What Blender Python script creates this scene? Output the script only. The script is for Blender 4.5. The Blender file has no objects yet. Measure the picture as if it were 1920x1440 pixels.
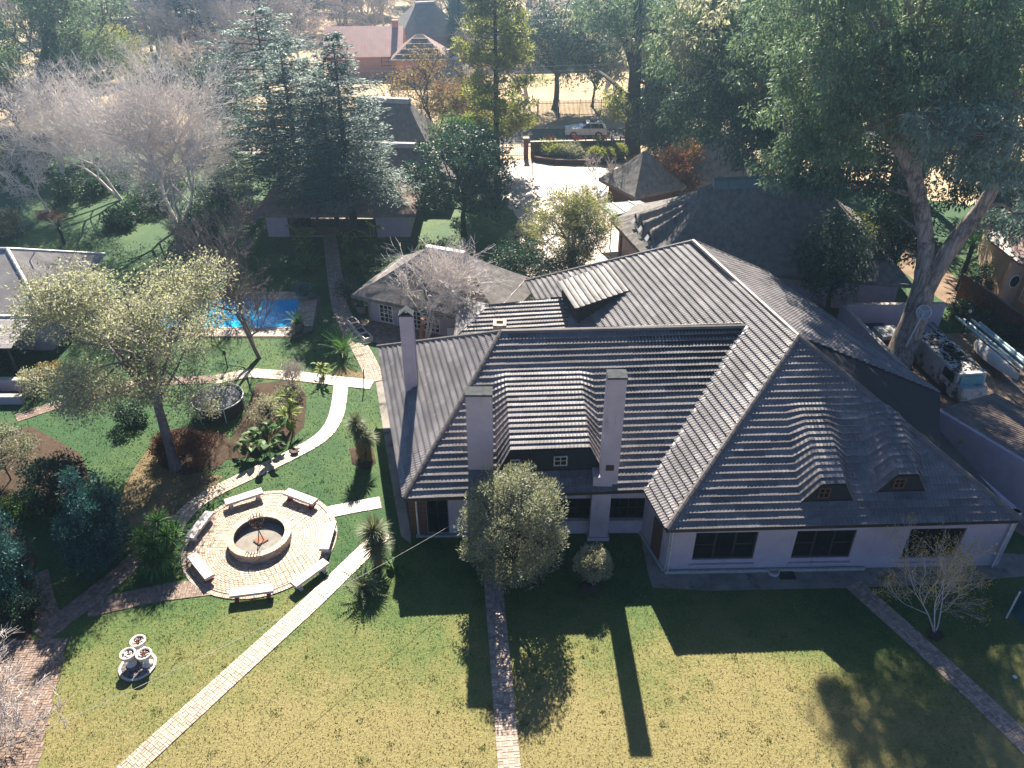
import bpy, math, random
import numpy as np
from mathutils import Vector, Matrix
SC = bpy.context.scene
COL = SC.collection
# ---------------------------------------------------------------- camera, sky, sun, exposure
CAMH, PITCH, FPX = 26.5, math.radians(33.5), 1480.0
cd = bpy.data.cameras.new('camera'); CAM = bpy.data.objects.new('camera', cd); COL.objects.link(CAM)
CAM.location = (0, 0, CAMH); CAM.rotation_euler = (math.pi/2 - PITCH, 0, 0)
cd.sensor_width = 36.0; cd.lens = 36.0*FPX/1920.0; cd.clip_start = 0.5; cd.clip_end = 3000
SC.camera = CAM
SUN_EL, SUN_AZ = math.radians(40.0), math.radians(-1.6)
W = bpy.data.worlds.new('World'); SC.world = W; W.use_nodes = True
nt = W.node_tree; bg = nt.nodes['Background']; sky = nt.nodes.new('ShaderNodeTexSky')
sky.sky_type = 'NISHITA'; sky.sun_disc = False; sky.sun_elevation = SUN_EL; sky.sun_rotation = SUN_AZ
sky.air_density = 0.42; sky.dust_density = 0.1; sky.ozone_density = 6.0
nt.links.new(sky.outputs[0], bg.inputs[0]); bg.inputs[1].default_value = 0.062
sd = bpy.data.lights.new('sun', 'SUN'); sd.energy = 5.0; sd.angle = math.radians(0.5); sd.color = (1.0, 0.90, 0.755)
SUN = bpy.data.objects.new('sun', sd); COL.objects.link(SUN)
SDIR = Vector((math.sin(SUN_AZ)*math.cos(SUN_EL), math.cos(SUN_AZ)*math.cos(SUN_EL), math.sin(SUN_EL)))
SUN.rotation_euler = (-SDIR).to_track_quat('-Z', 'Y').to_euler(); SUN.location = (0, 60, 80)
vs = SC.view_settings; vs.view_transform = 'Standard'; vs.look = 'None'; vs.gamma = 1.0; vs.use_curve_mapping = False
vs.exposure = 1.85
cy = SC.cycles
cy.max_bounces = 7; cy.diffuse_bounces = 3; cy.glossy_bounces = 2; cy.transmission_bounces = 3; cy.transparent_max_bounces = 8; cy.volume_bounces = 0
cy.caustics_reflective = False; cy.caustics_refractive = False
cy.sample_clamp_indirect = 4.0
cy.use_denoising = True
# ---------------------------------------------------------------- photo -> place geometry (survey of the photograph)
_F = Vector((0, math.cos(PITCH), -math.sin(PITCH))); _U = Vector((0, math.sin(PITCH), math.cos(PITCH))); _R = Vector((1, 0, 0))
_O = Vector((0, 0, CAMH))
def ray(x, y): return _F + _R*((x-960)/FPX) + _U*((720-y)/FPX)
def gp(x, y, z=0.0):
    d = ray(x, y); return _O + d*((z-CAMH)/d.z)
def vp(x, y, Y):
    d = ray(x, y); return _O + d*(Y/d.y)
def on_plane(x, y, P, n):
    d = ray(x, y); return _O + d*((P-_O).dot(n)/d.dot(n))
def pix(p):
    d = Vector(p)-_O; w = d.dot(_F); return 960+FPX*d.x/w, 720-FPX*d.dot(_U)/w
def tall(bx, by, ty, z=0.0):
    b = gp(bx, by, z); lo, hi = -2.0, 60.0
    for _ in range(40):
        m = (lo+hi)/2
        if pix(b+Vector((0, 0, m)))[1] > ty: lo = m
        else: hi = m
    return b, lo
# ---------------------------------------------------------------- materials
MATS = {}
def nodes(name):
    m = bpy.data.materials.new(name); m.use_nodes = True; MATS[name] = m
    t = m.node_tree; return m, t, t.nodes['Principled BSDF'], t.nodes, t.links
def ramp(N, L, src, stops):
    r = N.new('ShaderNodeValToRGB'); e = r.color_ramp.elements
    while len(e) < len(stops): e.new(0.5)
    for i, (p, c) in enumerate(stops): e[i].position = p; e[i].color = (*c, 1)
    L.new(src, r.inputs[0]); return r
def noise(N, L, scale, detail=4, rough=0.6, coord='Object', vec=None, stretch=None):
    t = N.new('ShaderNodeTexNoise'); t.inputs['Scale'].default_value = scale; t.inputs['Detail'].default_value = detail; t.inputs['Roughness'].default_value = rough
    if vec is None:
        if coord == 'World': g = N.new('ShaderNodeNewGeometry'); vec = g.outputs['Position']
        else: c = N.new('ShaderNodeTexCoord'); vec = c.outputs[coord]
    if stretch:
        mp = N.new('ShaderNodeMapping'); mp.inputs['Scale'].default_value = stretch; L.new(vec, mp.inputs[0]); vec = mp.outputs[0]
    L.new(vec, t.inputs['Vector']); return t
def math_(N, L, op, a, b):
    m = N.new('ShaderNodeMath'); m.operation = op
    for i, s in enumerate((a, b)):
        if isinstance(s, (int, float)): m.inputs[i].default_value = s
        else: L.new(s, m.inputs[i])
    return m.outputs[0]
def mixc(N, L, fac, a, b, mode='MIX'):
    m = N.new('ShaderNodeMix'); m.data_type = 'RGBA'; m.blend_type = mode
    for i, s in ((0, fac), (6, a), (7, b)):
        if isinstance(s, (int, float)): m.inputs[i].default_value = s
        elif isinstance(s, tuple): m.inputs[i].default_value = (*s, 1)
        else: L.new(s, m.inputs[i])
    return m.outputs[2]
def bump(N, L, B, src, strength=0.3, dist=0.02):
    b = N.new('ShaderNodeBump'); b.inputs['Strength'].default_value = strength; b.inputs['Distance'].default_value = dist
    L.new(src, b.inputs['Height']); L.new(b.outputs[0], B.inputs['Normal'])
def mat(name, c1, c2=None, rough=0.7, scale=3.0, spec=0.4, metal=0.0, island=0.0, bmp=0.0, stretch=None, detail=5, dirt=None):
    """plain procedural surface: two tones by noise, piece-to-piece tone change, optional stains and relief"""
    m, t, B, N, L = nodes(name)
    c2 = c2 or tuple(v*0.75 for v in c1)
    n = noise(N, L, scale, detail, stretch=stretch)
    r = ramp(N, L, n.outputs[0], [(0.32, c2), (0.68, c1)]); col = r.outputs[0]
    if dirt:
        n2 = noise(N, L, dirt[1], 6, 0.7, stretch=dirt[3] if len(dirt) > 3 else None); r2 = ramp(N, L, n2.outputs[0], [(dirt[2], (0, 0, 0)), (dirt[2]+0.12, (1, 1, 1))])
        col = mixc(N, L, r2.outputs[0], col, dirt[0])
    if island:
        g = N.new('ShaderNodeNewGeometry'); o = N.new('ShaderNodeObjectInfo')
        s = math_(N, L, 'FRACT', math_(N, L, 'ADD', g.outputs['Random Per Island'], o.outputs['Random']), 0.0)
        k = math_(N, L, 'ADD', math_(N, L, 'MULTIPLY', s, 2*island), 1-island)
        hs = N.new('ShaderNodeHueSaturation'); L.new(col, hs.inputs['Color']); L.new(k, hs.inputs['Value']); col = hs.outputs[0]
    L.new(col, B.inputs['Base Color'])
    B.inputs['Roughness'].default_value = rough; B.inputs['Metallic'].default_value = metal; B.inputs['Specular IOR Level'].default_value = spec
    if bmp: bump(N, L, B, n.outputs[0], bmp, 0.03)
    return m
def leafmat(name, c1, c2, trans=0.35, rough=0.5, spec=0.3, tcol=None):
    rough = max(rough, .5); spec *= .45
    m, t, B, N, L = nodes(name)
    g = N.new('ShaderNodeNewGeometry'); o = N.new('ShaderNodeObjectInfo')
    r = ramp(N, L, g.outputs['Random Per Island'], [(0.0, c2), (1.0, c1)])
    n = noise(N, L, 0.55, 2, coord='Object')
    k = math_(N, L, 'ADD', math_(N, L, 'MULTIPLY', n.outputs[0], 1.0), 0.5)
    hs = N.new('ShaderNodeHueSaturation'); L.new(r.outputs[0], hs.inputs['Color']); L.new(k, hs.inputs['Value'])
    L.new(hs.outputs[0], B.inputs['Base Color']); B.inputs['Roughness'].default_value = rough; B.inputs['Specular IOR Level'].default_value = spec
    T = N.new('ShaderNodeBsdfTranslucent')
    tc = tcol or tuple(min(1, v*s) for v, s in zip(c1, (1.5, 1.5, 0.9)))
    L.new(mixc(N, L, 0.6, hs.outputs[0], tc), T.inputs[0])
    x = N.new('ShaderNodeMixShader'); x.inputs[0].default_value = trans
    L.new(B.outputs[0], x.inputs[1]); L.new(T.outputs[0], x.inputs[2]); L.new(x.outputs[0], N['Material Output'].inputs[0])
    return m
mat('wall_plaster', (0.440, 0.372, 0.415), (0.375, 0.318, 0.362), 0.9, 1.5, 0.2, dirt=((0.26, 0.22, 0.245), 1.6, 0.60, (1.0, 1.0, 0.22)))
mat('wall_peach', (0.50, 0.36, 0.26), (0.44, 0.31, 0.22), 0.9, 1.5, 0.2)
mat('wall_pink', (0.56, 0.27, 0.21), (0.48, 0.23, 0.18), 0.9, 1.5, 0.2)
mat('roof_tile', (0.188, 0.176, 0.182), (0.110, 0.107, 0.116), 0.5, 0.9, 0.3, island=0.24, detail=8, dirt=((0.27, 0.25, 0.225), 1.9, 0.58))
mat('roof_deck', (0.02, 0.02, 0.022), None, 0.9)
mat('roof_cap', (0.13, 0.115, 0.11), (0.09, 0.08, 0.08), 0.5, 2, 0.4, island=0.1)
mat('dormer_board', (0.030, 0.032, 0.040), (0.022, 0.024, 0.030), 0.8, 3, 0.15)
mat('flashing', (0.55, 0.54, 0.52), (0.35, 0.34, 0.33), 0.5, 4, 0.5, island=0.2)
mat('chimney_cap', (0.085, 0.095, 0.10), (0.045, 0.05, 0.055), 0.9, 5, 0.08)
mat('sill_stone', (0.45, 0.42, 0.36), (0.30, 0.28, 0.25), 0.8, 6)
mat('frame_dark', (0.035, 0.03, 0.03), None, 0.5)
mat('frame_white', (0.72, 0.70, 0.62), (0.62, 0.60, 0.54), 0.5, 6)
mat('timber_brown', (0.13, 0.06, 0.04), (0.08, 0.035, 0.025), 0.6, 8, stretch=(1, 1, 9))
mat('glass', (0.008, 0.010, 0.013), (0.005, 0.006, 0.008), 0.06, 2, 0.3)
mat('curtain', (0.40, 0.36, 0.30), None, 0.9)
mat('thatch', (0.205, 0.190, 0.180), (0.095, 0.090, 0.090), 0.85, 2.6, 0.25, bmp=1.0, stretch=(1, 1, 0.5), detail=9, dirt=((0.16, 0.14, 0.12), 0.6, 0.6))
mat('thatch_brown', (0.24, 0.18, 0.15), (0.13, 0.10, 0.09), 0.9, 2.2, 0.2, bmp=0.9, detail=9)
mat('ridge_cement', (0.42, 0.40, 0.38), (0.30, 0.29, 0.28), 0.7, 3)
mat('ridge_teal', (0.10, 0.16, 0.18), (0.07, 0.11, 0.13), 0.6, 3)
mat('brick_paver', (0.50, 0.405, 0.315), (0.36, 0.275, 0.21), 0.42, 5, 0.6, island=0.28, bmp=0.2)
mat('brick_grey', (0.40, 0.305, 0.245), (0.28, 0.21, 0.17), 0.65, 5, 0.35, island=0.3, bmp=0.2)
mat('brick_tan', (0.43, 0.34, 0.26), (0.30, 0.225, 0.17), 0.5, 5, 0.45, island=0.28, bmp=0.2, dirt=((0.20, 0.15, 0.11), 0.8, 0.60))
mat('brick_brown', (0.27, 0.20, 0.16), (0.18, 0.13, 0.105), 0.7, 5, 0.3, island=0.3, bmp=0.2)
mat('brick_wall', (0.17, 0.075, 0.055), (0.11, 0.05, 0.04), 0.85, 5, 0.2, island=0.25)
mat('mortar', (0.15, 0.12, 0.095), (0.09, 0.075, 0.06), 0.9, 4)
mat('concrete', (0.27, 0.245, 0.215), (0.16, 0.148, 0.132), 0.8, 1.2, 0.35, detail=8, dirt=((0.085, 0.085, 0.08), 1.1, 0.56))
mat('concrete_pale', (0.55, 0.50, 0.47), (0.40, 0.36, 0.34), 0.6, 4, 0.4)
mat('paint_red', (0.30, 0.05, 0.045), (0.20, 0.035, 0.03), 0.6, 4)
mat('driveway', (0.42, 0.32, 0.26), (0.34, 0.25, 0.20), 0.55, 1.5, 0.45)
mat('asphalt', (0.060, 0.058, 0.056), (0.045, 0.044, 0.043), 0.85, 2)
mat('soil', (0.085, 0.060, 0.042), (0.045, 0.032, 0.024), 0.95, 5, 0.1, bmp=0.6, detail=8)
mat('bare_earth', (0.22, 0.165, 0.10), (0.12, 0.10, 0.055), 0.95, 0.7, 0.1, bmp=0.4, detail=9)
mat('dirt_pale', (0.30, 0.22, 0.16), (0.17, 0.12, 0.085), 0.95, 0.5, 0.1, bmp=0.4, detail=9)
mat('bark_grey', (0.21, 0.18, 0.17), (0.11, 0.095, 0.09), 0.9, 6, 0.2, stretch=(2, 2, 0.4))
mat('bark_pale', (0.55, 0.49, 0.46), (0.38, 0.33, 0.31), 0.85, 5, 0.2, stretch=(2, 2, 0.4))
mat('bark_dark', (0.055, 0.042, 0.036), (0.03, 0.024, 0.02), 0.9, 6, 0.2, stretch=(2, 2, 0.4))
mat('bark_gum', (0.42, 0.36, 0.31), (0.10, 0.065, 0.055), 0.85, 2.4, 0.15, stretch=(3.2, 3.2, 0.35), detail=8, bmp=0.9, dirt=((0.09, 0.07, 0.065), 1.2, 0.52))
mat('twig_lilac', (0.74, 0.68, 0.64), (0.54, 0.49, 0.46), 0.85, 4, 0.2)
mat('steel_pale', (0.60, 0.62, 0.62), (0.5, 0.52, 0.52), 0.4, 4, 0.5)
mat('steel_dark', (0.03, 0.028, 0.028), None, 0.5)
mat('iron_rust', (0.075, 0.035, 0.025), (0.045, 0.022, 0.017), 0.75, 12)
mat('rust_plate', (0.30, 0.13, 0.08), (0.20, 0.085, 0.055), 0.8, 6)
mat('zinc', (0.34, 0.32, 0.31), (0.22, 0.20, 0.20), 0.42, 0.8, 0.5, island=0.12, detail=8, dirt=((0.42, 0.40, 0.39), 0.6, 0.6))
mat('zinc_old', (0.20, 0.155, 0.13), (0.10, 0.075, 0.065), 0.6, 1.2, 0.35, dirt=((0.06, 0.042, 0.034), 0.8, 0.52), detail=8)
mat('roof_red', (0.60, 0.33, 0.30), (0.50, 0.26, 0.235), 0.5, 1, 0.4)
mat('roof_rust', (0.26, 0.17, 0.145), (0.18, 0.115, 0.10), 0.55, 1.5, 0.4, island=0.15)
mat('roof_slate', (0.20, 0.19, 0.19), (0.14, 0.135, 0.135), 0.6, 1.5, 0.4)
mat('car_white', (0.80, 0.81, 0.82), None, 0.25, 3, 0.5)
mat('tyre', (0.02, 0.02, 0.02), None, 0.8)
mat('alloy', (0.55, 0.55, 0.56), None, 0.35, 3, 0.5, 0.6)
mat('plastic_black', (0.02, 0.02, 0.022), None, 0.45)
mat('lamp_glass', (0.75, 0.75, 0.75), None, 0.15)
mat('tail_red', (0.35, 0.02, 0.02), None, 0.3)
mat('tramp_mat', (0.045, 0.046, 0.05), (0.035, 0.036, 0.04), 0.38, 3, 0.6)
mat('canvas_dark', (0.045, 0.035, 0.033), None, 0.85)
mat('ceramic_white', (0.62, 0.58, 0.55), (0.46, 0.42, 0.40), 0.6, 5)
mat('pebble_white', (0.72, 0.70, 0.66), (0.55, 0.53, 0.50), 0.6, 9, island=0.25)
mat('pebble_grey', (0.22, 0.23, 0.25), (0.13, 0.14, 0.15), 0.6, 9, island=0.5)
mat('terracotta', (0.36, 0.10, 0.05), (0.26, 0.07, 0.04), 0.8, 6)
mat('old_van', (0.50, 0.52, 0.52), (0.36, 0.36, 0.34), 0.6, 1.0, 0.3, dirt=((0.10, 0.065, 0.048), 0.9, 0.50), detail=8)  # dirt, deepened and darkened to paint in the shade over the van
mat('teal_glass', (0.05, 0.32, 0.36), None, 0.3)
mat('boat_pale', (0.62, 0.60, 0.55), (0.50, 0.48, 0.44), 0.5, 2)
mat('pipe_blue', (0.45, 0.62, 0.66), (0.34, 0.48, 0.52), 0.4, 2)
mat('cable', (0.45, 0.43, 0.41), None, 0.6)
mat('teal_sheet', (0.035, 0.10, 0.105), (0.025, 0.07, 0.075), 0.6, 3)
mat('pool_tile', (0.02, 0.30, 0.62), (0.015, 0.26, 0.56), 0.4, 3)
mat('paint_blue_dark', (0.03, 0.045, 0.10), None, 0.4)
mat('flower_red', (0.55, 0.06, 0.035), (0.42, 0.05, 0.03), 0.7)
mat('pavement_pale', (0.42, 0.33, 0.26), (0.34, 0.26, 0.2), 0.8, 1)
# leaves
leafmat('leaf_gum', (0.210, 0.330, 0.195), (0.065, 0.145, 0.110), 0.45, 0.42, 0.45, (0.16, 0.20, 0.06))
leafmat('leaf_gum_blue', (0.240, 0.340, 0.300), (0.100, 0.180, 0.165), 0.36, 0.5, 0.4, (0.16, 0.22, 0.12))
leafmat('leaf_gum_dark', (0.060, 0.135, 0.095), (0.026, 0.070, 0.060), 0.25, 0.45, 0.4, (0.12, 0.16, 0.05))
leafmat('leaf_olive', (0.400, 0.405, 0.320), (0.210, 0.220, 0.170), 0.48, 0.45, 0.45)
leafmat('leaf_sage', (0.330, 0.340, 0.245), (0.095, 0.120, 0.090), 0.28, 0.35, 0.6)
leafmat('leaf_silver', (0.400, 0.390, 0.290), (0.160, 0.180, 0.135), 0.26, 0.33, 0.6)
leafmat('leaf_dark', (0.036, 0.090, 0.050), (0.012, 0.038, 0.028), 0.22, 0.28, 0.6)
leafmat('leaf_green', (0.110, 0.210, 0.045), (0.040, 0.095, 0.026), 0.38, 0.4, 0.45)
leafmat('leaf_lime', (0.270, 0.290, 0.075), (0.130, 0.160, 0.045), 0.42, 0.45, 0.4)
leafmat('leaf_tan', (0.330, 0.235, 0.095), (0.170, 0.115, 0.050), 0.40, 0.6, 0.3)
leafmat('leaf_rust', (0.240, 0.095, 0.050), (0.110, 0.040, 0.028), 0.35, 0.6, 0.3)
leafmat('leaf_amber', (0.420, 0.230, 0.060), (0.230, 0.120, 0.040), 0.40, 0.6, 0.3)
leafmat('leaf_yellow', (0.450, 0.340, 0.070), (0.250, 0.180, 0.045), 0.40, 0.6, 0.3)
leafmat('needle_blue', (0.125, 0.215, 0.175), (0.045, 0.100, 0.090), 0.30, 0.5, 0.35, (0.12, 0.17, 0.09))
leafmat('needle_teal', (0.045, 0.130, 0.130), (0.016, 0.060, 0.068), 0.15, 0.5, 0.35)
leafmat('needle_dark', (0.022, 0.045, 0.034), (0.010, 0.022, 0.020), 0.12, 0.55, 0.3)
leafmat('frond', (0.110, 0.240, 0.065), (0.040, 0.110, 0.036), 0.28, 0.30, 0.6)
leafmat('frond_pale', (0.230, 0.260, 0.160), (0.085, 0.105, 0.065), 0.28, 0.35, 0.55)
leafmat('frond_dry', (0.360, 0.250, 0.080), (0.220, 0.150, 0.055), 0.35, 0.6, 0.3)
leafmat('broadleaf', (0.075, 0.150, 0.040), (0.035, 0.085, 0.028), 0.35, 0.3, 0.6)
leafmat('broadleaf_lime', (0.200, 0.260, 0.050), (0.110, 0.160, 0.035), 0.42, 0.35, 0.5)
leafmat('aloe', (0.075, 0.120, 0.095), (0.045, 0.078, 0.065), 0.1, 0.45, 0.4)
leafmat('grass_weed', (0.070, 0.125, 0.030), (0.038, 0.070, 0.020), 0.3)
leafmat('straw', (0.330, 0.245, 0.110), (0.210, 0.150, 0.070), 0.35, 0.7, 0.2)
def grass_mat(name, blades):
    m, t, B, N, L = nodes(name)
    g = N.new('ShaderNodeNewGeometry'); pos = g.outputs['Position']
    sx = N.new('ShaderNodeSeparateXYZ'); L.new(pos, sx.inputs[0])
    n1 = noise(N, L, 0.16, 4, 0.6, vec=pos); n2 = noise(N, L, 0.9, 8, 0.75, vec=pos); n3 = noise(N, L, 9.0, 6, 0.75, vec=pos)
    # worn, sun-dried lawn middle at low y; the greener north also paints house shade
    dry = math_(N, L, 'MULTIPLY', math_(N, L, 'SUBTRACT', 22.5, sx.outputs[1]), 0.065)
    cl = N.new('ShaderNodeClamp'); cl.inputs[1].default_value = -0.16; cl.inputs[2].default_value = 0.36; L.new(dry, cl.inputs[0])
    west = math_(N, L, 'MULTIPLY', math_(N, L, 'ABSOLUTE', math_(N, L, 'SUBTRACT', sx.outputs[0], 3.0), 0.0), -0.005)
    far = N.new('ShaderNodeMapRange'); far.inputs[1].default_value = 95; far.inputs[2].default_value = 125; far.inputs[4].default_value = 0.35
    L.new(sx.outputs[1], far.inputs[0])
    f = math_(N, L, 'ADD', math_(N, L, 'ADD', math_(N, L, 'ADD', math_(N, L, 'MULTIPLY', n1.outputs[0], 0.85), math_(N, L, 'MULTIPLY', n2.outputs[0], 0.55)), cl.outputs[0]), math_(N, L, 'ADD', west, far.outputs[0]))
    if blades: f = math_(N, L, 'ADD', f, math_(N, L, 'MULTIPLY', math_(N, L, 'SUBTRACT', g.outputs['Random Per Island'], 0.5), 0.24))
    else: f = math_(N, L, 'ADD', f, math_(N, L, 'MULTIPLY', math_(N, L, 'SUBTRACT', n3.outputs[0], 0.5), 0.9))
    r = ramp(N, L, f, [(0.40, (0.028, 0.082, 0.024)), (0.62, (0.080, 0.128, 0.034)), (0.86, (0.168, 0.168, 0.056)), (1.10, (0.232, 0.198, 0.082))])
    L.new(r.outputs[0], B.inputs['Base Color']); B.inputs['Roughness'].default_value = 0.75; B.inputs['Specular IOR Level'].default_value = 0.25
    if blades:
        T = N.new('ShaderNodeBsdfTranslucent'); L.new(r.outputs[0], T.inputs[0]); x = N.new('ShaderNodeMixShader'); x.inputs[0].default_value = 0.35
        L.new(B.outputs[0], x.inputs[1]); L.new(T.outputs[0], x.inputs[2]); L.new(x.outputs[0], N['Material Output'].inputs[0])
    else:
        bump(N, L, B, n3.outputs[0], 0.9, 0.08)
    return m
grass_mat('lawn', False); grass_mat('grass_blade', True)
def veld_mat():
    m, t, B, N, L = nodes('veld')
    g = N.new('ShaderNodeNewGeometry'); pos = g.outputs['Position']
    n1 = noise(N, L, 0.045, 6, 0.65, vec=pos); n2 = noise(N, L, 0.8, 6, 0.7, vec=pos)
    f = math_(N, L, 'ADD', math_(N, L, 'MULTIPLY', n1.outputs[0], 0.7), math_(N, L, 'MULTIPLY', n2.outputs[0], 0.35))
    r = ramp(N, L, f, [(0.34, (0.14, 0.14, 0.06)), (0.48, (0.40, 0.31, 0.20)), (0.68, (0.58, 0.46, 0.34))])
    L.new(r.outputs[0], B.inputs['Base Color']); B.inputs['Roughness'].default_value = 0.95; B.inputs['Specular IOR Level'].default_value = 0.1
    bump(N, L, B, n2.outputs[0], 0.5, 0.2)
veld_mat()
def water_mat():
    m, t, B, N, L = nodes('pool_water')
    n = noise(N, L, 2.2, 3); B.inputs['Base Color'].default_value = (0.01, 0.33, 0.66, 1)
    B.inputs['Roughness'].default_value = 0.04; B.inputs['IOR'].default_value = 1.33; B.inputs['Transmission Weight'].default_value = 0.1
    v = N.new('ShaderNodeTexVoronoi'); v.inputs['Scale'].default_value = 1.1; v.feature = 'SMOOTH_F1'
    c = N.new('ShaderNodeTexCoord'); L.new(c.outputs['Object'], v.inputs['Vector'])
    r = ramp(N, L, v.outputs[0], [(0.1, (0.03, 0.60, 0.92)), (0.7, (0.008, 0.38, 0.80))]); L.new(r.outputs[0], B.inputs['Base Color'])
    bump(N, L, B, n.outputs[0], 0.25, 0.05)
water_mat()
# ---------------------------------------------------------------- mesh helpers
def root_loc(o):
    while o is not None and o.parent is not None: o = o.parent
    return Vector(o.location) if o is not None else Vector((0, 0, 0))
def link(o, parent=None, **props):
    COL.objects.link(o)
    if parent is not None: o.parent = parent
    for k, v in props.items(): o[k] = v
    return o
def np_mesh(name, v, polys, mats, parent=None, org=None, smooth=False, midx=None, **props):
    """v (n,3) array; polys: list of (m,k) index arrays; world coordinates are made relative to the thing's base"""
    v = np.asarray(v, np.float32)
    base = org if org is not None else root_loc(parent)
    if base is not False: v = v - np.array(base, np.float32)
    me = bpy.data.meshes.new(name)
    me.vertices.add(len(v)); me.vertices.foreach_set('co', v.ravel())
    nl = sum(p.size for p in polys); npol = sum(len(p) for p in polys)
    me.loops.add(nl); me.polygons.add(npol)
    li = np.concatenate([p.ravel() for p in polys]).astype(np.int32)
    tot = np.concatenate([np.full(len(p), p.shape[1], np.int32) for p in polys])
    st = np.concatenate([[0], np.cumsum(tot)[:-1]]).astype(np.int32)
    me.loops.foreach_set('vertex_index', li); me.polygons.foreach_set('loop_start', st); me.polygons.foreach_set('loop_total', tot)
    for m in ([mats] if isinstance(mats, str) else mats): me.materials.append(MATS[m])
    if midx is not None: me.polygons.foreach_set('material_index', np.asarray(midx, np.int32))
    me.polygons.foreach_set('use_smooth', np.full(npol, bool(smooth)))
    me.update(calc_edges=True)
    return link(bpy.data.objects.new(name, me), parent, **props)
class MB:
    def __init__(s): s.v = []; s.f = []; s.mi = []; s.cur = 0
    def add(s, vs, fs):
        o = len(s.v); s.v.extend(tuple(p) for p in vs); s.f.extend(tuple(i+o for i in f) for f in fs); s.mi.extend([s.cur]*len(fs)); return s
    def mat(s, i): s.cur = i; return s
    def box(s, c, sz, rz=0.0, taper=1.0):
        hx, hy, hz = sz[0]/2, sz[1]/2, sz[2]/2; ca, sa = math.cos(rz), math.sin(rz); vs = []
        for z, k in ((-hz, 1.0), (hz, taper)):
            for x, y in ((-hx, -hy), (hx, -hy), (hx, hy), (-hx, hy)):
                vs.append((c[0]+(x*ca-y*sa)*k, c[1]+(x*sa+y*ca)*k, c[2]+z))
        return s.add(vs, [(3, 2, 1, 0), (4, 5, 6, 7), (0, 1, 5, 4), (1, 2, 6, 5), (2, 3, 7, 6), (3, 0, 4, 7)])
    def obox(s, O, ax, ay, az):
        O, ax, ay, az = map(Vector, (O, ax, ay, az))
        vs = [O, O+ax, O+ax+ay, O+ay, O+az, O+ax+az, O+ax+ay+az, O+ay+az]
        return s.add(vs, [(3, 2, 1, 0), (4, 5, 6, 7), (0, 1, 5, 4), (1, 2, 6, 5), (2, 3, 7, 6), (3, 0, 4, 7)])
    def beam(s, a, b, w, h, up=(0, 0, 1)):
        a, b = Vector(a), Vector(b); d = (b-a).normalized(); up = Vector(up); r = d.cross(up)
        if r.length < 1e-4: r = d.cross(Vector((1, 0, 0)))
        r.normalize(); u = r.cross(d)
        return s.obox(a-r*w/2-u*h/2, b-a, r*w, u*h)
    def prism(s, poly, z0, z1):
        n = len(poly); ar = sum(poly[i][0]*poly[(i+1) % n][1]-poly[(i+1) % n][0]*poly[i][1] for i in range(n))
        if ar < 0: poly = list(poly)[::-1]
        vs = [(p[0], p[1], z0) for p in poly]+[(p[0], p[1], z1) for p in poly]
        return s.add(vs, [tuple(range(n))[::-1], tuple(range(n, 2*n))]+[(i, (i+1) % n, n+(i+1) % n, n+i) for i in range(n)])
    def face(s, *ps): return s.add(ps, [tuple(range(len(ps)))])
    def slab(s, pts, t):
        pts = [Vector(p) for p in pts]; nrm = (pts[1]-pts[0]).cross(pts[2]-pts[0]).normalized()*t; n = len(pts)
        if nrm.z < 0: nrm = -nrm
        return s.add(pts+[p-nrm for p in pts], [tuple(range(n)), tuple(range(n, 2*n))[::-1]]+[((i+1) % n, i, n+i, n+(i+1) % n) for i in range(n)])
    def tube(s, pts, rad, n=8, cap=True):
        pts = [Vector(p) for p in pts]; o = len(s.v); rings = []
        for i, p in enumerate(pts):
            d = (pts[min(i+1, len(pts)-1)]-pts[max(i-1, 0)]).normalized()
            r = d.cross(Vector((0.13, 0.97, 0.21))); r.normalize(); u = d.cross(r); q = rad[i] if hasattr(rad, '__len__') else rad
            rings += [p+r*q*math.cos(2*math.pi*k/n)+u*q*math.sin(2*math.pi*k/n) for k in range(n)]
        fs = []
        for i in range(len(pts)-1):
            fs += [(i*n+k, i*n+(k+1) % n, (i+1)*n+(k+1) % n, (i+1)*n+k) for k in range(n)]
        if cap: fs += [tuple(range(n))[::-1], tuple((len(pts)-1)*n+k for k in range(n))]
        return s.add(rings, fs)
    def lathe(s, prof, c, n=20, cap=True):
        vs = []
        for r, z in prof: vs += [(c[0]+r*math.cos(2*math.pi*k/n), c[1]+r*math.sin(2*math.pi*k/n), c[2]+z) for k in range(n)]
        fs = []
        for i in range(len(prof)-1): fs += [(i*n+k, i*n+(k+1) % n, (i+1)*n+(k+1) % n, (i+1)*n+k) for k in range(n)]
        if cap: fs += [tuple(range(n))[::-1], tuple((len(prof)-1)*n+k for k in range(n))]
        return s.add(vs, fs)
    def build(s, name, mats, parent=None, org=None, smooth=False, **props):
        base = org if org is not None else root_loc(parent)
        me = bpy.data.meshes.new(name)
        v = s.v if base is False else [(p[0]-base[0], p[1]-base[1], p[2]-base[2]) for p in s.v]
        me.from_pydata(v, [], s.f)
        for m in ([mats] if isinstance(mats, str) else mats): me.materials.append(MATS[m])
        me.polygons.foreach_set('material_index', s.mi)
        if smooth: me.polygons.foreach_set('use_smooth', [True]*len(s.f))
        me.update(); return link(bpy.data.objects.new(name, me), parent, **props)
def thing(name, label, cat, loc, group=None, rz=0.0):
    o = bpy.data.objects.new(name, None); o.empty_display_size = 0.3; COL.objects.link(o); o.location = loc; o.rotation_euler = (0, 0, rz)
    o['label'] = label; o['category'] = cat
    if group: o['group'] = group
    return o
def tag(o, label, cat, group=None):
    o['label'] = label; o['category'] = cat
    if group: o['group'] = group
    return o
def copy_tree(o, parent=None):
    c = o.copy(); COL.objects.link(c)
    if parent is not None: c.parent = parent
    for ch in list(o.children): copy_tree(ch, c)
    return c
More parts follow.
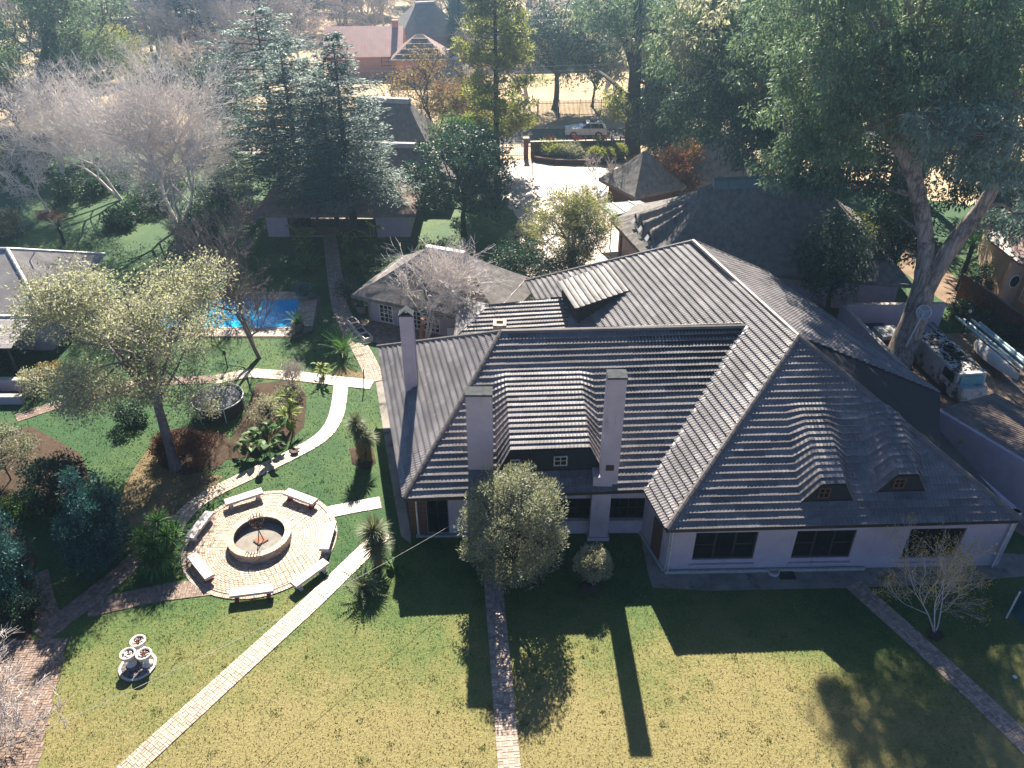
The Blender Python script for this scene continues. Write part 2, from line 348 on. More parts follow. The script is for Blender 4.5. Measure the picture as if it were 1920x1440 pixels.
def dup(o, loc, rz=0.0, s=1.0, label=None, group=None):
    c = copy_tree(o); c.location = loc; c.rotation_euler = (0, 0, rz); c.scale = (s, s, s) if not hasattr(s, '__len__') else s
    if label: c['label'] = label
    if group: c['group'] = group
    return c
STUFF = dict(kind='stuff'); STRUCT = dict(kind='structure')
# ================================================================ GROUND
def sheet(name, pts, z, m, **props):
    mb = MB(); mb.face(*[(p[0], p[1], z) for p in pts]); return mb.build(name, m, **props)
def ground():
    mb = MB(); xs = [-700, -60, 60, 700]; ys = [-120, 12, 96, 900]
    mb.face((-700, -120, 0), (700, -120, 0), (700, 900, 0), (-700, 900, 0)); mb.build('ground', 'veld', **STRUCT)
ground()
lawn_poly = [(-75, -20), (60, -20), (60, 62), (20, 80), (-3, 80), (-14, 88), (-75, 88)]
mb = MB(); mb.face(*[(p[0], p[1], 0.004) for p in lawn_poly]); mb.build('lawn', 'lawn', **STRUCT)
EXCL_STRIP = []; EXCL_CIRC = []; EXCL_POLY = []
def strip_pts(pl, w):
    """left and right edge of a ribbon of width w along a plan polyline"""
    L, R = [], []; n = len(pl)
    for i in range(n):
        a = pl[max(i-1, 0)]; b = pl[min(i+1, n-1)]; d = Vector((b[0]-a[0], b[1]-a[1])); d.normalize(); nn = Vector((-d.y, d.x)); k = w/2
        if 0 < i < n-1:
            d1 = Vector((pl[i][0]-a[0], pl[i][1]-a[1])).normalized(); k = min(k/max(0.5, abs(d1.dot(d))), w)
        L.append((pl[i][0]+nn.x*k, pl[i][1]+nn.y*k)); R.append((pl[i][0]-nn.x*k, pl[i][1]-nn.y*k))
    return L, R
def smooth_line(pl, it=2):
    for _ in range(it):
        q = [pl[0]]
        for a, b in zip(pl[:-1], pl[1:]):
            q += [(a[0]*.75+b[0]*.25, a[1]*.75+b[1]*.25), (a[0]*.25+b[0]*.75, a[1]*.25+b[1]*.75)]
        q.append(pl[-1]); pl = q
    return pl
def brick_mesh(l, w, h, m):
    mb = MB(); b = 0.008; hx, hy = l/2, w/2
    vs = [(-hx, -hy, 0), (hx, -hy, 0), (hx, hy, 0), (-hx, hy, 0), (-hx, -hy, h-b), (hx, -hy, h-b), (hx, hy, h-b), (-hx, hy, h-b),
          (-hx+b, -hy+b, h), (hx-b, -hy+b, h), (hx-b, hy-b, h), (-hx+b, hy-b, h)]
    fs = [(8, 9, 10, 11)]+[(i, (i+1) % 4, 4+(i+1) % 4, 4+i) for i in range(4)]+[(4+i, 4+(i+1) % 4, 8+(i+1) % 4, 8+i) for i in range(4)]
    mb.add(vs, fs); return mb
_bm = {}
def lay_bricks(spots, parent, m, z=0.0, l=0.215, w=0.102, h=0.045, limit=300, name='brick', seed=1):
    """spots: (x, y, angle, length scale). Largest in view become single bricks, the rest one mesh."""
    rng = random.Random(seed); key = (l, w, h, m)
    src = brick_mesh(l, w, h, m)
    if key not in _bm:
        me = bpy.data.meshes.new(name); me.from_pydata(src.v, [], src.f); me.materials.append(MATS[m]); me.update(); _bm[key] = me
    def rank(s):
        px, py = pix((s[0], s[1], z)); inside = 0 <= px <= 1920 and 0 <= py <= 1440
        return (0 if inside else 1, s[0]**2+s[1]**2)
    spots = sorted(spots, key=rank); rl = root_loc(parent)
    for s in spots[:limit]:
        o = bpy.data.objects.new(name, _bm[key]); o.location = (s[0]-rl[0], s[1]-rl[1], z+rng.uniform(-.012, .003)-rl[2]); o.rotation_euler = (rng.uniform(-.012, .012), rng.uniform(-.012, .012), s[2]+rng.uniform(-.02, .02))
        o.scale = (s[3]*rng.uniform(.97, 1.0), 1, 1); link(o, parent)
    rest = spots[limit:]
    if rest:
        A = np.array(src.v); n = len(rest); S = np.array(rest)
        ca, sa = np.cos(S[:, 2]), np.sin(S[:, 2]); X = A[None, :, 0]*S[:, 3:4]; Y = np.repeat(A[None, :, 1], n, 0)
        P = np.stack([S[:, 0:1]+X*ca[:, None]-Y*sa[:, None], S[:, 1:2]+X*sa[:, None]+Y*ca[:, None], np.repeat(A[None, :, 2], n, 0)+z+np.random.default_rng(seed).uniform(-.012, .003, (n, 1))], -1).reshape(-1, 3)
        F = (np.array(src.f)[None]+(np.arange(n)*len(A))[:, None, None]).reshape(-1, 4)
        np_mesh(name+'s', P, [F], m, parent, **STUFF)
def ribbon(name, pl, w, m_base, m_brick, z=0.012, bricks=True, seed=1, smooth=0, brick=0.22, limit=300):
    pl = [(p[0], p[1]) for p in pl]
    if smooth: pl = smooth_line(pl, smooth)
    L, R = strip_pts(pl, w); mb = MB()
    for i in range(len(pl)-1): mb.face((*R[i], z), (*R[i+1], z), (*L[i+1], z), (*L[i], z))
    o = mb.build(name, m_base, **STRUCT); EXCL_STRIP.append((pl, w/2))
    if bricks:
        seg = [(Vector(a), Vector(b)) for a, b in zip(pl[:-1], pl[1:])]; tot = sum((b-a).length for a, b in seg)
        nc = max(2, round(w/brick)); cw = w/nc; spots = []; ns = int(tot/brick)
        def at(s):
            for a, b in seg:
                l = (b-a).length
                if s <= l: d = (b-a)/l; return a+d*s, d
                s -= l
            d = (seg[-1][1]-seg[-1][0]).normalized(); return seg[-1][1]+d*s, d
        for i in range(ns):
            for j in range(nc):
                for k in (-1, 1):
                    along = (i+j) % 2 == 0
                    s = (i+0.5)*brick+(0 if along else k*brick/4); t = -w/2+(j+0.5)*cw+(k*cw/4 if along else 0)
                    c, d = at(s); nn = Vector((-d.y, d.x)); q = c+nn*t; spots.append((q.x, q.y, math.atan2(d.y, d.x)+(0 if along else math.pi/2), brick/0.22))
        lay_bricks(spots, o, m_brick, z-0.012, seed=seed, limit=limit, w=0.102*brick/0.22)
    return o
G = lambda x, y, z=0.0: tuple(gp(x, y, z))[:2]
# ---- paths on the lawn
ribbon('garden_path', [G(925, 1040), G(925, 1095), G(940, 1260), G(962, 1520)], 0.80, 'mortar', 'brick_grey', seed=2)
ribbon('diagonal_path', [G(720, 1000), G(672, 1046), G(580, 1135), G(420, 1280), G(235, 1450), G(140, 1540)], 0.88, 'mortar', 'brick_paver', seed=3)
ribbon('side_path', [G(1600, 1096), G(1700, 1185), G(1830, 1305), G(1960, 1430), G(2060, 1520)], 0.88, 'mortar', 'brick_grey', seed=4)
ribbon('curved_path', [G(318, 1010), G(345, 962), G(395, 925), G(455, 897), G(545, 855), G(605, 822), G(628, 790), G(636, 757), G(640, 718)], 0.88, 'mortar', 'brick_paver', seed=5, smooth=2, z=0.016)
ribbon('link_path', [G(612, 962), G(660, 952), G(716, 942)], 0.85, 'mortar', 'brick_paver', seed=6, z=0.010)
ribbon('cross_path', [G(405, 712), G(470, 700), G(560, 706), G(640, 716), G(700, 722)], 1.0, 'mortar', 'brick_paver', seed=7, z=0.020, limit=150)
ribbon('pool_path', [G(706, 716), G(686, 672), G(655, 618), G(637, 575), G(628, 520), G(622, 470), G(618, 440)], 1.15, 'mortar', 'brick_grey', seed=8, z=0.024, limit=200)
ribbon('west_path', [G(400, 1100), G(300, 1112), G(165, 1142)], 1.0, 'mortar', 'brick_brown', seed=9, z=0.010)
ribbon('southwest_path', [G(290, 1020), G(210, 1090), G(75, 1195)], 1.0, 'mortar', 'brick_brown', seed=10, z=0.016)
ribbon('short_path', [G(70, 1075), G(80, 1125), G(98, 1178)], 0.9, 'mortar', 'brick_brown', seed=11, z=0.012, limit=120)
ribbon('terrace_path', [G(30, 785), G(100, 762), G(175, 742), G(270, 716), G(405, 712)], 0.9, 'mortar', 'brick_brown', seed=12, z=0.012, limit=150)
def paved(name, poly, m_base, m_brick, z, rot, seed, limit=300, l=0.22):
    mb = MB(); mb.face(*[(p[0], p[1], z) for p in poly]); o = mb.build(name, m_base, **STRUCT); EXCL_POLY.append(poly)
    xs = [p[0] for p in poly]; ys = [p[1] for p in poly]; cx, cy = sum(xs)/len(xs), sum(ys)/len(ys); R = max(math.hypot(x-cx, y-cy) for x, y in poly)
    n = int(R/l)+1; spots = []; ca, sa = math.cos(rot), math.sin(rot)
    def inside(x, y):
        c = False
        for i in range(len(poly)):
            x1, y1 = poly[i]; x2, y2 = poly[i-1]
            if (y1 > y) != (y2 > y) and x < (x2-x1)*(y-y1)/(y2-y1)+x1: c = not c
        return c
    for i in range(-n, n+1):
        for j in range(-n, n+1):
            for k in (-1, 1):
                al = (i+j) % 2 == 0; u = i*l+(0 if al else k*l/4); v = j*l+(k*l/4 if al else 0); x, y = cx+u*ca-v*sa, cy+u*sa+v*ca
                if inside(x, y): spots.append((x, y, rot+(0 if al else math.pi/2), l/0.22))
    if m_brick: lay_bricks(spots, o, m_brick, z-0.012, seed=seed, limit=limit, w=0.102*l/0.22)
    return o
paved('brick_terrace', [G(20, 1200), G(128, 1197), G(104, 1290), G(66, 1460), G(-60, 1470), G(-60, 1290)], 'mortar', 'brick_brown', 0.008, 0.06, 13)
paved('patio', [G(672, 597), G(880, 640), G(945, 600), G(960, 640), G(880, 660), G(720, 655), G(690, 630)], 'mortar', 'brick_brown', 0.010, -0.5, 14, limit=200, l=0.28)
# ---- round seating plaza
PC = Vector((-11.74, 26.72, 0)); PR = 3.52
def plaza():
    mb = MB(); n = 72; mb.face(*[(PC.x+PR*math.cos(2*math.pi*k/n), PC.y+PR*math.sin(2*math.pi*k/n), 0.020) for k in range(n)])
    o = mb.build('plaza', 'mortar', **STRUCT); EXCL_CIRC.append((PC.x, PC.y, PR)); spots = []
    r = 1.45; k = 0
    while r < PR-0.3:
        m = int(2*math.pi*r/0.222)
        for i in range(m):
            a = 2*math.pi*(i+0.5*(k % 2))/m; spots.append((PC.x+r*math.cos(a), PC.y+r*math.sin(a), a+math.pi/2, 1.0))
        r += 0.110; k += 1
    r = PR-0.11; m = int(2*math.pi*r/0.112)
    for i in range(m):
        a = 2*math.pi*i/m; spots.append((PC.x+r*math.cos(a), PC.y+r*math.sin(a), a, 1.0))
    lay_bricks(spots, o, 'brick_tan', 0.008, seed=15)
plaza()
# ---- other hard ground
def pave_sheet(name, pts, z, m): EXCL_POLY.append([tuple(p)[:2] for p in pts]); return sheet(name, pts, z, m, **STRUCT)
pave_sheet('house_apron', [G(702, 700), G(722, 700), G(770, 1000), G(770, 1020), G(752, 1005), G(730, 880)], 0.012, 'concrete')
pave_sheet('wing_apron', [G(1200, 1000), G(1216, 1078), G(1224, 1102), G(1330, 1108), G(1580, 1103), G(1720, 1098), G(1930, 1080), G(1930, 1040)], 0.010, 'concrete')
pave_sheet('driveway', [(-1.2, 83.0), (1.5, 83.2), (6.0, 81.2), (12.0, 80.5), (12.6, 70.2), (13.8, 62.0), (8.6, 56.5), (7.6, 52.5), (3.5, 52.0), (0.5, 56.0), (0.8, 66.0), (-2.4, 76.0)], 0.012, 'driveway')
pave_sheet('street', [(-120, 86.6), (160, 92.5), (160, 97.4), (-120, 93.0)], 0.012, 'asphalt')
pave_sheet('pavement', [(-30, 85.3), (1.2, 85.6), (14, 86.2), (14, 89.2), (-30, 88.6)], 0.020, 'pavement_pale')
pave_sheet('yard_ground', [(20.5, 45.5), (40, 47), (46, 24), (27, 22.0), (21.8, 31.0)], 0.010, 'dirt_pale')
pave_sheet('east_path', [G(1600, 440), G(1760, 560), G(1990, 700), G(2080, 640), G(1930, 560), G(1790, 520), G(1700, 430)], 0.016, 'dirt_pale')
# planting beds
def bed(name, px, z=0.02):
    pts = [G(*p) for p in px]; EXCL_POLY.append(pts); mb = MB(); n = len(pts); cx = sum(p[0] for p in pts)/n; cy_ = sum(p[1] for p in pts)/n
    vs = [(p[0], p[1], z) for p in pts]+[(cx+(p[0]-cx)*.7, cy_+(p[1]-cy_)*.7, z+0.14) for p in pts]+[(cx, cy_, z+0.18)]
    mb.add(vs, [(i, (i+1) % n, n+(i+1) % n, n+i) for i in range(n)]+[(n+i, n+(i+1) % n, 2*n) for i in range(n)])
    return mb.build(name, 'soil', smooth=True, **STRUCT)
bed('tree_bed', [(285, 830), (300, 875), (345, 892), (410, 878), (440, 842), (420, 810), (350, 800), (305, 810)])
bed('shrub_bed', [(430, 830), (425, 862), (470, 858), (530, 838), (570, 800), (575, 745), (555, 712), (480, 720), (462, 770)])
bed('shrub_ring', [(1083, 1098), (1088, 1112), (1108, 1118), (1126, 1108), (1128, 1095), (1108, 1085)])
bed('sapling_ring', [(1735, 1180), (1740, 1196), (1758, 1204), (1770, 1195), (1762, 1182), (1748, 1176)])
bed('west_bed', [(-60, 820), (-40, 960), (80, 950), (170, 900), (150, 850), (60, 800)])
bed('corner_bed', [(-60, 980), (-60, 1190), (60, 1200), (60, 1130), (70, 1050), (30, 980)])
bed('far_bed', [(65, 395), (70, 412), (110, 415), (128, 405), (110, 393)])
bed('yucca_bed', [(655, 840), (660, 870), (690, 882), (705, 868), (700, 840)])

sheet('worn_ground', [G(*p) for p in ((236, 905), (262, 862), (288, 832), (330, 880), (420, 893), (398, 915), (345, 950), (318, 985), (262, 1030), (228, 1034), (215, 985))], 0.0065, 'bare_earth', **STRUCT)
sheet('worn_ground', [G(*p) for p in ((640, 690), (690, 700), (698, 720), (640, 712), (612, 706))], 0.0065, 'bare_earth', **STRUCT)
# ================================================================ ROOF TILES
TC, TW, TP = 0.335, 1.32, 0.165        # course, tile width, corrugation pitch
def corr(u): return 0.040*(1-abs(2*((u/TP) % 1.0)-1))
class Slope:
    """a roof plane: O on the eave, uu along the eave, ww up the slope, n outward; poly in (u, v)"""
    def __init__(s, E0, E1, top):
        s.O = Vector(E0); s.uu = (Vector(E1)-s.O).normalized(); t = Vector(top)-s.O
        s.ww = (t-s.uu*t.dot(s.uu)).normalized(); s.n = s.uu.cross(s.ww)
        if s.n.z < 0: s.n = -s.n
    def uv(s, p): d = Vector(p)-s.O; return d.dot(s.uu), d.dot(s.ww)
    def at(s, u, v, h=0.0): return s.O+s.uu*u+s.ww*v+s.n*h
    def hit(s, x, y): return s.uv(on_plane(x, y, s.O, s.n))
def interval(poly, v):
    xs = []
    for (u1, v1), (u2, v2) in zip(poly, poly[1:]+poly[:1]):
        if v1 != v2 and min(v1, v2) <= v <= max(v1, v2): xs.append(u1+(u2-u1)*(v-v1)/(v2-v1))
    return (min(xs), max(xs)) if len(xs) >= 2 else None
def tile_shape(u0, u1, f):
    n = max(1, round((u1-u0)/TP*4)); us = [u0+(u1-u0)*i/n for i in range(n+1)]; vs = []
    for u in us: vs += [f(u, 0), f(u, 1), f(u, 2), f(u, 3)]
    fs = []
    for i in range(n): a, b = 4*i, 4*i+4; fs += [(a, b, b+1, a+1), (a+1, b+1, b+2, a+2), (a+2, b+2, b+3, a+3)]
    return vs, fs
FULL = []
STEP = 0.058; NOSE = 0.17
def lay_tiles(sl, poly, mb, bmp=None, singles=True):
    vmax = max(p[1] for p in poly); rng = random.Random(int(vmax*1000)); k = 0
    while k*TC < vmax-0.05:
        v0, v1 = k*TC, min((k+1)*TC, vmax); I0 = interval(poly, v0+1e-4); I1 = interval(poly, v1-1e-3)
        if not I0: k += 1; continue
        if not I1: I1 = ((I0[0]+I0[1])/2,)*2
        lo, hi = min(I0[0], I1[0]), max(I0[1], I1[1]); off = (k % 2)*TW/2+0.17*(k % 3)
        j = math.floor((lo-off)/TW)
        while off+j*TW < hi:
            a, b = off+j*TW, off+(j+1)*TW; j += 1
            full = a >= max(I0[0], I1[0]) and b <= min(I0[1], I1[1]) and v1-v0 > TC-1e-3
            if full and singles and (bmp is None or not bmp[1](a, b, v0)): FULL.append((sl, a, v0)); continue
            a, b = max(a, lo), min(b, hi)
            if b-a < 0.02: continue
            jit = rng.uniform(-.006, .006)
            def f(u, r):
                if r < 2: vv, uu_ = v0-0.015, min(max(u, I0[0]), I0[1]); h = (-0.012 if r == 0 else STEP+corr(u)+jit)
                elif r == 2:
                    vv = v0+min(NOSE, (v1-v0)*.5); k_ = (vv-v0)/(v1-v0); uu_ = min(max(u, I0[0]+(I1[0]-I0[0])*k_), I0[1]+(I1[1]-I0[1])*k_); h = 0.014+corr(u)*.62+jit
                else: vv, uu_ = v1+0.02, min(max(u, I1[0]), I1[1]); h = 0.003+corr(u)*.46+jit
                p = sl.at(uu_, vv, h)
                if bmp: p = p+Vector((0, 0, bmp[0](uu_, min(max(vv, v0+1e-3), v1-1e-3))))
                return p
            mb.add(*tile_shape(a, b, f))
        k += 1
def place_full(roof, limit=300):
    """full tiles: the ones that show largest become single objects with one shared mesh"""
    global FULL
    vs, fs = tile_shape(0, TW, lambda u, r: (u, -0.015, -0.012) if r == 0 else ((u, -0.015, STEP+corr(u)) if r == 1 else ((u, NOSE, 0.014+corr(u)*.62) if r == 2 else (u, TC+0.02, 0.003+corr(u)*.46))))
    me = bpy.data.meshes.new('tile'); me.from_pydata(vs, [], fs); me.materials.append(MATS['roof_tile']); me.update()
    def rank(t):
        p = t[0].at(t[1]+.6, t[2]+.2); x, y = pix(p); facing = (_O-p).normalized().dot(t[0].n)
        return (p-_O).length/max(facing, .05)+(0 if 0 < x < 1920 and 0 < y < 1440 else 500)
    FULL.sort(key=rank); rl = root_loc(roof); rng = random.Random(5)
    for sl, u, v in FULL[:limit]:
        o = bpy.data.objects.new('tile', me)
        o.matrix_local = Matrix.Translation(sl.at(u, v, rng.uniform(-.005, .007))-rl) @ Matrix((sl.uu, sl.ww, sl.n)).transposed().to_4x4() @ Matrix.Rotation(rng.uniform(-.008, .008), 4, 'X')
        link(o, roof)
    mb = MB()
    for sl, u, v in FULL[limit:]:
        jit = rng.uniform(-.005, .007); mb.add([sl.at(p[0]+u, p[1]+v, p[2]+jit) for p in vs], fs)
    FULL = []; return mb
def cap_line(parent, a, b, r=0.11, m='roof_cap', name='ridge_cap'):
    a, b = Vector(a), Vector(b); d = (b-a).normalized(); s = d.cross(Vector((0, 0, 1))).normalized(); u = s.cross(d); L = (b-a).length; n = max(1, int(L/0.42)); mb = MB()
    for i in range(n):
        p, q = a+(b-a)*(i/n), a+(b-a)*((i+1.06)/n); vs = []
        for c, k in ((p, 1.12), (q, 1.0)):
            vs += [c+s*r*1.25*k-u*r*.55, c+s*r*.75*k+u*r*.35*k, c+u*r*.62*k, c-s*r*.75*k+u*r*.35*k, c-s*r*1.25*k-u*r*.55]
        mb.add(vs, [(j, j+1, j+6, j+5) for j in range(4)]+[(0, 1, 2, 3, 4)])
    return mb.build(name, m, parent)
# ---------------------------------------------------------------- windows and walls
def window(parent, P, d, out, w, h, nx, ny, fm='frame_dark', gm='glass', fw=0.06, bar=0.035, name='window', sill=None, back=None):
    """P = lower left corner seen from outside, d = along the wall, out = outward; frame is the part, panes its sub-parts"""
    P, d, out = Vector(P), Vector(d).normalized(), Vector(out).normalized(); z = Vector((0, 0, 1)); mb = MB(); dp = 0.07; q = P-out*dp
    mb.obox(q, d*fw, out*dp, z*h); mb.obox(q+d*(w-fw), d*fw, out*dp, z*h)
    mb.obox(q+d*fw, d*(w-2*fw), out*dp, z*fw); mb.obox(q+d*fw+z*(h-fw), d*(w-2*fw), out*dp, z*fw)
    iw, ih = w-2*fw, h-2*fw
    for i in range(1, nx): mb.obox(q+d*(fw+iw*i/nx-bar/2)+z*fw, d*bar, out*(dp-.012), z*ih)
    for j in range(1, ny): mb.obox(q+d*fw+z*(fw+ih*j/ny-bar/2), d*iw, out*(dp-.018), z*bar)
    fr = mb.build(name, fm, parent)
    for i in range(nx):
        for j in range(ny):
            pm = MB(); a = q+d*(fw+iw*i/nx+.004)+z*(fw+ih*j/ny+.004)+out*.018
            pm.obox(a, d*(iw/nx-.008), out*.012, z*(ih/ny-.008)); pm.build('pane', gm, fr)
    if sill:
        sm = MB(); sm.obox(P-d*.08-z*.10-out*.05, d*(w+.16), out*.24, z*.09); sm.build('sill', sill, fr)
    return fr
def wall_run(mb, A, B, z0, z1, th, openings=(), inward=None):
    """a wall from A to B (plan) with real openings (u0, u1, z0, z1); thickness goes inward"""
    A, B = Vector((A[0], A[1], 0)), Vector((B[0], B[1], 0)); d = (B-A); L = d.length; d.normalize(); n = Vector((-d.y, d.x, 0)) if inward is None else Vector(inward)
    def bx(u0, u1, a, b):
        if u1-u0 > 1e-3 and b-a > 1e-3: mb.obox(A+d*u0+Vector((0, 0, a)), d*(u1-u0), n*th, Vector((0, 0, b-a)))
    u = 0
    for (a, b, c, e) in sorted(openings): bx(u, a, z0, z1); bx(a, b, z0, c); bx(a, b, e, z1); u = b
    bx(u, L, z0, z1); return A, d, n
# ================================================================ MAIN HOUSE
ZE, ZR, ZW = 3.15, 7.5, 8.2
HA, HB = gp(757, 935, ZE), gp(708, 650, ZE); HC, HD = gp(940, 622, ZR), gp(1398, 612, ZR); HV = gp(1210, 918, ZE)
W1, W2 = gp(1250, 993, ZE), gp(1915, 975, ZE); R1, R2 = gp(1300, 452, ZW), gp(1497, 630, ZW); WL = gp(985, 527, ZE)
AX = (R1-R2).normalized(); AX.z = 0; AX.normalize(); AN = Vector((AX.y, -AX.x, 0))   # wing axis (going north) and its east normal
house = thing('house', 'long lilac plastered house with dark ribbed tile roof and tall chimneys', 'house', (6, 30, 0))
roof = None
def build_house():
    global roof
    z = Vector((0, 0, 1))
    # --- decks under the tiles
    WLs = W1+ (WL-W1); RB = HB+(HV-HA)      # back eave of the middle block
    BE = Vector((HB.x+13.5, HB.y+0.9, ZE))
    RTop = gp(1763, 737, 4.9); RTopN = on_plane(1440, 512, R1, (RTop-R1).cross(R2-R1).normalized())   # outer edge of the raised east roof
    EastN = R1+AN*7.4-z*(ZW-ZE); NE = WL+AX*0.0
    dk = MB(); e = 0.035
    def deck(*pts): dk.slab([Vector(p)-z*e for p in pts], 0.05)
    deck(HA, HV, HD, HC); deck(HB, HA, HC); deck(W1, W2, R2); deck(W1, R2, R1, WL); deck(HC, HD, BE, HB)
    deck(R2, RTop, RTopN, R1); deck(R1, RTopN, Vector((RTopN.x, RTopN.y, ZE)), Vector((WL.x+9, WL.y+2.2, ZE)), WL)
    roof = dk.build('roof', 'roof_deck', house)
    tl = MB()
    # --- middle block, south slope with the raised window bay between the chimneys
    S1 = Slope(HA, HV, HC); poly1 = [S1.uv(p) for p in (HA, HV, HD, HC)]
    ub0, vb0 = S1.hit(957, 884); ub1, _ = S1.hit(1104, 884); _, vt = S1.hit(1040, 690)
    vb0 = round(vb0/TC)*TC; ck = 0.62
    def b1(u, v):
        if v < vb0 or v > vt: return 0.0
        k = max(0.0, min(1.0, (u-ub0+ck)/ck, (ub1+ck-u)/ck)); return 1.30*k*(1-(v-vb0)/(vt-vb0))
    lay_tiles(S1, poly1, tl, (b1, lambda a, b, v: b > ub0-ck and a < ub1+ck and vb0-TC < v < vt))
    def bay(S, B, u0, u1, c, v, wins, wm='sill_stone'):
        n = 14; us = [u0-c+(u1-u0+2*c)*i/n for i in range(n+1)]; m = MB()
        vs = [S.at(u, v+.05, -.02) for u in us]+[S.at(u, v+.05, 0)+z*(B(u, v+1e-3)-.02) for u in us]
        m.add(vs, [(i, i+1, n+2+i, n+1+i) for i in range(n)]); dm = m.build('dormer', 'dormer_board', house)
        f = MB(); a, b = S.at(u0-.05, v-.02, .0)+z*(B(u0+.01, v+1e-3)-.10), S.at(u1+.05, v-.02, 0)+z*(B(u0+.01, v+1e-3)-.10); f.beam(a, b, .10, .14); f.build('fascia', 'dormer_board', dm)
        d = S.uu; out = Vector((d.y, -d.x, 0))
        for (x0, w, h, up) in wins:
            w_ = MB(); P = S.at(x0, v+.05, 0)+z*up+out*.08; fw = .06
            for q, s1, s2 in ((P, d*fw, z*h), (P+d*(w-fw), d*fw, z*h), (P+d*fw, d*(w-2*fw), z*fw), (P+d*fw+z*(h-fw), d*(w-2*fw), z*fw), (P+d*(w/2-.02), d*.04, z*h), (P+d*fw+z*h*.5, d*(w-2*fw), z*.04)):
                w_.obox(q-out*.05, s1, out*.06, s2)
            w_.build('window', wm, dm)
            g = MB(); g.obox(P-out*.04+d*.02+z*.02, d*(w-.04), out*.01, z*(h-.04)); g.build('pane', 'glass', dm)
        return dm
    u_a, _ = S1.hit(1036, 868); u_b, _ = S1.hit(955, 862)
    bay(S1, b1, ub0, ub1, ck, vb0, [(u_a, .62, .55, .30), (u_b, .45, .45, .30)])
    # --- west hip
    S2 = Slope(HB, HA, HC); lay_tiles(S2, [S2.uv(p) for p in (HB, HA, HC)], tl)
    # --- north slope of the middle block
    S2b = Slope(BE, HB, HC); lay_tiles(S2b, [S2b.uv(p) for p in (BE, HB, HC, HD)], tl, singles=False)
    # --- wing, south hip with two eyebrow dormers
    S3 = Slope(W1, W2, R2); poly3 = [S3.uv(p) for p in (W1, W2, R2)]
    dm = []
    for (xl, xr, yb, xb) in ((1533, 1572, 936, 1503), (1675, 1709, 930, 1636)):
        ul, v0 = S3.hit(xl, yb); ur, _ = S3.hit(xr, yb); v0 = round(v0/TC)*TC; dm.append((ul-.05, ur+.05, v0, v0+4.6))
    hd, cd_ = 1.0, 0.75
    def b3(u, v):
        r = 0.0
        for (a, b, v0, v1) in dm:
            if v0 <= v <= v1:
                k = max(0.0, min(1.0, (u-a+cd_)/cd_, (b+cd_*.8-u)/(cd_*.8))); k = k*k*(3-2*k)*.15+k*.85
                t = 1-(v-v0)/(v1-v0); r = max(r, hd*k*t)
        return r
    lay_tiles(S3, poly3, tl, (b3, lambda a, b, v: any(b > q[0]-cd_ and a < q[1]+cd_ and q[2]-TC < v < q[3] for q in dm)))
    for (a, b, v0, v1) in dm: bay(S3, b3, a, b, cd_, v0, [(a-.05, .5, .55, .22)], 'timber_brown')
    # --- wing, west slope, with a box dormer
    S4 = Slope(WL, W1, R1); poly4 = [S4.uv(p) for p in (WL, W1, R2, R1)]; lay_tiles(S4, poly4, tl)
    # box dormer on the west slope
    def box_dormer(S, pa, pb, hD, pitch):
        ua, va = S.hit(*pa); ub, vb = S.hit(*pb); vv = (va+vb)/2; P0, P1 = S.at(ua, vv), S.at(ub, vv); T0, T1 = P0+z*hD, P1+z*hD
        up = Vector((S.ww.x, S.ww.y, 0)); run = up.length; rise = S.ww.z; up.normalize(); Ld = hD/(rise/run-pitch); M0, M1 = T0+up*Ld+z*pitch*Ld, T1+up*Ld+z*pitch*Ld
        ov = up*(-.25)-z*pitch*.25; Q = (T0+ov-S.uu*.12, T1+ov+S.uu*.12, M1+S.uu*.12, M0-S.uu*.12); S5 = Slope(Q[0], Q[1], Q[3]); lay_tiles(S5, [S5.uv(p) for p in Q], tl, singles=False)
        d = MB(); d.face(P0, P1, T1, T0); d.face(P1, M1, T1); d.face(M0, P0, T0); d.slab([T0+ov-S.uu*.1, T1+ov+S.uu*.1, M1+S.uu*.1, M0-S.uu*.1], .05); bd = d.build('dormer', 'dormer_board', house)
        dd = (P1-P0).normalized(); nn = -up; L01 = (P1-P0).length
        for x0 in (0.12, 0.60): window(bd, P0+dd*L01*x0+z*.35+nn*.03, dd, nn, L01*.28, .62, 1, 1, 'frame_dark')
    box_dormer(S4, (1053, 559), (1083, 608), 1.15, .25)
    # --- east roof, raised almost to a flat: from the ridge to an outer edge higher than the eaves
    S6 = Slope(RTop, RTopN, R2); lay_tiles(S6, [S6.uv(p) for p in (RTop, RTopN, R1, R2)], tl, singles=True)
    # cheek of the raised roof over the hip line, and lower hip strip
    hipb = R2+(W2-R2)*0.655
    ck_ = MB(); ck_.face(R2-z*.05, hipb, RTop-z*.02); ck_.face(hipb, W2, RTop+AX*.0-z*1.9+AN*.25, RTop-z*.02); ck_.build('dormer_cheek', 'dormer_board', house)
    S7 = Slope(W2, W2+AX*9.0, R2)
    # ridges, hips
    for a, b in ((HC, HD), (HA, HC), (HB, HC), (R1, R2), (W1, R2), (W2, R2), (R1, WL), (R1, RTopN)): cap_line(roof, Vector(a)+z*.05, Vector(b)+z*.05)
    rest = place_full(roof)
    tl.add(rest.v, rest.f); tl.build('tiles', 'roof_tile', roof, **STUFF)
    # pale ragged strips paint the sunlit tile ends in the block and wing valley
    rng = random.Random(3); fl = MB(); n = 30; pv, pd = Vector(HV), Vector(HD)
    for i in range(n):
        a = pv+(pd-pv)*(i/n); b = pv+(pd-pv)*((i+.8)/n); o = Vector((rng.uniform(.02, .10), rng.uniform(-.05, .05), .0))
        fl.slab([a+o+z*.12, b+o+z*.12, b+o+Vector((.20, 0, .20)), a+o+Vector((rng.uniform(.14, .26), 0, .20))], .02)
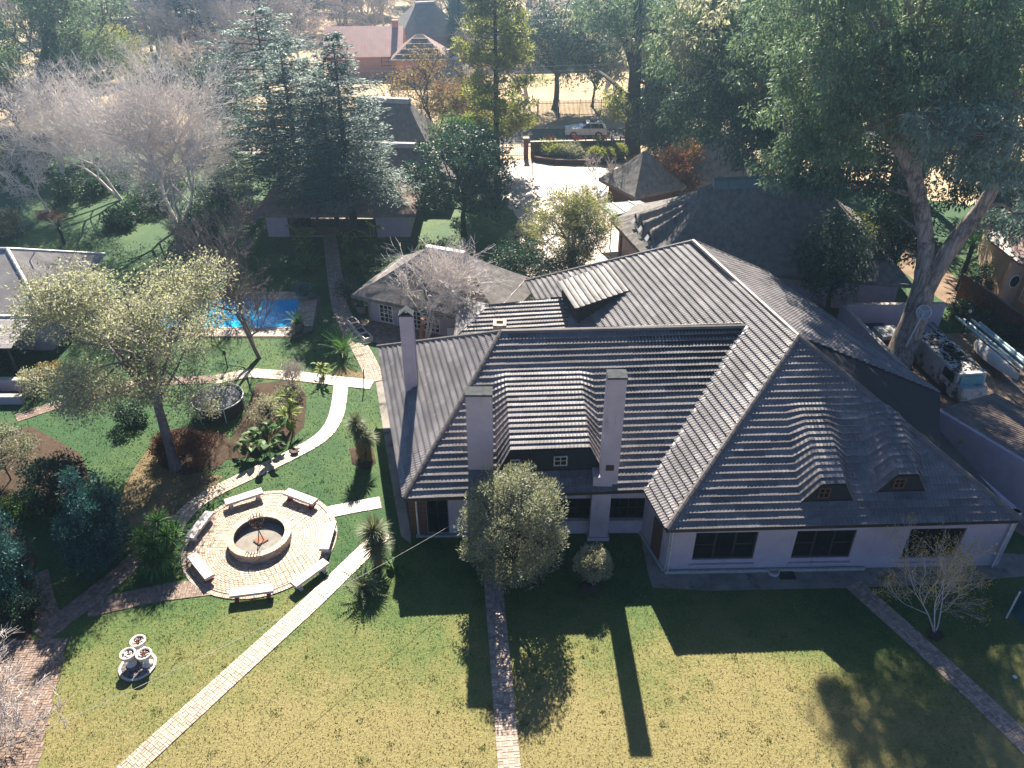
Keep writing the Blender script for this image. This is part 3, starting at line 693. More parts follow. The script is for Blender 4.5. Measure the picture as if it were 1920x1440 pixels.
    fl.build('lit_valley_edge', 'flashing', roof, **STUFF)
    # --- fascia and gutters along the eaves
    for a, b in ((HA, HV), (HB, HA), (W1, W2), (WL, W1)):
        d = (Vector(b)-Vector(a)).normalized(); nrm = Vector((d.y, -d.x, 0)); m = MB()
        m.beam(Vector(a)-z*.12-nrm*.05, Vector(b)-z*.12-nrm*.05, .04, .20); m.build('fascia', 'frame_dark', roof)
    # --- walls: middle block
    fy = 27.15
    A0, A1 = Vector((HA.x+.25, fy, 0)), Vector((6.1, fy+.1, 0))
    mb = MB(); L = (A1-A0).length; top = ZE+.05
    def ux(px, py=970, P=A0): return on_plane(px, py, P, Vector((0, 1, 0))).x-P.x
    ops = [(ux(801), ux(841), .08, 2.45), (ux(1000), ux(1108), .92, 2.2), (ux(1141), ux(1212), .92, 2.2)]
    _, d, n = wall_run(mb, A0, A1, 0, top, .25, ops)
    wall_run(mb, A1, (W1.x+.35, W1.y+.62), 0, top, .25, inward=(AN.x, AN.y, 0))
    # wing south wall
    B0, B1 = Vector((*G(1245, 1072), 0)), Vector((*G(1870, 1060), 0))
    nb = Vector((B1.y-B0.y, -(B1.x-B0.x), 0)).normalized()
    def uw(px, py): q = on_plane(px, py, B0, nb)-B0; return q.dot((B1-B0).normalized()), q.z
    wo = []
    for (xa, ya, xb, yb) in ((1297, 1050, 1414, 1003), (1482, 1047, 1594, 1000), (1685, 1053, 1790, 1000)):
        a, z0 = uw(xa, ya); b, _ = uw(xb-3, ya-1); wo.append((a, b, max(.55, z0), 2.35))
    wall_run(mb, B0, B1, 0, top, .25, wo, inward=-nb)
    C1 = B1+AX*9; wall_run(mb, B1, C1, 0, top, .25, inward=-AN)
    wall_run(mb, (WL.x+.6, WL.y-1.0), (HC.x+6.9, 41.2), 0, top, .25, inward=(AN.x, AN.y, 0)); wall_run(mb, (HB.x+.9, HB.y-.6), (HA.x+.25, fy), 0, top, .25, inward=(.97, .22, 0))
    wall_run(mb, (HB.x+.9, HB.y-.6), (HC.x+6.9, 41.2), 0, top, .25, inward=(0, -1, 0)); wall_run(mb, (WL.x+.6, WL.y-1.0), (R1.x+7, R1.y+5.5), 0, top, .25, inward=(0, -1, 0))
    # east wall under the raised roof
    q0 = RTop-AN*.35; q1 = RTopN-AN*.35; wall_run(mb, (q0.x, q0.y), (q1.x, q1.y), 0, 4.75, .2, inward=-AN)
    mb.build('wall', 'wall_plaster', house)
    out = Vector((0, -1, 0))
    back = MB()   # near-black sheets put in for the dimness of rooms behind the glass
    back.obox((A0.x+.3, fy+1.6, .1), (A1.x-A0.x-.6, 0, 0), (0, .05, 0), (0, 0, 2.6)); back.obox(Vector((B0.x+.4, B0.y+1.8, .1)), (B1.x-B0.x-1, 0, 0), (0, .05, 0), (0, 0, 2.6)); back.build('dim_room_sheet', 'dormer_board', house)
    # door to the garden and timber panel beside it
    window(house, A0+d*ops[0][0]+z*.08+out*-.08, d, out, ops[0][1]-ops[0][0], 2.37, 2, 2, 'frame_dark', name='door')
    w0 = ux(768); w1 = ux(800); tp0 = MB(); tp0.obox(A0+d*w0+z*.08+out*.015, d*(w1-w0), out*.012, z*2.45); tp0 = tp0.build('timber_panel', 'frame_dark', house)
    for i in range(9): pn = MB(); pn.obox(A0+d*w0+z*(.10+i*.27)+out*.03, d*(w1-w0), out*.03, z*.25); pn.build('plank', 'timber_brown', tp0)
    for (a, b, c, e) in ops[1:]: window(house, A0+d*a+z*c+out*-.08, d, out, b-a, e-c, 4, 2, 'frame_dark', sill='sill_stone')
    for (a, b, c, e) in wo:
        w = b-a; dB = (B1-B0).normalized(); P = B0+dB*a+z*c-nb*.08; fr = window(house, P, dB, nb, w, e-c, 3, 1, 'frame_dark', bar=.08)
        m = MB()
        for k in (0, 2): m.obox(P+dB*(.06+(w-.12)*k/3)+z*(e-c)*.5-nb*.07, dB*(w-.12)/3, nb*.06, z*.06)
        m.build('transom', 'frame_dark', fr)
        s = MB(); s.obox(P-dB*.06-z*.30+nb*.0, dB*(w+.12), nb*.20, z*.10); s.build('sill', 'wall_plaster', fr)
    pl = MB(); dB = (B1-B0).normalized(); pl.obox(B0+nb*.06-z*0, dB*9.0, nb*.10, z*.16);     pl.build('plinth', 'sill_stone', house); pl = MB(); pl.obox(A0+out*.10, d*3.0, out*.10, z*.10); pl.build('plinth', 'sill_stone', house)
    pl = MB(); pl.obox(A1+Vector((0, 0, 0)), (Vector((W1.x+.35, W1.y+.62, 0))-A1), -AN*.12, z*.16); pl.build('plinth', 'sill_stone', house)
    dr = MB(); pA = A1+(Vector((W1.x+.35, W1.y+.62, 0))-A1)*.45; dr.obox(pA-AN*.03, (Vector((W1.x+.35, W1.y+.62, 0))-A1)*.32, -AN*.04, z*2.1); dr.build('side_door', 'timber_brown', house)
    for q in (A0+Vector((.12, -.10, 0)), B0+nb*.10+(B1-B0).normalized()*.12, B1+nb*.10-(B1-B0).normalized()*.3):
        dp = MB(); dp.tube([q, q+z*2.7, q+z*2.95+Vector((0, -.25, 0))], .045, 6); dp.build('downpipe', 'flashing', house)
    # --- chimneys
    def chimney(xl, xr, yb, yt, base, dep, capm='chimney_cap', gable=False):
        zb = base.z; Yf = base.y
        xa, xb = vp(xl, yb, Yf).x, vp(xr, yb, Yf).x; h = 0.0; lo, hi = zb, 20
        for _ in range(40):
            m = (lo+hi)/2
            if pix((base.x, Yf, m))[1] > yt: lo = m
            else: hi = m
        b = MB(); c = ((xa+xb)/2, Yf+dep/2); b.box((c[0], c[1], (zb-1.2+lo)/2), (xb-xa, dep, lo-zb+1.2)); ch = b.build('chimney', 'wall_plaster', house)
        k = MB(); w = xb-xa
        if gable:
            k.box((c[0], c[1], lo+.04), (w+.06, dep+.06, .08)); 
            for s in (-1, 1): k.slab([(c[0]+s*w*.5, c[1]-dep*.5, lo+.08), (c[0]+s*w*.5, c[1]+dep*.5, lo+.08), (c[0], c[1]+dep*.5, lo+.36), (c[0], c[1]-dep*.5, lo+.36)], .04)
        else: k.box((c[0], c[1], lo+.05), (w+.03, dep+.03, .10))
        k.build('chimney_cap', capm, ch); return ch, lo, c, w
    pb = on_plane(900, 882, S1.O, S1.n); chimney(878, 925, 882, 744, pb, .62)
    b2 = on_plane(772, 731, S2.O, S2.n); chimney(760, 784, 731, 594, b2, .50, 'chimney_cap', True)
    g2 = Vector((*G(1122, 1012), 0)); ch, lo, c, w = chimney(1129, 1163, 850, 712, Vector((g2.x, g2.y, 6.0)), .62)
    lower = MB(); lower.box((g2.x-.02, g2.y+.34, 1.9), (.86, .68, 3.8)); lower.box((g2.x-.02, g2.y+.30, .10), (1.02, .80, .20))
    lower.box((c[0], c[1], 4.6), (w+.001, .621, 2.4)); lower.build('chimney_breast', 'wall_plaster', ch)
    vt_ = MB(); vt_.box((c[0]+.0, c[1]-.33, 4.35), (.36, .02, .30)); vt_.build('soot_door', 'frame_dark', ch)
    # back kitchen roof with a brick chimney, behind the middle ridge
    KA, KB = gp(850, 640, 3.6), gp(1060, 625, 3.6)
    kb = MB(); K = [Vector((KA.x, KA.y+.5, 3.4)), Vector((KB.x+1.5, KB.y+.5, 3.4)), Vector((KB.x+.5, KB.y+3.4, 4.2)), Vector((KA.x+2.0, KA.y+3.4, 4.2))]
    kb.slab([p-z*e for p in K], .05); kb.slab([K[0]-z*e, K[3]-z*e, Vector((KA.x, KA.y+6.0, 3.4))], .05)
    kr = kb.build('kitchen_roof', 'roof_deck', house); S8 = Slope(K[0], K[1], K[3]); t8 = MB(); lay_tiles(S8, [S8.uv(p) for p in K], t8, singles=False)
    S9 = Slope(Vector((KA.x, KA.y+6.0, 3.4)), K[0], K[3]); lay_tiles(S9, [S9.uv(p) for p in (Vector((KA.x, KA.y+6.0, 3.4)), K[0], K[3])], t8, singles=False)
    t8.build('tiles', 'roof_tile', kr, **STUFF)
    q = gp(937, 607, 4.6); cm = MB()
    for i in range(4):
        for j, (dx, dy, sx, sy) in enumerate(((-.28, 0, .2, .76), (.28, 0, .2, .76), (0, -.28, .36, .2), (0, .28, .36, .2))): cm.box((q.x+dx, q.y+dy, 4.0+.2*i), (sx-.01, sy-.01, .19))
    cm.build('brick_chimney', 'brick_grey', house, **STUFF)
build_house()
# ================================================================ PLANTS: geometry makers (numpy)
def seg_mesh(segs, sides=3):
    """segs: rows (x0,y0,z0,x1,y1,z1,r0,r1) -> open frustums"""
    S = np.asarray(segs, float); p0, p1, r0, r1 = S[:, 0:3], S[:, 3:6], S[:, 6], S[:, 7]
    d = p1-p0; d /= np.maximum(np.linalg.norm(d, axis=1, keepdims=True), 1e-6)
    ref = np.where(np.abs(d[:, 2:3]) > 0.9, np.array([[1.0, 0, 0]]), np.array([[0, 0, 1.0]]))
    a = np.cross(d, ref); a /= np.maximum(np.linalg.norm(a, axis=1, keepdims=True), 1e-6); b = np.cross(d, a); n = len(S)
    V_ = np.zeros((n, 2*sides, 3))
    for k in range(sides):
        c, s = math.cos(2*math.pi*k/sides), math.sin(2*math.pi*k/sides); o = a*c+b*s
        V_[:, k] = p0+o*r0[:, None]; V_[:, sides+k] = p1+o*r1[:, None]
    f = np.array([(k, (k+1) % sides, sides+(k+1) % sides, sides+k) for k in range(sides)])
    F_ = (f[None]+(np.arange(n)*2*sides)[:, None, None]).reshape(-1, 4)
    return V_.reshape(-1, 3), F_
def leaf_mesh(P, D, Nn, L, Wd):
    """diamond leaves: base points P, long axes D, width axes from D x N, lengths L, widths Wd"""
    D = D/np.maximum(np.linalg.norm(D, axis=1, keepdims=True), 1e-6); S = np.cross(D, Nn); S /= np.maximum(np.linalg.norm(S, axis=1, keepdims=True), 1e-6)
    n = len(P); V_ = np.zeros((n, 4, 3)); L = L[:, None]; Wd = Wd[:, None]
    V_[:, 0] = P; V_[:, 1] = P+D*L*.45+S*Wd*.5; V_[:, 2] = P+D*L; V_[:, 3] = P+D*L*.45-S*Wd*.5
    return V_.reshape(-1, 3), (np.arange(4)[None]+(np.arange(n)*4)[:, None])
def unit(rng, n): v = rng.normal(size=(n, 3)); return v/np.linalg.norm(v, axis=1, keepdims=True)
def leaves(rng, C, R, per, L, wr, up=0.0, droop=0.0, out=0.6, flat=1.0):
    """clumps at C (n,3) of radius R (n,), `per` leaves each"""
    n = len(C); idx = np.repeat(np.arange(n), per); m = len(idx); o = unit(rng, m)*np.array([1, 1, flat]); rad = rng.random(m)**0.45
    P = C[idx]+o*(R[idx]*rad)[:, None]
    D = unit(rng, m)*(1-out)+o*out+np.array([0, 0, up-droop]); Nn = unit(rng, m)*0.8+np.array([0, 0, 0.9])
    l = L*rng.uniform(.6, 1.25, m); return leaf_mesh(P, D, Nn, l, l*wr)
def curve_segs(a, b, r0, r1, rng, n=5, wob=0.12, sag=0.0):
    a, b = np.array(a, float), np.array(b, float); L = np.linalg.norm(b-a); out = []; off = rng.normal(size=3)*wob*L; p = a; q = None
    for i in range(1, n+1):
        t = i/n; q = a+(b-a)*t+off*math.sin(math.pi*t)*.5+np.array([0, 0, sag*L*math.sin(math.pi*t)])+(rng.normal(size=3)*wob*L*.12 if i < n else 0)
        out.append((*p, *q, r0+(r1-r0)*(i-1)/n, r0+(r1-r0)*t)); p = q
    return out
def sh(rng, n, c, r, shell=0.45, low=-0.75):
    """points spread through the outer part of an ellipsoid"""
    o = unit(rng, n*3); o = o[o[:, 2] > low][:n]; k = (shell+(1-shell)*rng.random(len(o)))[:, None]
    return np.array(c)+o*k*np.array(r)
def tree(name, label, cat, base, cc, cr, n, per, R, L, wr, lm, bark='bark_grey', tr=0.2, seed=1, group=None, fork=0.4, limb=True, out=0.55, up=0.0, droop=0.0, flat=0.8,
         shell=0.45, low=-0.75, lean=None, twigs=0, tsides=7, extra=None, crown='crown', lumps=0):
    """trunk with limbs to clumps of leaves. cc = crown centre, cr = crown radii; lumps > 0 gathers clumps in bigger masses"""
    rng = np.random.default_rng(seed); base = Vector(base); t = thing(name, label, cat, base, group)
    cc = np.array(cc, float); C = sh(rng, n, cc, cr, shell, low)
    if lumps:
        K = sh(rng, lumps, cc, np.array(cr)*.85, .5, low); w = rng.integers(0, len(K), len(C)); C = K[w]+(unit(rng, len(C))*np.array([1, 1, .6]))*(np.array(cr).mean()*rng.uniform(.12, .36, len(C)))[:, None]
    if extra is not None: C = np.concatenate([C, np.array(extra, float)])
    Rr = R*rng.uniform(.6, 1.35, len(C))
    b = np.array(base); top = cc+np.array([0, 0, cr[2]*.35]); segs = []
    fk = b+(top-b)*fork
    segs += curve_segs(b-np.array([0, 0, .1]), fk, tr, tr*.72, rng, 5, .05); segs[0] = (*segs[0][:6], tr*1.35, segs[0][7])
    segs += curve_segs(fk, top, tr*.7, tr*.16, rng, 5, .06)
    tw = []
    if limb:
        m = min(len(C), 46 if not lumps else lumps)
        for c in (C[rng.permutation(len(C))[:m]] if not lumps else K):
            s0 = fk+(top-fk)*rng.uniform(0, .75); l = np.linalg.norm(c-s0); tw += curve_segs(s0, c, min(tr*.42, .035*l+.012), .012, rng, 4, .14, .05)
    if twigs:
        for c in C[rng.permutation(len(C))[:twigs]]:
            for _ in range(3): e = c+unit(rng, 1)[0]*R*1.5; tw += curve_segs(c, e, .014, .006, rng, 2, .15)
    v, f = seg_mesh(segs, tsides); np_mesh('trunk', v, [f], bark, t, smooth=True)
    if tw: v, f = seg_mesh(tw, 3); np_mesh('limbs', v, [f], bark, t, **STUFF)
    if per: v, f = leaves(rng, C, Rr, per, L, wr, up, droop, out, flat); np_mesh(crown, v, [f], lm, t)
    return t
def bare(name, label, cat, base, H, spread, bark, tr=0.14, seed=1, group=None, lean=(0, 0), levels=5, up=0.35, kids=3, leaves_=None, minr=.006, first=.28, stems=1, ratio=.70, ang=.55, wide=1.0):
    """winter tree: recursive branching down to fine twigs"""
    rng = random.Random(seed); base = Vector(base); t = thing(name, label, cat, base, group); segs = []; tips = []; big = []
    def grow(p, d, l, r, lv):
        n = 3 if lv > 1 else 2; q = p
        for i in range(n):
            d = (d+Vector((rng.gauss(0, .13), rng.gauss(0, .13), rng.gauss(0, .10)+up*.06))).normalized(); e = q+d*(l/n)
            ra, rb = r*(1-.35*i/n), r*(1-.35*(i+1)/n); (big if lv >= levels-1 else segs).append((*q, *e, ra, rb)); q2 = q; q = e
            if lv > 1 and i >= 1 and i < n-1 or (lv <= levels-1 and i == 0 and lv > 1 and rng.random() < .5):
                side(q, d, l, r, lv)
        if lv <= 1: tips.append(q); return
        k = kids if rng.random() < .75 else kids-1
        for j in range(k):
            a = rng.uniform(0, 2*math.pi); x = d.cross(Vector((.3, .2, .9))).normalized(); y = d.cross(x); s = ang*rng.uniform(.6, 1.3)
            dd = (d*math.cos(s)+(x*math.cos(a)*spread+y*math.sin(a)*spread)*math.sin(s)+Vector((0, 0, up*.25))).normalized()
            grow(q, dd, l*ratio*rng.uniform(.8, 1.15), max(minr, r*.60), lv-1)
    def side(q, d, l, r, lv):
        a = rng.uniform(0, 2*math.pi); x = d.cross(Vector((.3, .2, .9))).normalized(); y = d.cross(x)
        dd = (d*.55+(x*math.cos(a)+y*math.sin(a))*.75+Vector((0, 0, up*.2))).normalized(); grow(q, dd, l*ratio*.8, max(minr, r*.45), lv-1)
    for s in range(stems):
        d0 = Vector((lean[0]+rng.gauss(0, .28)*(stems > 1), lean[1]+rng.gauss(0, .2)*(stems > 1), 1)).normalized()
        grow(base-Vector((0, 0, .05)), d0, H*first, tr*(1 if stems == 1 else .7), levels)
    # scale heights to the wanted one
    S = np.array(segs+big); zmax = S[:, 5].max()-base.z; k = H/zmax; b = np.array(base)
    for a in (0, 3): S[:, a:a+3] = b+(S[:, a:a+3]-b)*np.array([k*wide, k*wide, k])
    nb = len(big); v, f = seg_mesh(S[len(segs):], 6); np_mesh('trunk', v, [f], bark, t, smooth=True)
    v, f = seg_mesh(S[:len(segs)], 3); np_mesh('twigs', v, [f], bark, t, **STUFF)
    if leaves_:
        lm, per, R, L, wr = leaves_; T = b+(np.array([tuple(x) for x in tips])-b)*np.array([k*wide, k*wide, k]); g = np.random.default_rng(seed); T = T[g.random(len(T)) < .8]
        v, f = leaves(g, T, np.full(len(T), R), per, L, wr, out=.3); np_mesh('leaves', v, [f], lm, t, **STUFF)
    return t
def conifer(name, label, cat, base, H, rad, lm, seed=1, group=None, tr=.28, start=.12, layers=26, per=6, L=.55, dens=34, droop=.10, flat=.12, shape=.85, top=.25, w=.20, gaps=.12, bark='bark_dark'):
    """conifer with flat tiers of sprays; shape = how fast it narrows upward"""
    rng = np.random.default_rng(seed); base = Vector(base); t = thing(name, label, cat, base, group); b = np.array(base)
    segs = curve_segs(b-np.array([0, 0, .1]), b+np.array([0, 0, H*.98]), tr, .03, rng, 8, .008); br = []; P, D = [], []
    for i in range(layers):
        zf = start+(1-start)*(i/(layers-1))**.95; rr = rad*((1-zf)/(1-start))**shape*rng.uniform(.75, 1.1)+top; k = per if zf < .85 else max(3, per-2)
        for j in range(k):
            if rng.random() < gaps: continue
            a = rng.uniform(0, 2*math.pi); l = rr*rng.uniform(.65, 1.12); z = H*zf+rng.normal()*.15; dr = droop*rng.uniform(-.3, 1.3)
            s = b+np.array([0, 0, z]); u = np.array([math.cos(a), math.sin(a), 0]); e = s+u*l+np.array([0, 0, -dr*l+.10*l])
            br.append((*s, *e, .035*max(.3, l/3), .008)); m = int(dens*max(.35, l/rad)); tt = rng.uniform(.18, 1.05, m)**.8
            lat = np.cross(u, [0, 0, 1.0]); wd = rng.normal(size=m)*(.10+.24*l*np.sin(np.clip(tt, 0, 1)*2.6+.3)*.55)
            P.append(s+u*(l*tt)[:, None]+lat*wd[:, None]+np.stack([np.zeros(m), np.zeros(m), (-dr+.10)*l*tt-.12*np.abs(wd)+rng.normal(size=m)*flat], 1))
            D.append(u*.8+lat*(np.sign(wd)*.7)[:, None]+rng.normal(size=(m, 3))*np.array([.35, .35, .22])+np.array([0, 0, -.05]))
    P = np.concatenate(P); D = np.concatenate(D); l = L*rng.uniform(.6, 1.3, len(P)); Nn = rng.normal(size=P.shape)*.35+np.array([0, 0, 1.0])
    v, f = seg_mesh(segs, 7); np_mesh('trunk', v, [f], bark, t, smooth=True)
    v, f = seg_mesh(br, 3); np_mesh('limbs', v, [f], bark, t, **STUFF)
    v, f = leaf_mesh(P, D, Nn, l, l*w); np_mesh('crown', v, [f], lm, t)
    return t
def blade_mesh(L, w, arch, n=5, fold=.25, tipw=.05):
    """one long arching leaf along +x, rising then falling"""
    vs, fs = [], []
    for i in range(n+1):
        t = i/n; x = L*(t-.10*arch*t*t); z = L*arch*(t*.9-t*t*1.15); ww = w*(1-(1-tipw)*t**2.2)*(.55+.45*min(1, t*5))
        vs += [(x, -ww/2, z+fold*ww*.5), (x, 0, z), (x, ww/2, z+fold*ww*.5)]
    for i in range(n): a = 3*i; fs += [(a, a+1, a+4, a+3), (a+1, a+2, a+5, a+4)]
    return vs, fs
def frond_mesh(L, w, arch, n=12):
    """pinnate frond along +x: leaflets both sides of a rib"""
    vs, fs = [], []; c = []
    for i in range(n+1): t = i/n; c.append((L*(t-.12*arch*t*t), 0, L*arch*(t*.9-t*t*1.1)))
    for i in range(1, n+1):
        x, _, z = c[i]; ww = w*(math.sin(math.pi*(.12+.86*i/n)))**.7; o = len(vs); dx = L/n*.42
        for s in (-1, 1): o = len(vs); vs += [(x-dx, 0, z), (x+dx*.3, 0, z), (x+dx*1.6, s*ww, z+ww*.25)]; fs.append((o, o+1, o+2))
    for i in range(n): o = len(vs); a, b = c[i], c[i+1]; vs += [(a[0], -.012, a[2]), (a[0], .012, a[2]), (b[0], .008, b[2]), (b[0], -.008, b[2])]; fs.append((o, o+1, o+2, o+3))
    return vs, fs
_rm = {}
def rosette(name, label, cat, base, n, L, w, m, arch=(.3, .9), tilt=(.1, 1.3), kind='blade', seed=1, group=None, part='leaf', stem=None, parent=None, bark='bark_dark', fold=.25, sc=(.75, 1.1)):
    """leaves radiating from one point; every leaf is a part with shared mesh data"""
    rng = random.Random(seed); base = Vector(base); t = parent or thing(name, label, cat, base, group); h = stem[1] if stem else 0.0
    if stem: mb = MB(); mb.tube([base-Vector((0, 0, .05)), base+Vector((0, 0, h*.5)), base+Vector((0, 0, h))], [stem[0]*1.15, stem[0], stem[0]*1.05], 8); mb.build('stem', bark, t)
    me = []
    for k in range(3):
        key = (kind, L, w, m, arch, k, part)
        if key not in _rm:
            a = arch[0]+(arch[1]-arch[0])*k/2; vs, fs = (blade_mesh(L, w, a, fold=fold) if kind == 'blade' else frond_mesh(L, w, a)); q = bpy.data.meshes.new(part); q.from_pydata(vs, [], fs); q.materials.append(MATS[m]); q.update(); _rm[key] = q
        me.append(_rm[key])
    for i in range(n):
        f = (i+.5)/n; az = i*2.39996+rng.uniform(-.25, .25); el = tilt[1]+(tilt[0]-tilt[1])*f+rng.uniform(-.1, .1)
        o = bpy.data.objects.new(part, me[rng.randrange(3)]); s = rng.uniform(*sc)
        o.matrix_local = Matrix.Translation((base+Vector((0, 0, h))-root_loc(t))) @ Matrix.Rotation(az, 4, 'Z') @ Matrix.Rotation(-el, 4, 'Y') @ Matrix.Rotation(rng.uniform(-.4, .4), 4, 'X') @ Matrix.Diagonal((s, s, s, 1))
        link(o, t)
    return t
def bigleaf_mesh(L, w):
    vs, fs = [], []; n = 6
    for i in range(n+1):
        t = i/n; ww = w*math.sin(math.pi*min(1, .06+.94*t))**.75*(1 if t < .5 else 1)*(1-.25*t); x = L*t; z = L*(.25*t-.55*t*t)
        vs += [(x, -ww/2, z+ww*.12), (x, 0, z), (x, ww/2, z+ww*.12)]
    for i in range(n): a = 3*i; fs += [(a, a+1, a+4, a+3), (a+1, a+2, a+5, a+4)]
    return vs, fs
def leafy_plant(name, label, base, n, H, L, w, m, spread=.35, seed=1, group=None, stems=None, cat='plant'):
    """stalks each carrying one big leaf (canna, elephant ear, strelitzia)"""
    rng = random.Random(seed); base = Vector(base); t = thing(name, label, cat, base, group); key = ('big', L, w, m)
    if key not in _rm:
        vs, fs = bigleaf_mesh(L, w); q = bpy.data.meshes.new('leaf'); q.from_pydata(vs, [], fs); q.materials.append(MATS[m]); q.update(); _rm[key] = q
    st = MB()
    for i in range(n):
        az = rng.uniform(0, 2*math.pi); h = H*rng.uniform(.35, 1.0); r = spread*rng.uniform(.2, 1); p0 = base+Vector((math.cos(az)*r*.3, math.sin(az)*r*.3, 0)); p1 = base+Vector((math.cos(az)*r, math.sin(az)*r, h))
        st.tube([p0, p0*.5+p1*.5+Vector((0, 0, .06)), p1], .014, 4, False); o = bpy.data.objects.new('leaf', _rm[key]); s = rng.uniform(.7, 1.15)
        o.matrix_local = Matrix.Translation(p1-base) @ Matrix.Rotation(az+rng.uniform(-.8, .8), 4, 'Z') @ Matrix.Rotation(-rng.uniform(-.2, .9), 4, 'Y') @ Matrix.Rotation(rng.uniform(-.5, .5), 4, 'X') @ Matrix.Diagonal((s, s, s, 1)); link(o, t)
    st.build('stalks', m, t, **STUFF); return t
def shrub(name, label, base, r, h, n, per, L, wr, lm, seed=1, cat='shrub', bark='bark_dark', stemr=.05, R=None, shell=.6, out=.6, up=.15, group=None, flat=.9, low=-.85, stem=.0, droop=0.0):
    b = Vector(base); c = (b.x, b.y, b.z+stem+(h-stem)*.5)
    return tree(name, label, cat, b, c, (r, r, (h-stem)*.5), n, per, R or r*.24, L, wr, lm, bark, stemr, seed, group, .3, True, out, up, droop, flat, shell, low, crown='foliage')
# ================================================================ OTHER BUILDINGS
Z = Vector((0, 0, 1))
def hip_building(name, label, cat, c, rot, lx, ly, wall_h, pitch_h, over, ridge, wm, rm, group=None, capm=None, cap_r=.22, thick=.0, sag=0.0, bumps=None, detail=0, walls=True, eave_drop=.25, loc=None):
    """hipped building: c plan centre, lx x ly wall footprint, ridge = ridge length along x; local frame turned by rot"""
    ca, sa = math.cos(rot), math.sin(rot); b = thing(name, label, cat, (c[0], c[1], 0), group)
    def L(x, y, z=0.0): return Vector((c[0]+x*ca-y*sa, c[1]+x*sa+y*ca, z))
    if walls:
        m = MB(); hx, hy = lx/2, ly/2; P = [L(-hx, -hy), L(hx, -hy), L(hx, hy), L(-hx, hy)]
        for i in range(4):
            A, B = P[i], P[(i+1) % 4]; d = (B-A).normalized(); wall_run(m, A, B, 0, wall_h+.1, .25, (), inward=(-d.y, d.x, 0))
        m.build('wall', wm, b)
    ex, ey, ez = lx/2+over, ly/2+over, wall_h-eave_drop; rz_ = wall_h+pitch_h; E_ = [L(-ex, -ey, ez), L(ex, -ey, ez), L(ex, ey, ez), L(-ex, ey, ez)]; r0, r1 = L(-ridge/2, 0, rz_), L(ridge/2, 0, rz_)
    # roof as a soft grid so that thatch can swell and wear
    rng = np.random.default_rng(int(abs(c[0]*7+c[1]*13))); vs, fs = [], []
    def patch(A, B, T0, T1, nu, nv):
        o = len(vs)
        for j in range(nv+1):
            for i in range(nu+1):
                s, t = i/nu, j/nv; p = (A*(1-s)+B*s)*(1-t)+(T0*(1-s)+T1*s)*t; z = -sag*math.sin(math.pi*t)*1.0
                if bumps:
                    for (bs, bt0, bt1, bw, bh, side) in bumps:
                        if side == cur[0] and bt0 <= t <= bt1: z += bh*(1-(t-bt0)/(bt1-bt0))*math.exp(-((s-bs)/bw)**4)
                if detail and 0 < i < nu: z += rng.normal()*detail
                vs.append(tuple(p+Z*z))
        for j in range(nv):
            for i in range(nu): a = o+j*(nu+1)+i; fs.append((a, a+1, a+nu+2, a+nu+1))
    cur = [0]
    for k, (A, B, T0, T1) in enumerate(((E_[0], E_[1], r0, r1), (E_[1], E_[2], r1, r1), (E_[2], E_[3], r1, r0), (E_[3], E_[0], r0, r0))):
        cur[0] = k; patch(A, B, T0, T1, 34 if bumps else (16 if detail else 1), 16 if (bumps or detail or sag) else 1)
    m = MB(); m.add(vs, fs)
    if thick:
        for i in range(4):
            A, B = E_[i], E_[(i+1) % 4]; m.face(A-Z*thick, B-Z*thick, B, A)
        m.face(*[p-Z*thick for p in E_][::-1])
    rf = m.build('roof', rm, b, smooth=bool(detail))
    if capm:
        cap = MB(); d = (r1-r0).normalized() if ridge > .1 else Vector((1, 0, 0)); n_ = Vector((-d.y, d.x, 0)); q = cap_r
        a, e = r0-d*q*1.2, r1+d*q*1.2; ring = []
        for p in (a, e):
            ring += [p+n_*q*1.9-Z*q*1.1, p+n_*q*1.0+Z*q*.15, p+Z*q*.45, p-n_*q*1.0+Z*q*.15, p-n_*q*1.9-Z*q*1.1]
        cap.add(ring, [(j, j+1, j+6, j+5) for j in range(4)]+[(0, 1, 2, 3, 4), (9, 8, 7, 6, 5)]); cap.build('ridge_cap', capm, rf)
    return b, rf, L, E_, (r0, r1)
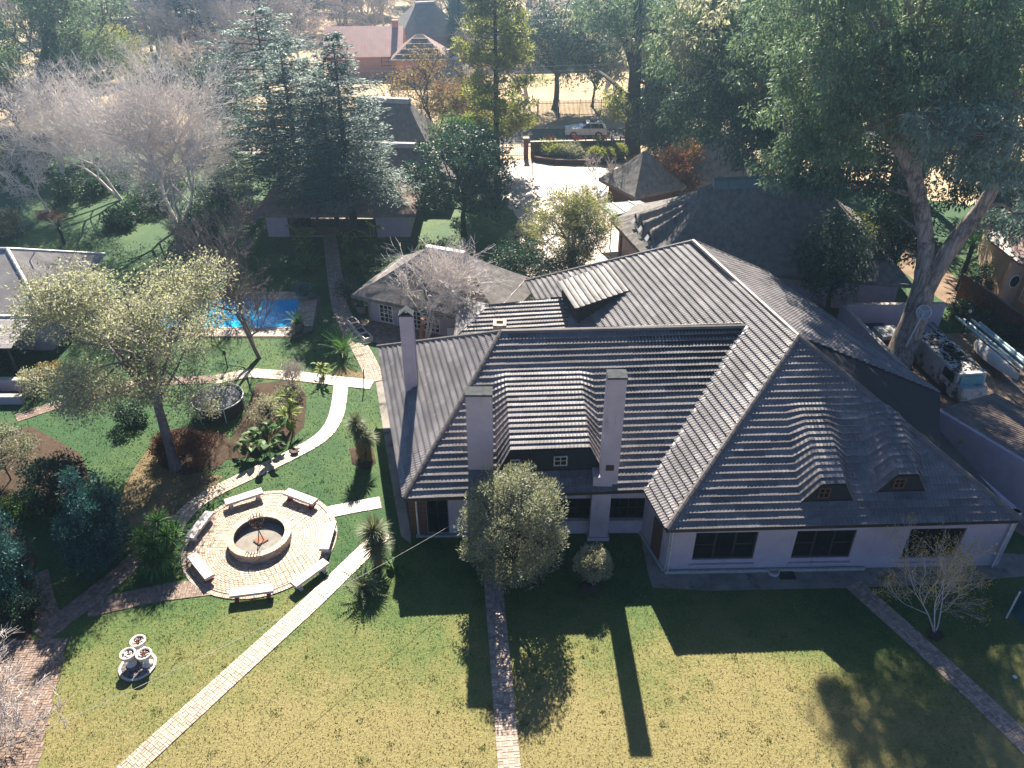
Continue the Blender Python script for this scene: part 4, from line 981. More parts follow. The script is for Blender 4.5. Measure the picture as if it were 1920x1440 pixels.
# ---- big thatched hall behind the wing
TR0, TR1 = gp(1345, 340, 7.4), gp(1500, 336, 7.4)
TE0, TE1, TE2 = gp(1142, 402, 2.6), gp(1290, 560, 2.6), gp(1700, 528, 2.4)
def hall():
    b = thing('thatched_hall', 'big dark thatched hall with eyebrow vents behind the tiled house', 'hall', (17, 54, 0)); rng = np.random.default_rng(4)
    r0, r1 = Vector(TR0), Vector((TR1.x+1.5, TR1.y+.4, 7.4)); W0 = Vector((7.95, 60.3, 2.5)); S0 = Vector((10.0, 51.6, 2.5)); S1 = Vector((27.4, 48.7, 2.4)); N1 = Vector((28.2, 62.5, 2.5)); N0 = Vector((9.8, 63.5, 2.5))
    vs, fs = [], []
    def patch(A, B, T0, T1, nu, nv, bp=()):
        o = len(vs)
        for j in range(nv+1):
            for i in range(nu+1):
                s, t = i/nu, j/nv; p = (A*(1-s)+B*s)*(1-t)+(T0*(1-s)+T1*s)*t; z = -.35*math.sin(math.pi*t)+(rng.normal()*.03 if 0 < i < nu else 0)
                for (bs, bt0, bt1, bw, bh) in bp:
                    if bt0 <= t <= bt1: z += bh*(1-(t-bt0)/(bt1-bt0))**.8*math.exp(-((s-bs)/bw)**4)
                vs.append(tuple(p+Z*z))
        for j in range(nv):
            for i in range(nu): a = o+j*(nu+1)+i; fs.append((a, a+1, a+nu+2, a+nu+1))
    eb = [(.26, .17, .75, .058, .85), (.47, .16, .75, .058, .85), (.68, .15, .75, .058, .85)]
    patch(W0, S0, r0, r0, 60, 30, eb); patch(S0, S1, r0, r1, 30, 18); patch(S1, N1, r1, r1, 14, 14); patch(N1, N0, r1, r0, 20, 14); patch(N0, W0, r0, r0, 10, 14)
    m = MB(); m.add(vs, fs)
    for A, B in ((W0, S0), (S0, S1), (S1, N1), (N1, N0), (N0, W0)): m.face(A-Z*.28, B-Z*.28, B, A)
    rf = m.build('roof', 'thatch', b, smooth=True)
    n_ = Vector((0, 1, 0)); cap = MB(); ring = []
    for p in (r0-Vector((.3, 0, 0)), r1+Vector((.3, 0, 0))): ring += [p+n_*.6-Z*.42, p+n_*.35+Z*.16, p+Z*.28, p-n_*.35+Z*.16, p-n_*.6-Z*.42]
    cap.add(ring, [(j, j+1, j+6, j+5) for j in range(4)]+[(0, 1, 2, 3, 4), (9, 8, 7, 6, 5)]); cap.build('ridge_cap', 'ridge_teal', rf)
    # vent windows under the eyebrows
    for (bs, t0, _, bw, bh) in eb:
        e = W0*(1-bs)+S0*bs; p = e*(1-t0)+r0*t0; d = (S0-W0).normalized(); out = Vector((d.y, -d.x, 0))
        w = MB(); hw = bw*(S0-W0).length*.8*(1-t0); q = p+out*.06
        w.add([q-d*hw, q+d*hw, q+d*hw*.72+Z*bh*.62, q+Z*bh*.86, q-d*hw*.72+Z*bh*.62], [(0, 1, 2, 3, 4)]); v = w.build('dormer', 'dormer_board', b)
        g = MB(); g.slab([q-d*hw*.75+out*.25-Z*.02, q+d*hw*.75+out*.25-Z*.02, q+d*hw*.6+Z*bh*.40+out*.03, q-d*hw*.6+Z*bh*.40+out*.03], .03); g.build('pane', 'steel_pale', v)
    wl = MB()
    for A, B in ((W0, S0), (S0, S1), (S1, N1), (N1, N0), (N0, W0)):
        c = Vector((18, 56, 0)); a, e = c+(A-c)*.93, c+(B-c)*.93; d = (e-a).normalized(); wall_run(wl, a, e, 0, 2.6, .25, inward=(-d.y, d.x, 0))
    wl.build('wall', 'wall_plaster', b)
    k = MB(); c0 = gp(1640, 535, 1.2); k.box((25.6, 49.9, 1.1), (1.6, .2, 2.1)); k.build('door', 'timber_brown', b)
    ps = MB(); ps.tube([(8.6, 58.2, 0), (8.6, 58.2, 2.5)], .12, 6); ps.build('post', 'timber_brown', b)
    return b
hall()
aw = thing('awning', 'dark teal flat sheet awning beside the thatched hall gable', 'awning', (9.5, 63.5, 0))
m = MB(); q = [gp(1122, 382, 2.9), gp(1200, 376, 2.9), gp(1225, 388, 2.9), gp(1148, 404, 2.9)]; m.slab(q, .08); m.build('sheet', 'teal_sheet', aw)
for i in (0, 1, 2, 3):
    p = Vector(q[i]); m = MB(); m.tube([(p.x, p.y, 0), (p.x, p.y, 2.85)], .05, 5); m.build('post', 'frame_dark', aw)
for k in (.33, .72):
    m = MB(); a, e = q[0]+(q[1]-q[0])*k+Z*.05, q[3]+(q[2]-q[3])*k+Z*.05; m.beam(a, e, .07, .04); m.build('batten', 'steel_pale', aw)
# ---- cottage with french doors
def cottage():
    A, B = Vector((*G(693, 600), 0)), Vector((*G(880, 640), 0)); d = (B-A).normalized(); rot = math.atan2(d.y, d.x); Lx = 9.6; Ly = 5.4
    n_ = Vector((-d.y, d.x, 0)); c = A+d*Lx/2+n_*Ly/2
    b, rf, L, E_, r = hip_building('cottage', 'lilac thatched cottage with white gridded french doors beside the patio', 'cottage', (c.x, c.y), rot, Lx, Ly, 2.5, 2.5, .75, 2.4, 'wall_plaster', 'thatch', None, 'flashing', .20, .25, .12, None, .025, eave_drop=.35)
    out = -n_
    for (xa, xb, ya, z1, nx, ny, nm) in ((712, 737, 585, 2.15, 3, 6, 'french_window'), (757, 791, 598, 2.15, 4, 6, 'french_window'), (793, 825, 605, 2.15, 4, 6, 'french_door'), (857, 876, 610, 2.15, 3, 6, 'french_window')):
        p = on_plane(xa, ya, A, out); q = on_plane(xb, ya, A, out); u0, u1 = (p-A).dot(d), (q-A).dot(d); z0 = .12
        window(b, A+d*u0+Z*z0+out*.06, d, out, u1-u0, z1-z0, nx, ny, 'frame_white', fw=.07, bar=.05, name=nm)
    return b
cottage()
# ---- long thatched pavilion with an open veranda
b, rf, L, E_, r = hip_building('pavilion', 'long brown thatched pavilion with an open shaded veranda behind cedars', 'pavilion', (-14.6, 65.2), 0.0, 12.0, 5.5, 2.6, 2.6, .7, 7.0, 'wall_plaster', 'thatch_brown', None, None, .2, .3, .15, None, .05, walls=False)
m = MB()
for (x0, x1) in ((-6.0, -4.2), (3.2, 6.0)): m.obox(L(x0, -2.6, 0), L(x1, -2.6, 0)-L(x0, -2.6, 0), L(0, 5.2, 0)-L(0, 0, 0), Z*2.7)
m.build('wall', 'wall_plaster', b)
m = MB(); m.obox(L(-4.2, -2.6, .02), L(3.2, 0, 0)-L(-4.2, 0, 0), L(0, 5.2, 0)-L(0, 0, 0), Z*.1); m.build('veranda_floor', 'concrete', b)
m = MB(); m.obox(L(-4.2, -2.6, .12), L(3.2, 0, 0)-L(-4.2, 0, 0), L(0, .15, 0)-L(0, 0, 0), Z*.75); m.build('veranda_wall', 'timber_brown', b)
for x in (-4.1, -1.7, .8, 3.1): m = MB(); m.tube([L(x, -2.5, 0), L(x, -2.5, 2.7)], .11, 6); m.build('post', 'timber_brown', b)
# ---- two tier thatch behind the cedars
hip_building('thatched_lodge', 'tall thatched lodge with pale ridge behind the cedar trees', 'lodge', (-12.5, 79.5), -0.18, 11, 6.5, 2.6, 4.7, .8, 4.5, 'wall_plaster', 'thatch', None, 'ridge_cement', .30, .3, .2, None, .03)
hip_building('thatched_annex', 'low thatched annex with long pale ridge before the lodge', 'lodge', (-12.2, 72.6), -0.08, 12.5, 5.0, 2.3, 2.7, .7, 8.5, 'wall_plaster', 'thatch', None, 'ridge_cement', .26, .3, .15, None, .03)
# ---- gate house and the thatch beyond the orange shrub
hip_building('gatehouse', 'small conical thatched gatehouse beside the white forecourt', 'gatehouse', (11.9, 70.4), .5, 4.4, 4.2, 2.3, 2.6, .7, .3, 'brick_wall', 'thatch', None, None, .2, .28, .1, None, .03)
hip_building('thatched_store', 'steep thatched store behind the orange shrub', 'store', (19.6, 73.5), -.5, 6.5, 4.5, 2.4, 3.2, .7, 1.5, 'wall_plaster', 'thatch', None, None, .2, .28, .1, None, .03)
# ---- grey iron roofed building on the west edge
def west_house():
    E0, E1 = gp(-120, 605, 3.0), gp(150, 585, 3.0); b = thing('iron_roof_house', 'grey corrugated iron roofed house at the west edge of the garden', 'house', (-34, 46, 0))
    y0 = 43.4; zr = 5.4; xr = -29.2; N = 52.4
    A, B = Vector((-46, y0, 3.0)), Vector((xr, y0, 3.0)); C, D = Vector((xr, N, 3.0)), Vector((-46, N, 3.0)); r0, r1 = Vector((-41.5, 47.9, zr)), Vector((-33.0, 47.9, zr))
    rf = None; dk = MB()
    for P in ((A, B, r1, r0), (B, C, r1), (C, D, r0, r1), (D, A, r0)): dk.slab([p-Z*.06 for p in P], .04)
    rf = dk.build('roof', 'roof_deck', b)
    def sheets(P, top, cnt, m='zinc'):
        S = Slope(P[0], P[1], top); poly = [S.uv(p) for p in P]; W_ = .76; lo = min(p[0] for p in poly); hi = max(p[0] for p in poly); j = 0
        while lo+j*W_ < hi:
            a, b2 = lo+j*W_, min(lo+(j+1)*W_+.03, hi); n = max(2, int((b2-a)/.076*2)); mb_ = MB(); vs = []; 
            for i in range(n+1):
                u = a+(b2-a)*i/n; tv = [v for v in np.linspace(0, max(p[1] for p in poly), 60) if (interval(poly, v+1e-4) or (1e9, -1e9))[0] <= u+1e-3 <= (interval(poly, v+1e-4) or (1e9, -1e9))[1]+2e-3]
                if not tv: v0 = v1 = 0.0
                else: v0, v1 = min(tv), max(tv)
                h = .02*(i % 2)+.004*(j % 2); vs += [S.at(u, v0-.1, h), S.at(u, v1, h)]
            mb_.add(vs, [(2*i, 2*i+2, 2*i+3, 2*i+1) for i in range(n)]); mb_.build('sheet', m, rf); j += 1
    sheets((A, B, r1, r0), r0, 0); sheets((B, C, r1), r1, 0); sheets((C, D, r0, r1), r0, 0)
    for p, q in ((r0, r1), (B, r1), (C, r1)): cap_line(rf, p+Z*.04, q+Z*.04, .10, 'flashing')
    # lower lean-to with old iron
    lt = MB(); P = [Vector((-46, 40.4, 2.35)), Vector((-29.8, 40.4, 2.35)), Vector((-29.8, 43.3, 2.85)), Vector((-46, 43.3, 2.85))]; lt.slab([p-Z*.06 for p in P], .04); lr = lt.build('lean_to_roof', 'roof_deck', b)
    S = Slope(P[0], P[1], P[3]); n = int(16.2/.15)
    mb_ = MB(); vs = []
    for j in range(9):
        for i in range(2): vs += [S.at(16.2*i, 2.95*j/8-.05, .04*(j % 2)+.01)]
    mb_.add(vs, [(2*j, 2*j+1, 2*j+3, 2*j+2) for j in range(8)]); mb_.build('old_sheet', 'zinc', lr)
    for x in (-45.5, -40, -34, -30.2): pm = MB(); pm.tube([(x, 40.6, 0), (x, 40.6, 2.3)], .08, 6); pm.build('post', 'frame_dark', b)
    m = MB(); m.box((-38, 48, 1.4), (16.4, 8.0, 2.8)); m.build('wall', 'wall_plaster', b)
    gt = MB(); gt.beam((-46, 43.28, 2.93), (xr, 43.28, 2.93), .14, .12); gt.build('gutter', 'frame_white', rf)
    v = MB(); v.tube([gp(68, 468, 5.2), gp(55, 490, 4.6), gp(35, 508, 4.3)], .05, 5); v.build('pipe', 'flashing', rf)
west_house()
tw = thing('planter_terrace', 'low stepped wall of planters under the iron roofed house', 'wall', (-27, 39.5, 0))
for i, (y, x0, x1, h) in enumerate(((39.4, -38, -28.2, .75), (38.0, -38, -28.6, .5))):
    m = MB(); m.box(((x0+x1)/2, y, h/2), (x1-x0, .3, h)); m.build('retaining_wall', 'wall_plaster', tw)
    m = MB(); m.box(((x0+x1)/2, y, h+.03), (x1-x0+.06, .36, .06)); m.build('coping', 'sill_stone', tw)
# ---- far pink houses
def gable_far(name, label, c, rot, lx, ly, wh, ph, wm, rm, ov=.5, hipped=False, ridge=None, ribs=0, wins=(), chimney=None, capm=None):
    if hipped: b, rf, L, E_, r = hip_building(name, label, 'house', c, rot, lx, ly, wh, ph, ov, ridge if ridge is not None else lx-ly, wm, rm, None, capm, .2, .15)
    else:
        b = thing(name, label, 'house', (c[0], c[1], 0)); ca, sa = math.cos(rot), math.sin(rot)
        L = lambda x, y, z=0.0: Vector((c[0]+x*ca-y*sa, c[1]+x*sa+y*ca, z)); hx, hy = lx/2, ly/2
        m = MB()
        m.add([L(-hx, -hy), L(hx, -hy), L(hx, hy), L(-hx, hy), L(-hx, -hy, wh), L(hx, -hy, wh), L(hx, hy, wh), L(-hx, hy, wh), L(-hx, 0, wh+ph), L(hx, 0, wh+ph)], [(0, 1, 5, 4), (2, 3, 7, 6), (1, 2, 6, 9, 5), (3, 0, 4, 8, 7)]); m.build('wall', wm, b)
        m = MB(); k = ph/hy
        for s in (-1, 1): m.slab([L(-hx-ov, s*(hy+ov), wh-k*ov), L(hx+ov, s*(hy+ov), wh-k*ov), L(hx+ov, 0, wh+ph), L(-hx-ov, 0, wh+ph)], .12)
        rf = m.build('roof', rm, b)
    if ribs:
        e0, e1 = L(-lx/2-ov, -ly/2-ov, wh), L(lx/2+ov, -ly/2-ov, wh)
        rl = (ridge if ridge is not None else (lx-ly if hipped else lx+2*ov)); hyp = ly/2+ov; top0 = -rl/2; mb_ = MB()
        if ribs > 0:      # ribs running down the slope
            n = int((lx+2*ov)/ribs)
            for i in range(n+1):
                x = -lx/2-ov+i*ribs
                t = 1.0 if abs(x) <= rl/2 else max(0, (lx/2+ov-abs(x))/max(.01, lx/2+ov-rl/2)); y0, y1 = -hyp, -hyp*(1-t); z0 = wh-(.25 if hipped else ph/(ly/2)*ov); z1 = z0+(wh+ph-z0)*t
                if t > .05: mb_.beam(L(x, y0, z0+.05), L(x, y1, z1+.05), .05, .06)
        else:             # courses across the slope
            n = int(hyp/(-ribs)); z0 = wh-.25
            for i in range(n):
                t = i/n; w = (lx/2+ov)*(1-t)+(rl/2)*t; mb_.beam(L(-w, -hyp*(1-t), z0+(wh+ph-z0)*t+.05), L(w, -hyp*(1-t), z0+(wh+ph-z0)*t+.05), .10, .10)
        mb_.build('ribs', rm, rf, **STUFF)
    for (x, z0, w, h) in wins: window(b, L(x, -ly/2-.02, z0), L(1, 0)-L(0, 0), L(0, -1)-L(0, 0), w, h, 2, 2, 'frame_dark', fw=.1, bar=.07)
    if chimney: m = MB(); m.box(L(chimney[0], chimney[1], wh+ph*.5), (.9, .9, ph+2.2), rot); m.build('chimney', wm, b)
    return b
gable_far('red_roof_house', 'pink house under a long faded red iron roof', (-21.8, 126), .06, 10.5, 9, 3.3, 3.0, 'wall_pink', 'roof_red', .5, ribs=.42, wins=((2.5, 1.6, 2.2, 1.2),))
gable_far('pink_house', 'pink house with hipped brown slatted roof beside the red roof', (-13.2, 121.6), .05, 7.2, 6.5, 3.4, 2.6, 'wall_pink', 'roof_rust', .5, True, .8, -.75, chimney=(-3.8, 5.0))
gable_far('slate_roof_house', 'grey slate roofed house with cranked ridge beyond the pink houses', (-14.0, 139), .35, 10, 9, 3.6, 4.2, 'roof_slate', 'roof_slate', .6, True, 2.6, capm='ridge_cement')
gable_far('far_pink_house', 'far pink house with striped roof behind the tall light tree', (1.0, 134), .1, 19, 9.5, 4.2, 3.2, 'wall_pink', 'roof_rust', .6, True, 8.0, -.9, wins=((-7.5, 1.3, 1.1, 1.9), (-3, 1.3, 1.1, 1.9)))
gable_far('glass_roof_shed', 'pale pointed sheet roof shed below the pink house', (-7.5, 112.5), -.35, 5.2, 4.5, 2.2, 2.4, 'wall_pink', 'roof_slate', .3, True, .4, capm='flashing')
def slatted(name, label, cat, A, B, h, m, post_every=2.6, gap=.16, wpal=.06, group=None):
    """palisade fence from A to B: posts, rails and every pale"""
    A, B = Vector((*A, 0)), Vector((*B, 0)); d = (B-A); Ln = d.length; d.normalize(); t = thing(name, label, cat, A, group); n = int(Ln/gap)
    pm = MB(); pm.box((0, 0, h/2), (wpal, .03, h), math.atan2(d.y, d.x)); me = None
    for i in range(min(n, 300)):
        if me is None: o = pm.build('pale', m, t, org=(0, 0, 0)); me = o.data
        else: o = link(bpy.data.objects.new('pale', me), t)
        o.location = d*(i*gap)
    if n > 300:
        mb_ = MB()
        for i in range(300, n): mb_.box(A+d*(i*gap)+Z*h/2, (wpal, .03, h), math.atan2(d.y, d.x))
        mb_.build('pales', m, t, **STUFF)
    for z in (.35, h-.35): r = MB(); r.beam(A+Z*z+Vector((0, .04, 0)), B+Z*z+Vector((0, .04, 0)), .05, .05); r.build('rail', m, t)
    for i in range(int(Ln/post_every)+1): p = MB(); q = A+d*(i*post_every)+Vector((0, .06, 0)); p.box(q+Z*h*.52, (.09, .09, h*1.04)); p.build('post', m, t)
    return t
slatted('palisade_fence', 'dark palisade fence along the far side of the street behind the car', 'fence', (-2.0, 99.4), (34, 101.5), 2.1, 'steel_dark')
slatted('palisade_fence', 'dark palisade fence behind the sparse yellow trees', 'fence', (-24, 97.0), (-2.6, 99.2), 2.1, 'steel_dark')
slatted('palisade_fence', 'pale palisade fence along the west lawn behind the big bare tree', 'fence', (-62, 85.6), (-24, 88.4), 1.7, 'timber_brown')
slatted('palisade_fence', 'thin railing panel in the sun past the thatched store', 'fence', G(1362, 305), G(1420, 318), 1.6, 'steel_dark')
# ---- brick boundary wall with planter and gate
def brickwall(name, label, A, B, h, th=.23, coping=None, group=None, rows=None):
    A, B = Vector((*A, 0)), Vector((*B, 0)); d = (B-A); Ln = d.length; d.normalize(); t = thing(name, label, 'wall', A, group); n_ = Vector((-d.y, d.x, 0)); core = MB(); core.obox(A+n_*.02, B-A, n_*(th-.04), Z*h); core.build('core', 'mortar', t)
    spots = []; mb_ = MB(); nr = int(h/.085); nc = int(Ln/.23)
    for r in range(nr):
        for c in range(nc):
            u = c*.23+(.115 if r % 2 else 0)
            if u+.22 < Ln: mb_.obox(A+d*u+Z*(r*.085+.004)-n_*.004, d*.215, n_*th, Z*.075)
    mb_.build('bricks', 'brick_wall', t, **STUFF)
    if coping: c = MB(); c.obox(A-n_*.05+Z*h-d*.05, B-A+d*.1, n_*(th+.1), Z*.07); c.build('coping', coping, t)
    return t
GA, GB, GC = G(1000, 303), G(1165, 299), G(988, 303)
brickwall('boundary_wall', 'red brick boundary wall with pale coping behind the flowering aloes', (2.0, 84.2), (12.0, 84.9), 1.6, .25, 'sill_stone')
brickwall('boundary_wall', 'dark brick boundary wall left of the driveway gate', (-12.5, 83.6), (-3.2, 83.9), 1.6, .25, 'sill_stone')
for nm, x in (('brick pier on the left of the driveway gate', -3.0), ('brick pier on the right of the driveway gate', 1.5)):
    t = thing('gate_pier', nm+' with flat cap', 'pier', (x, 83.9, 0), 'brick piers of the driveway gate'); m = MB(); m.box((x, 83.9, 1.05), (.5, .5, 2.1)); m.build('shaft', 'brick_wall', t); m = MB(); m.box((x, 83.9, 2.15), (.62, .62, .10)); m.build('cap', 'sill_stone', t)
gt = thing('driveway_gate', 'thin barred steel gate across the driveway entrance', 'gate', (-2.6, 84.0, 0))
for z in (.25, 1.5): m = MB(); m.beam((-2.7, 84, z), (1.2, 84, z), .05, .06); m.build('rail', 'steel_dark', gt)
for i in range(20): m = MB(); m.box((-2.6+i*.2, 84, .9), (.03, .03, 1.4)); m.build('bar', 'steel_dark', gt)
pl = thing('planter_bed', 'low curved brick planter before the boundary wall', 'planter', (7, 82.5, 0))
pp = [(2.2, 84.0), (2.4, 82.6), (4.5, 81.7), (8.0, 81.5), (11.2, 82.2), (12.0, 84.6)]
for a, b_ in zip(pp[:-1], pp[1:]):
    m = MB(); a, b_ = Vector((*a, 0)), Vector((*b_, 0)); d = (b_-a).normalized(); n_ = Vector((-d.y, d.x, 0)); m.obox(a, b_-a, n_*.22, Z*.55); m.build('kerb', 'brick_wall', pl)
m = MB(); m.prism(pp, .01, .45); m.build('soil', 'soil', pl)
lp = thing('lamp_post', 'thin dark post casting a shadow on the bright forecourt', 'post', (*G(998, 322), 0)); m = MB(); b0 = Vector((*G(998, 322), 0)); m.tube([b0, b0+Z*1.8], .05, 6); m.build('post', 'steel_dark', lp); m = MB(); m.lathe([(.05, 1.8), (.14, 1.86), (.14, 2.05), (.03, 2.15)], b0, 8); m.build('lantern', 'steel_dark', lp)
# ---- peach house behind the gum tree
pb = thing('peach_house', 'peach plastered house corner with porthole window by the gum tree', 'house', (34.5, 50, 0))
K0, K1, K2, K3 = [Vector((*G(x, y), 0)) for x, y in ((1842, 535), (1868, 572), (1897, 572), (1925, 597))]
m = MB(); run = [K0, K1, K2, K3, K3+Vector((6, -5, 0))]
for a, e in zip(run[:-1], run[1:]): d = (e-a).normalized(); wall_run(m, a, e, 0, 3.6, .25, inward=(-d.y, d.x, 0))
a = K0; e = K0+Vector((3, 7, 0)); wall_run(m, e, a, 0, 3.6, .25, inward=(.9, -.3, 0)); m.build('wall', 'wall_peach', pb)
d12 = (K2-K1).normalized(); o12 = Vector((d12.y, -d12.x, 0)); c = K1+d12*(K2-K1).length*.55+Z*1.9+o12*.03
m = MB(); n = 20; m.add([c+d12*.36*math.cos(2*math.pi*i/n)+Z*.5*math.sin(2*math.pi*i/n)+o12*.02 for i in range(n)]+[c+d12*.30*math.cos(2*math.pi*i/n)+Z*.44*math.sin(2*math.pi*i/n)+o12*.05 for i in range(n)], [(i, (i+1) % n, n+(i+1) % n, n+i) for i in range(n)]); pw = m.build('porthole', 'frame_white', pb)
m = MB(); m.add([c+d12*.30*math.cos(2*math.pi*i/n)+Z*.44*math.sin(2*math.pi*i/n)+o12*.03 for i in range(n)], [tuple(range(n))]); m.build('pane', 'glass', pw)
d23 = (K3-K2).normalized(); window(pb, K2+d23*.5+Z*.7+Vector((d23.y, -d23.x, 0))*.02, d23, Vector((d23.y, -d23.x, 0)), 1.3, 1.3, 3, 3, 'frame_white', fw=.08)
d01 = (K1-K0).normalized(); window(pb, K0+d01*.4+Z*.8+Vector((d01.y, -d01.x, 0))*.02, d01, Vector((d01.y, -d01.x, 0)), .6, 1.0, 1, 2, 'frame_white')
m = MB(); m.slab([K0+Z*3.6+Vector((-.6, .2, 0)), K1+Z*3.6+Vector((0, -.6, 0)), K3+Z*3.6+Vector((0, -.6, 0)), K3+Vector((8, -5, 3.6)), K3+Vector((9, 9, 5.4)), K0+Vector((2, 8, 5.0))], .15); m.build('roof', 'roof_rust', pb)
# ---- walled scrap yard beside the wing
yd = thing('yard_wall', 'lilac yard wall with sloped coping enclosing the scrap vehicles', 'wall', (21.4, 45, 0))
Y0 = gp(1577, 568, 2.3); Y1 = gp(1745, 742, 2.3); Y2 = gp(1772, 566, 2.3)
for a, e in ((Y0, Y1), (Y2, Y0)):
    a, e = Vector((a.x, a.y, 0)), Vector((e.x, e.y, 0)); d = (e-a).normalized(); n_ = Vector((-d.y, d.x, 0)); m = MB(); m.obox(a, e-a, n_*.22, Z*2.2); m.build('wall_panel', 'wall_plaster', yd); c = MB(); c.obox(a-n_*.04+Z*2.2, e-a, n_*.30, Z*.08); c.build('coping', 'sill_stone', yd)
brickwall('yard_brick_wall', 'weathered brown brick wall along the far side of the scrap yard', G(1790, 560), G(1960, 690), 2.0, .22, None)
lw = thing('parapet_wall', 'lilac parapet wall running down beside the wing hip roof', 'wall', (22, 31, 0)); a, e = gp(1750, 764, 3.1), gp(1990, 908, 3.1); a, e = Vector((a.x, a.y, 0)), Vector((e.x, e.y, 0)); d = (e-a).normalized(); n_ = Vector((-d.y, d.x, 0)); m = MB(); m.obox(a, e-a, n_*.22, Z*3.1); m.build('wall_panel', 'wall_plaster', lw)
cr = thing('corrugated_shed', 'rusty corrugated iron shed roof littered with leaves behind the parapet', 'shed', (24.5, 33, 0))
q0, q1 = a+n_*.25+Z*2.85, e+n_*.25+Z*2.85; wv = Vector((gp(1752, 700, 2.5)-q0)); wv = (gp(1760, 700, 2.4)-q0); wv = wv-d*wv.dot(d); wv.z = -.35
m = MB(); m.slab([q0-Z*.08, q1-Z*.08, q1+wv*1.25-Z*.08, q0+wv*1.25-Z*.08], .04); rf = m.build('roof', 'roof_deck', cr)
nS = int((q1-q0).length/.8); 
for s in range(nS):
    m = MB(); vs = []; n = 14
    for i in range(n+1): u = d*(.8*s+.82*i/n); h = Z*(.045*(i % 2)+.006*(s % 2)); vs += [q0+u+h, q0+u+wv*.66+h, q0+u+wv*1.25+h]
    m.add(vs, [(3*i, 3*i+3, 3*i+4, 3*i+1) for i in range(n)]+[(3*i+1, 3*i+4, 3*i+5, 3*i+2) for i in range(n)]); m.build('sheet', 'zinc_old', rf)
for k in (0.02, .5, .98):
    p = MB(); x = q0+(q1-q0)*k+wv*1.15; p.tube([(x.x, x.y, 0), (x.x, x.y, x.z)], .06, 6); p.build('post', 'frame_dark', cr)
# ================================================================ THINGS IN THE GARDEN AND YARD
def ring_center(px, py): return Vector((*G(px, py), 0))
# ---- fire pit
fp = thing('fire_pit', 'round knee high brick fire pit ring with concrete floor', 'fire pit', PC); rng = random.Random(8)
RO, RI, FH = 1.42, 1.18, .48
m = MB(); m.lathe([(RI+.02, .02), (RI+.02, FH-.08), (RO-.03, FH-.08), (RO-.03, .02)], PC, 48, False); m.build('core', 'mortar', fp)
m = MB(); m.lathe([(RI+.03, .03), (RI+.03, .07)], PC, 48); m.build('floor', 'concrete', fp)
n = 62; key = None
def fan_brick(l, w, h):
    mb_ = MB(); k = w*RI/RO/2; mb_.add([(-l/2, -k, 0), (l/2, -w/2, 0), (l/2, w/2, 0), (-l/2, k, 0), (-l/2, -k, h), (l/2, -w/2, h), (l/2, w/2, h), (-l/2, k, h)], [(4, 5, 6, 7), (0, 1, 5, 4), (1, 2, 6, 5), (2, 3, 7, 6), (3, 0, 4, 7)]); me = bpy.data.meshes.new('brick'); me.from_pydata(mb_.v, [], mb_.f); me.materials.append(MATS['brick_tan']); return me
me = fan_brick(RO-RI+.06, 2*math.pi*RO/n-.012, .075)
for i in range(n):
    a = 2*math.pi*i/n; o = link(bpy.data.objects.new('brick', me), fp); o.location = (math.cos(a)*(RO+RI)/2, math.sin(a)*(RO+RI)/2, FH-.078+rng.uniform(-.006, .006)); o.rotation_euler = (0, 0, a+rng.uniform(-.02, .02))
me2 = brick_mesh(.215, .10, .075, 'brick_tan'); q = bpy.data.meshes.new('brick'); q.from_pydata(me2.v, [], me2.f); q.materials.append(MATS['brick_tan'])
for r in range(4):
    k = 39
    for i in range(k):
        a = 2*math.pi*(i+.5*(r % 2))/k
        o = link(bpy.data.objects.new('brick', q), fp); o.location = (math.cos(a)*(RO-.045), math.sin(a)*(RO-.045), .045+r*.087); o.rotation_euler = (0, 0, a+math.pi/2)
# brazier
BR = Vector((PC.x+.02, PC.y+.0, .07)); bz = thing('brazier', 'rusty iron fire basket on a thin stand inside the fire pit', 'brazier', BR)
m = MB(); m.obox(BR+Vector((-.02, -.30, 0)), Vector((.34, .30, 0)), Vector((-.34, .30, 0)), Z*.02); m.build('base_plate', 'rust_plate', bz)
for s in (-1, 1): m = MB(); m.tube([BR+Vector((s*.12, -.0, .02)), BR+Vector((s*-.03, 0, .76))], .022, 5); m.build('leg', 'iron_rust', bz)
for s in (0, 1): m = MB(); m.beam(BR+Vector((-.33 if s else 0, -.08 if s else -.32, .04)), BR+Vector((.02 if s else .35, -.35 if s else .0, .04)), .04, .03); m.build('foot', 'iron_rust', bz)
for i in range(14):
    a = 2*math.pi*i/14; m = MB(); pts = [BR+Vector((math.cos(a)*r, math.sin(a)*r, z)) for r, z in ((.05, .75), (.20, .90), (.31, 1.12), (.34, 1.42))]
    for p, p2 in zip(pts[:-1], pts[1:]): m.beam(p, p2, .035, .012)
    m.build('slat', 'iron_rust', bz)
for r, z in ((.21, .92), (.325, 1.22)):
    m = MB(); n2 = 20; m.tube([BR+Vector((math.cos(2*math.pi*k/n2)*r, math.sin(2*math.pi*k/n2)*r, z)) for k in range(n2+1)], .014, 4); m.build('hoop', 'iron_rust', bz)
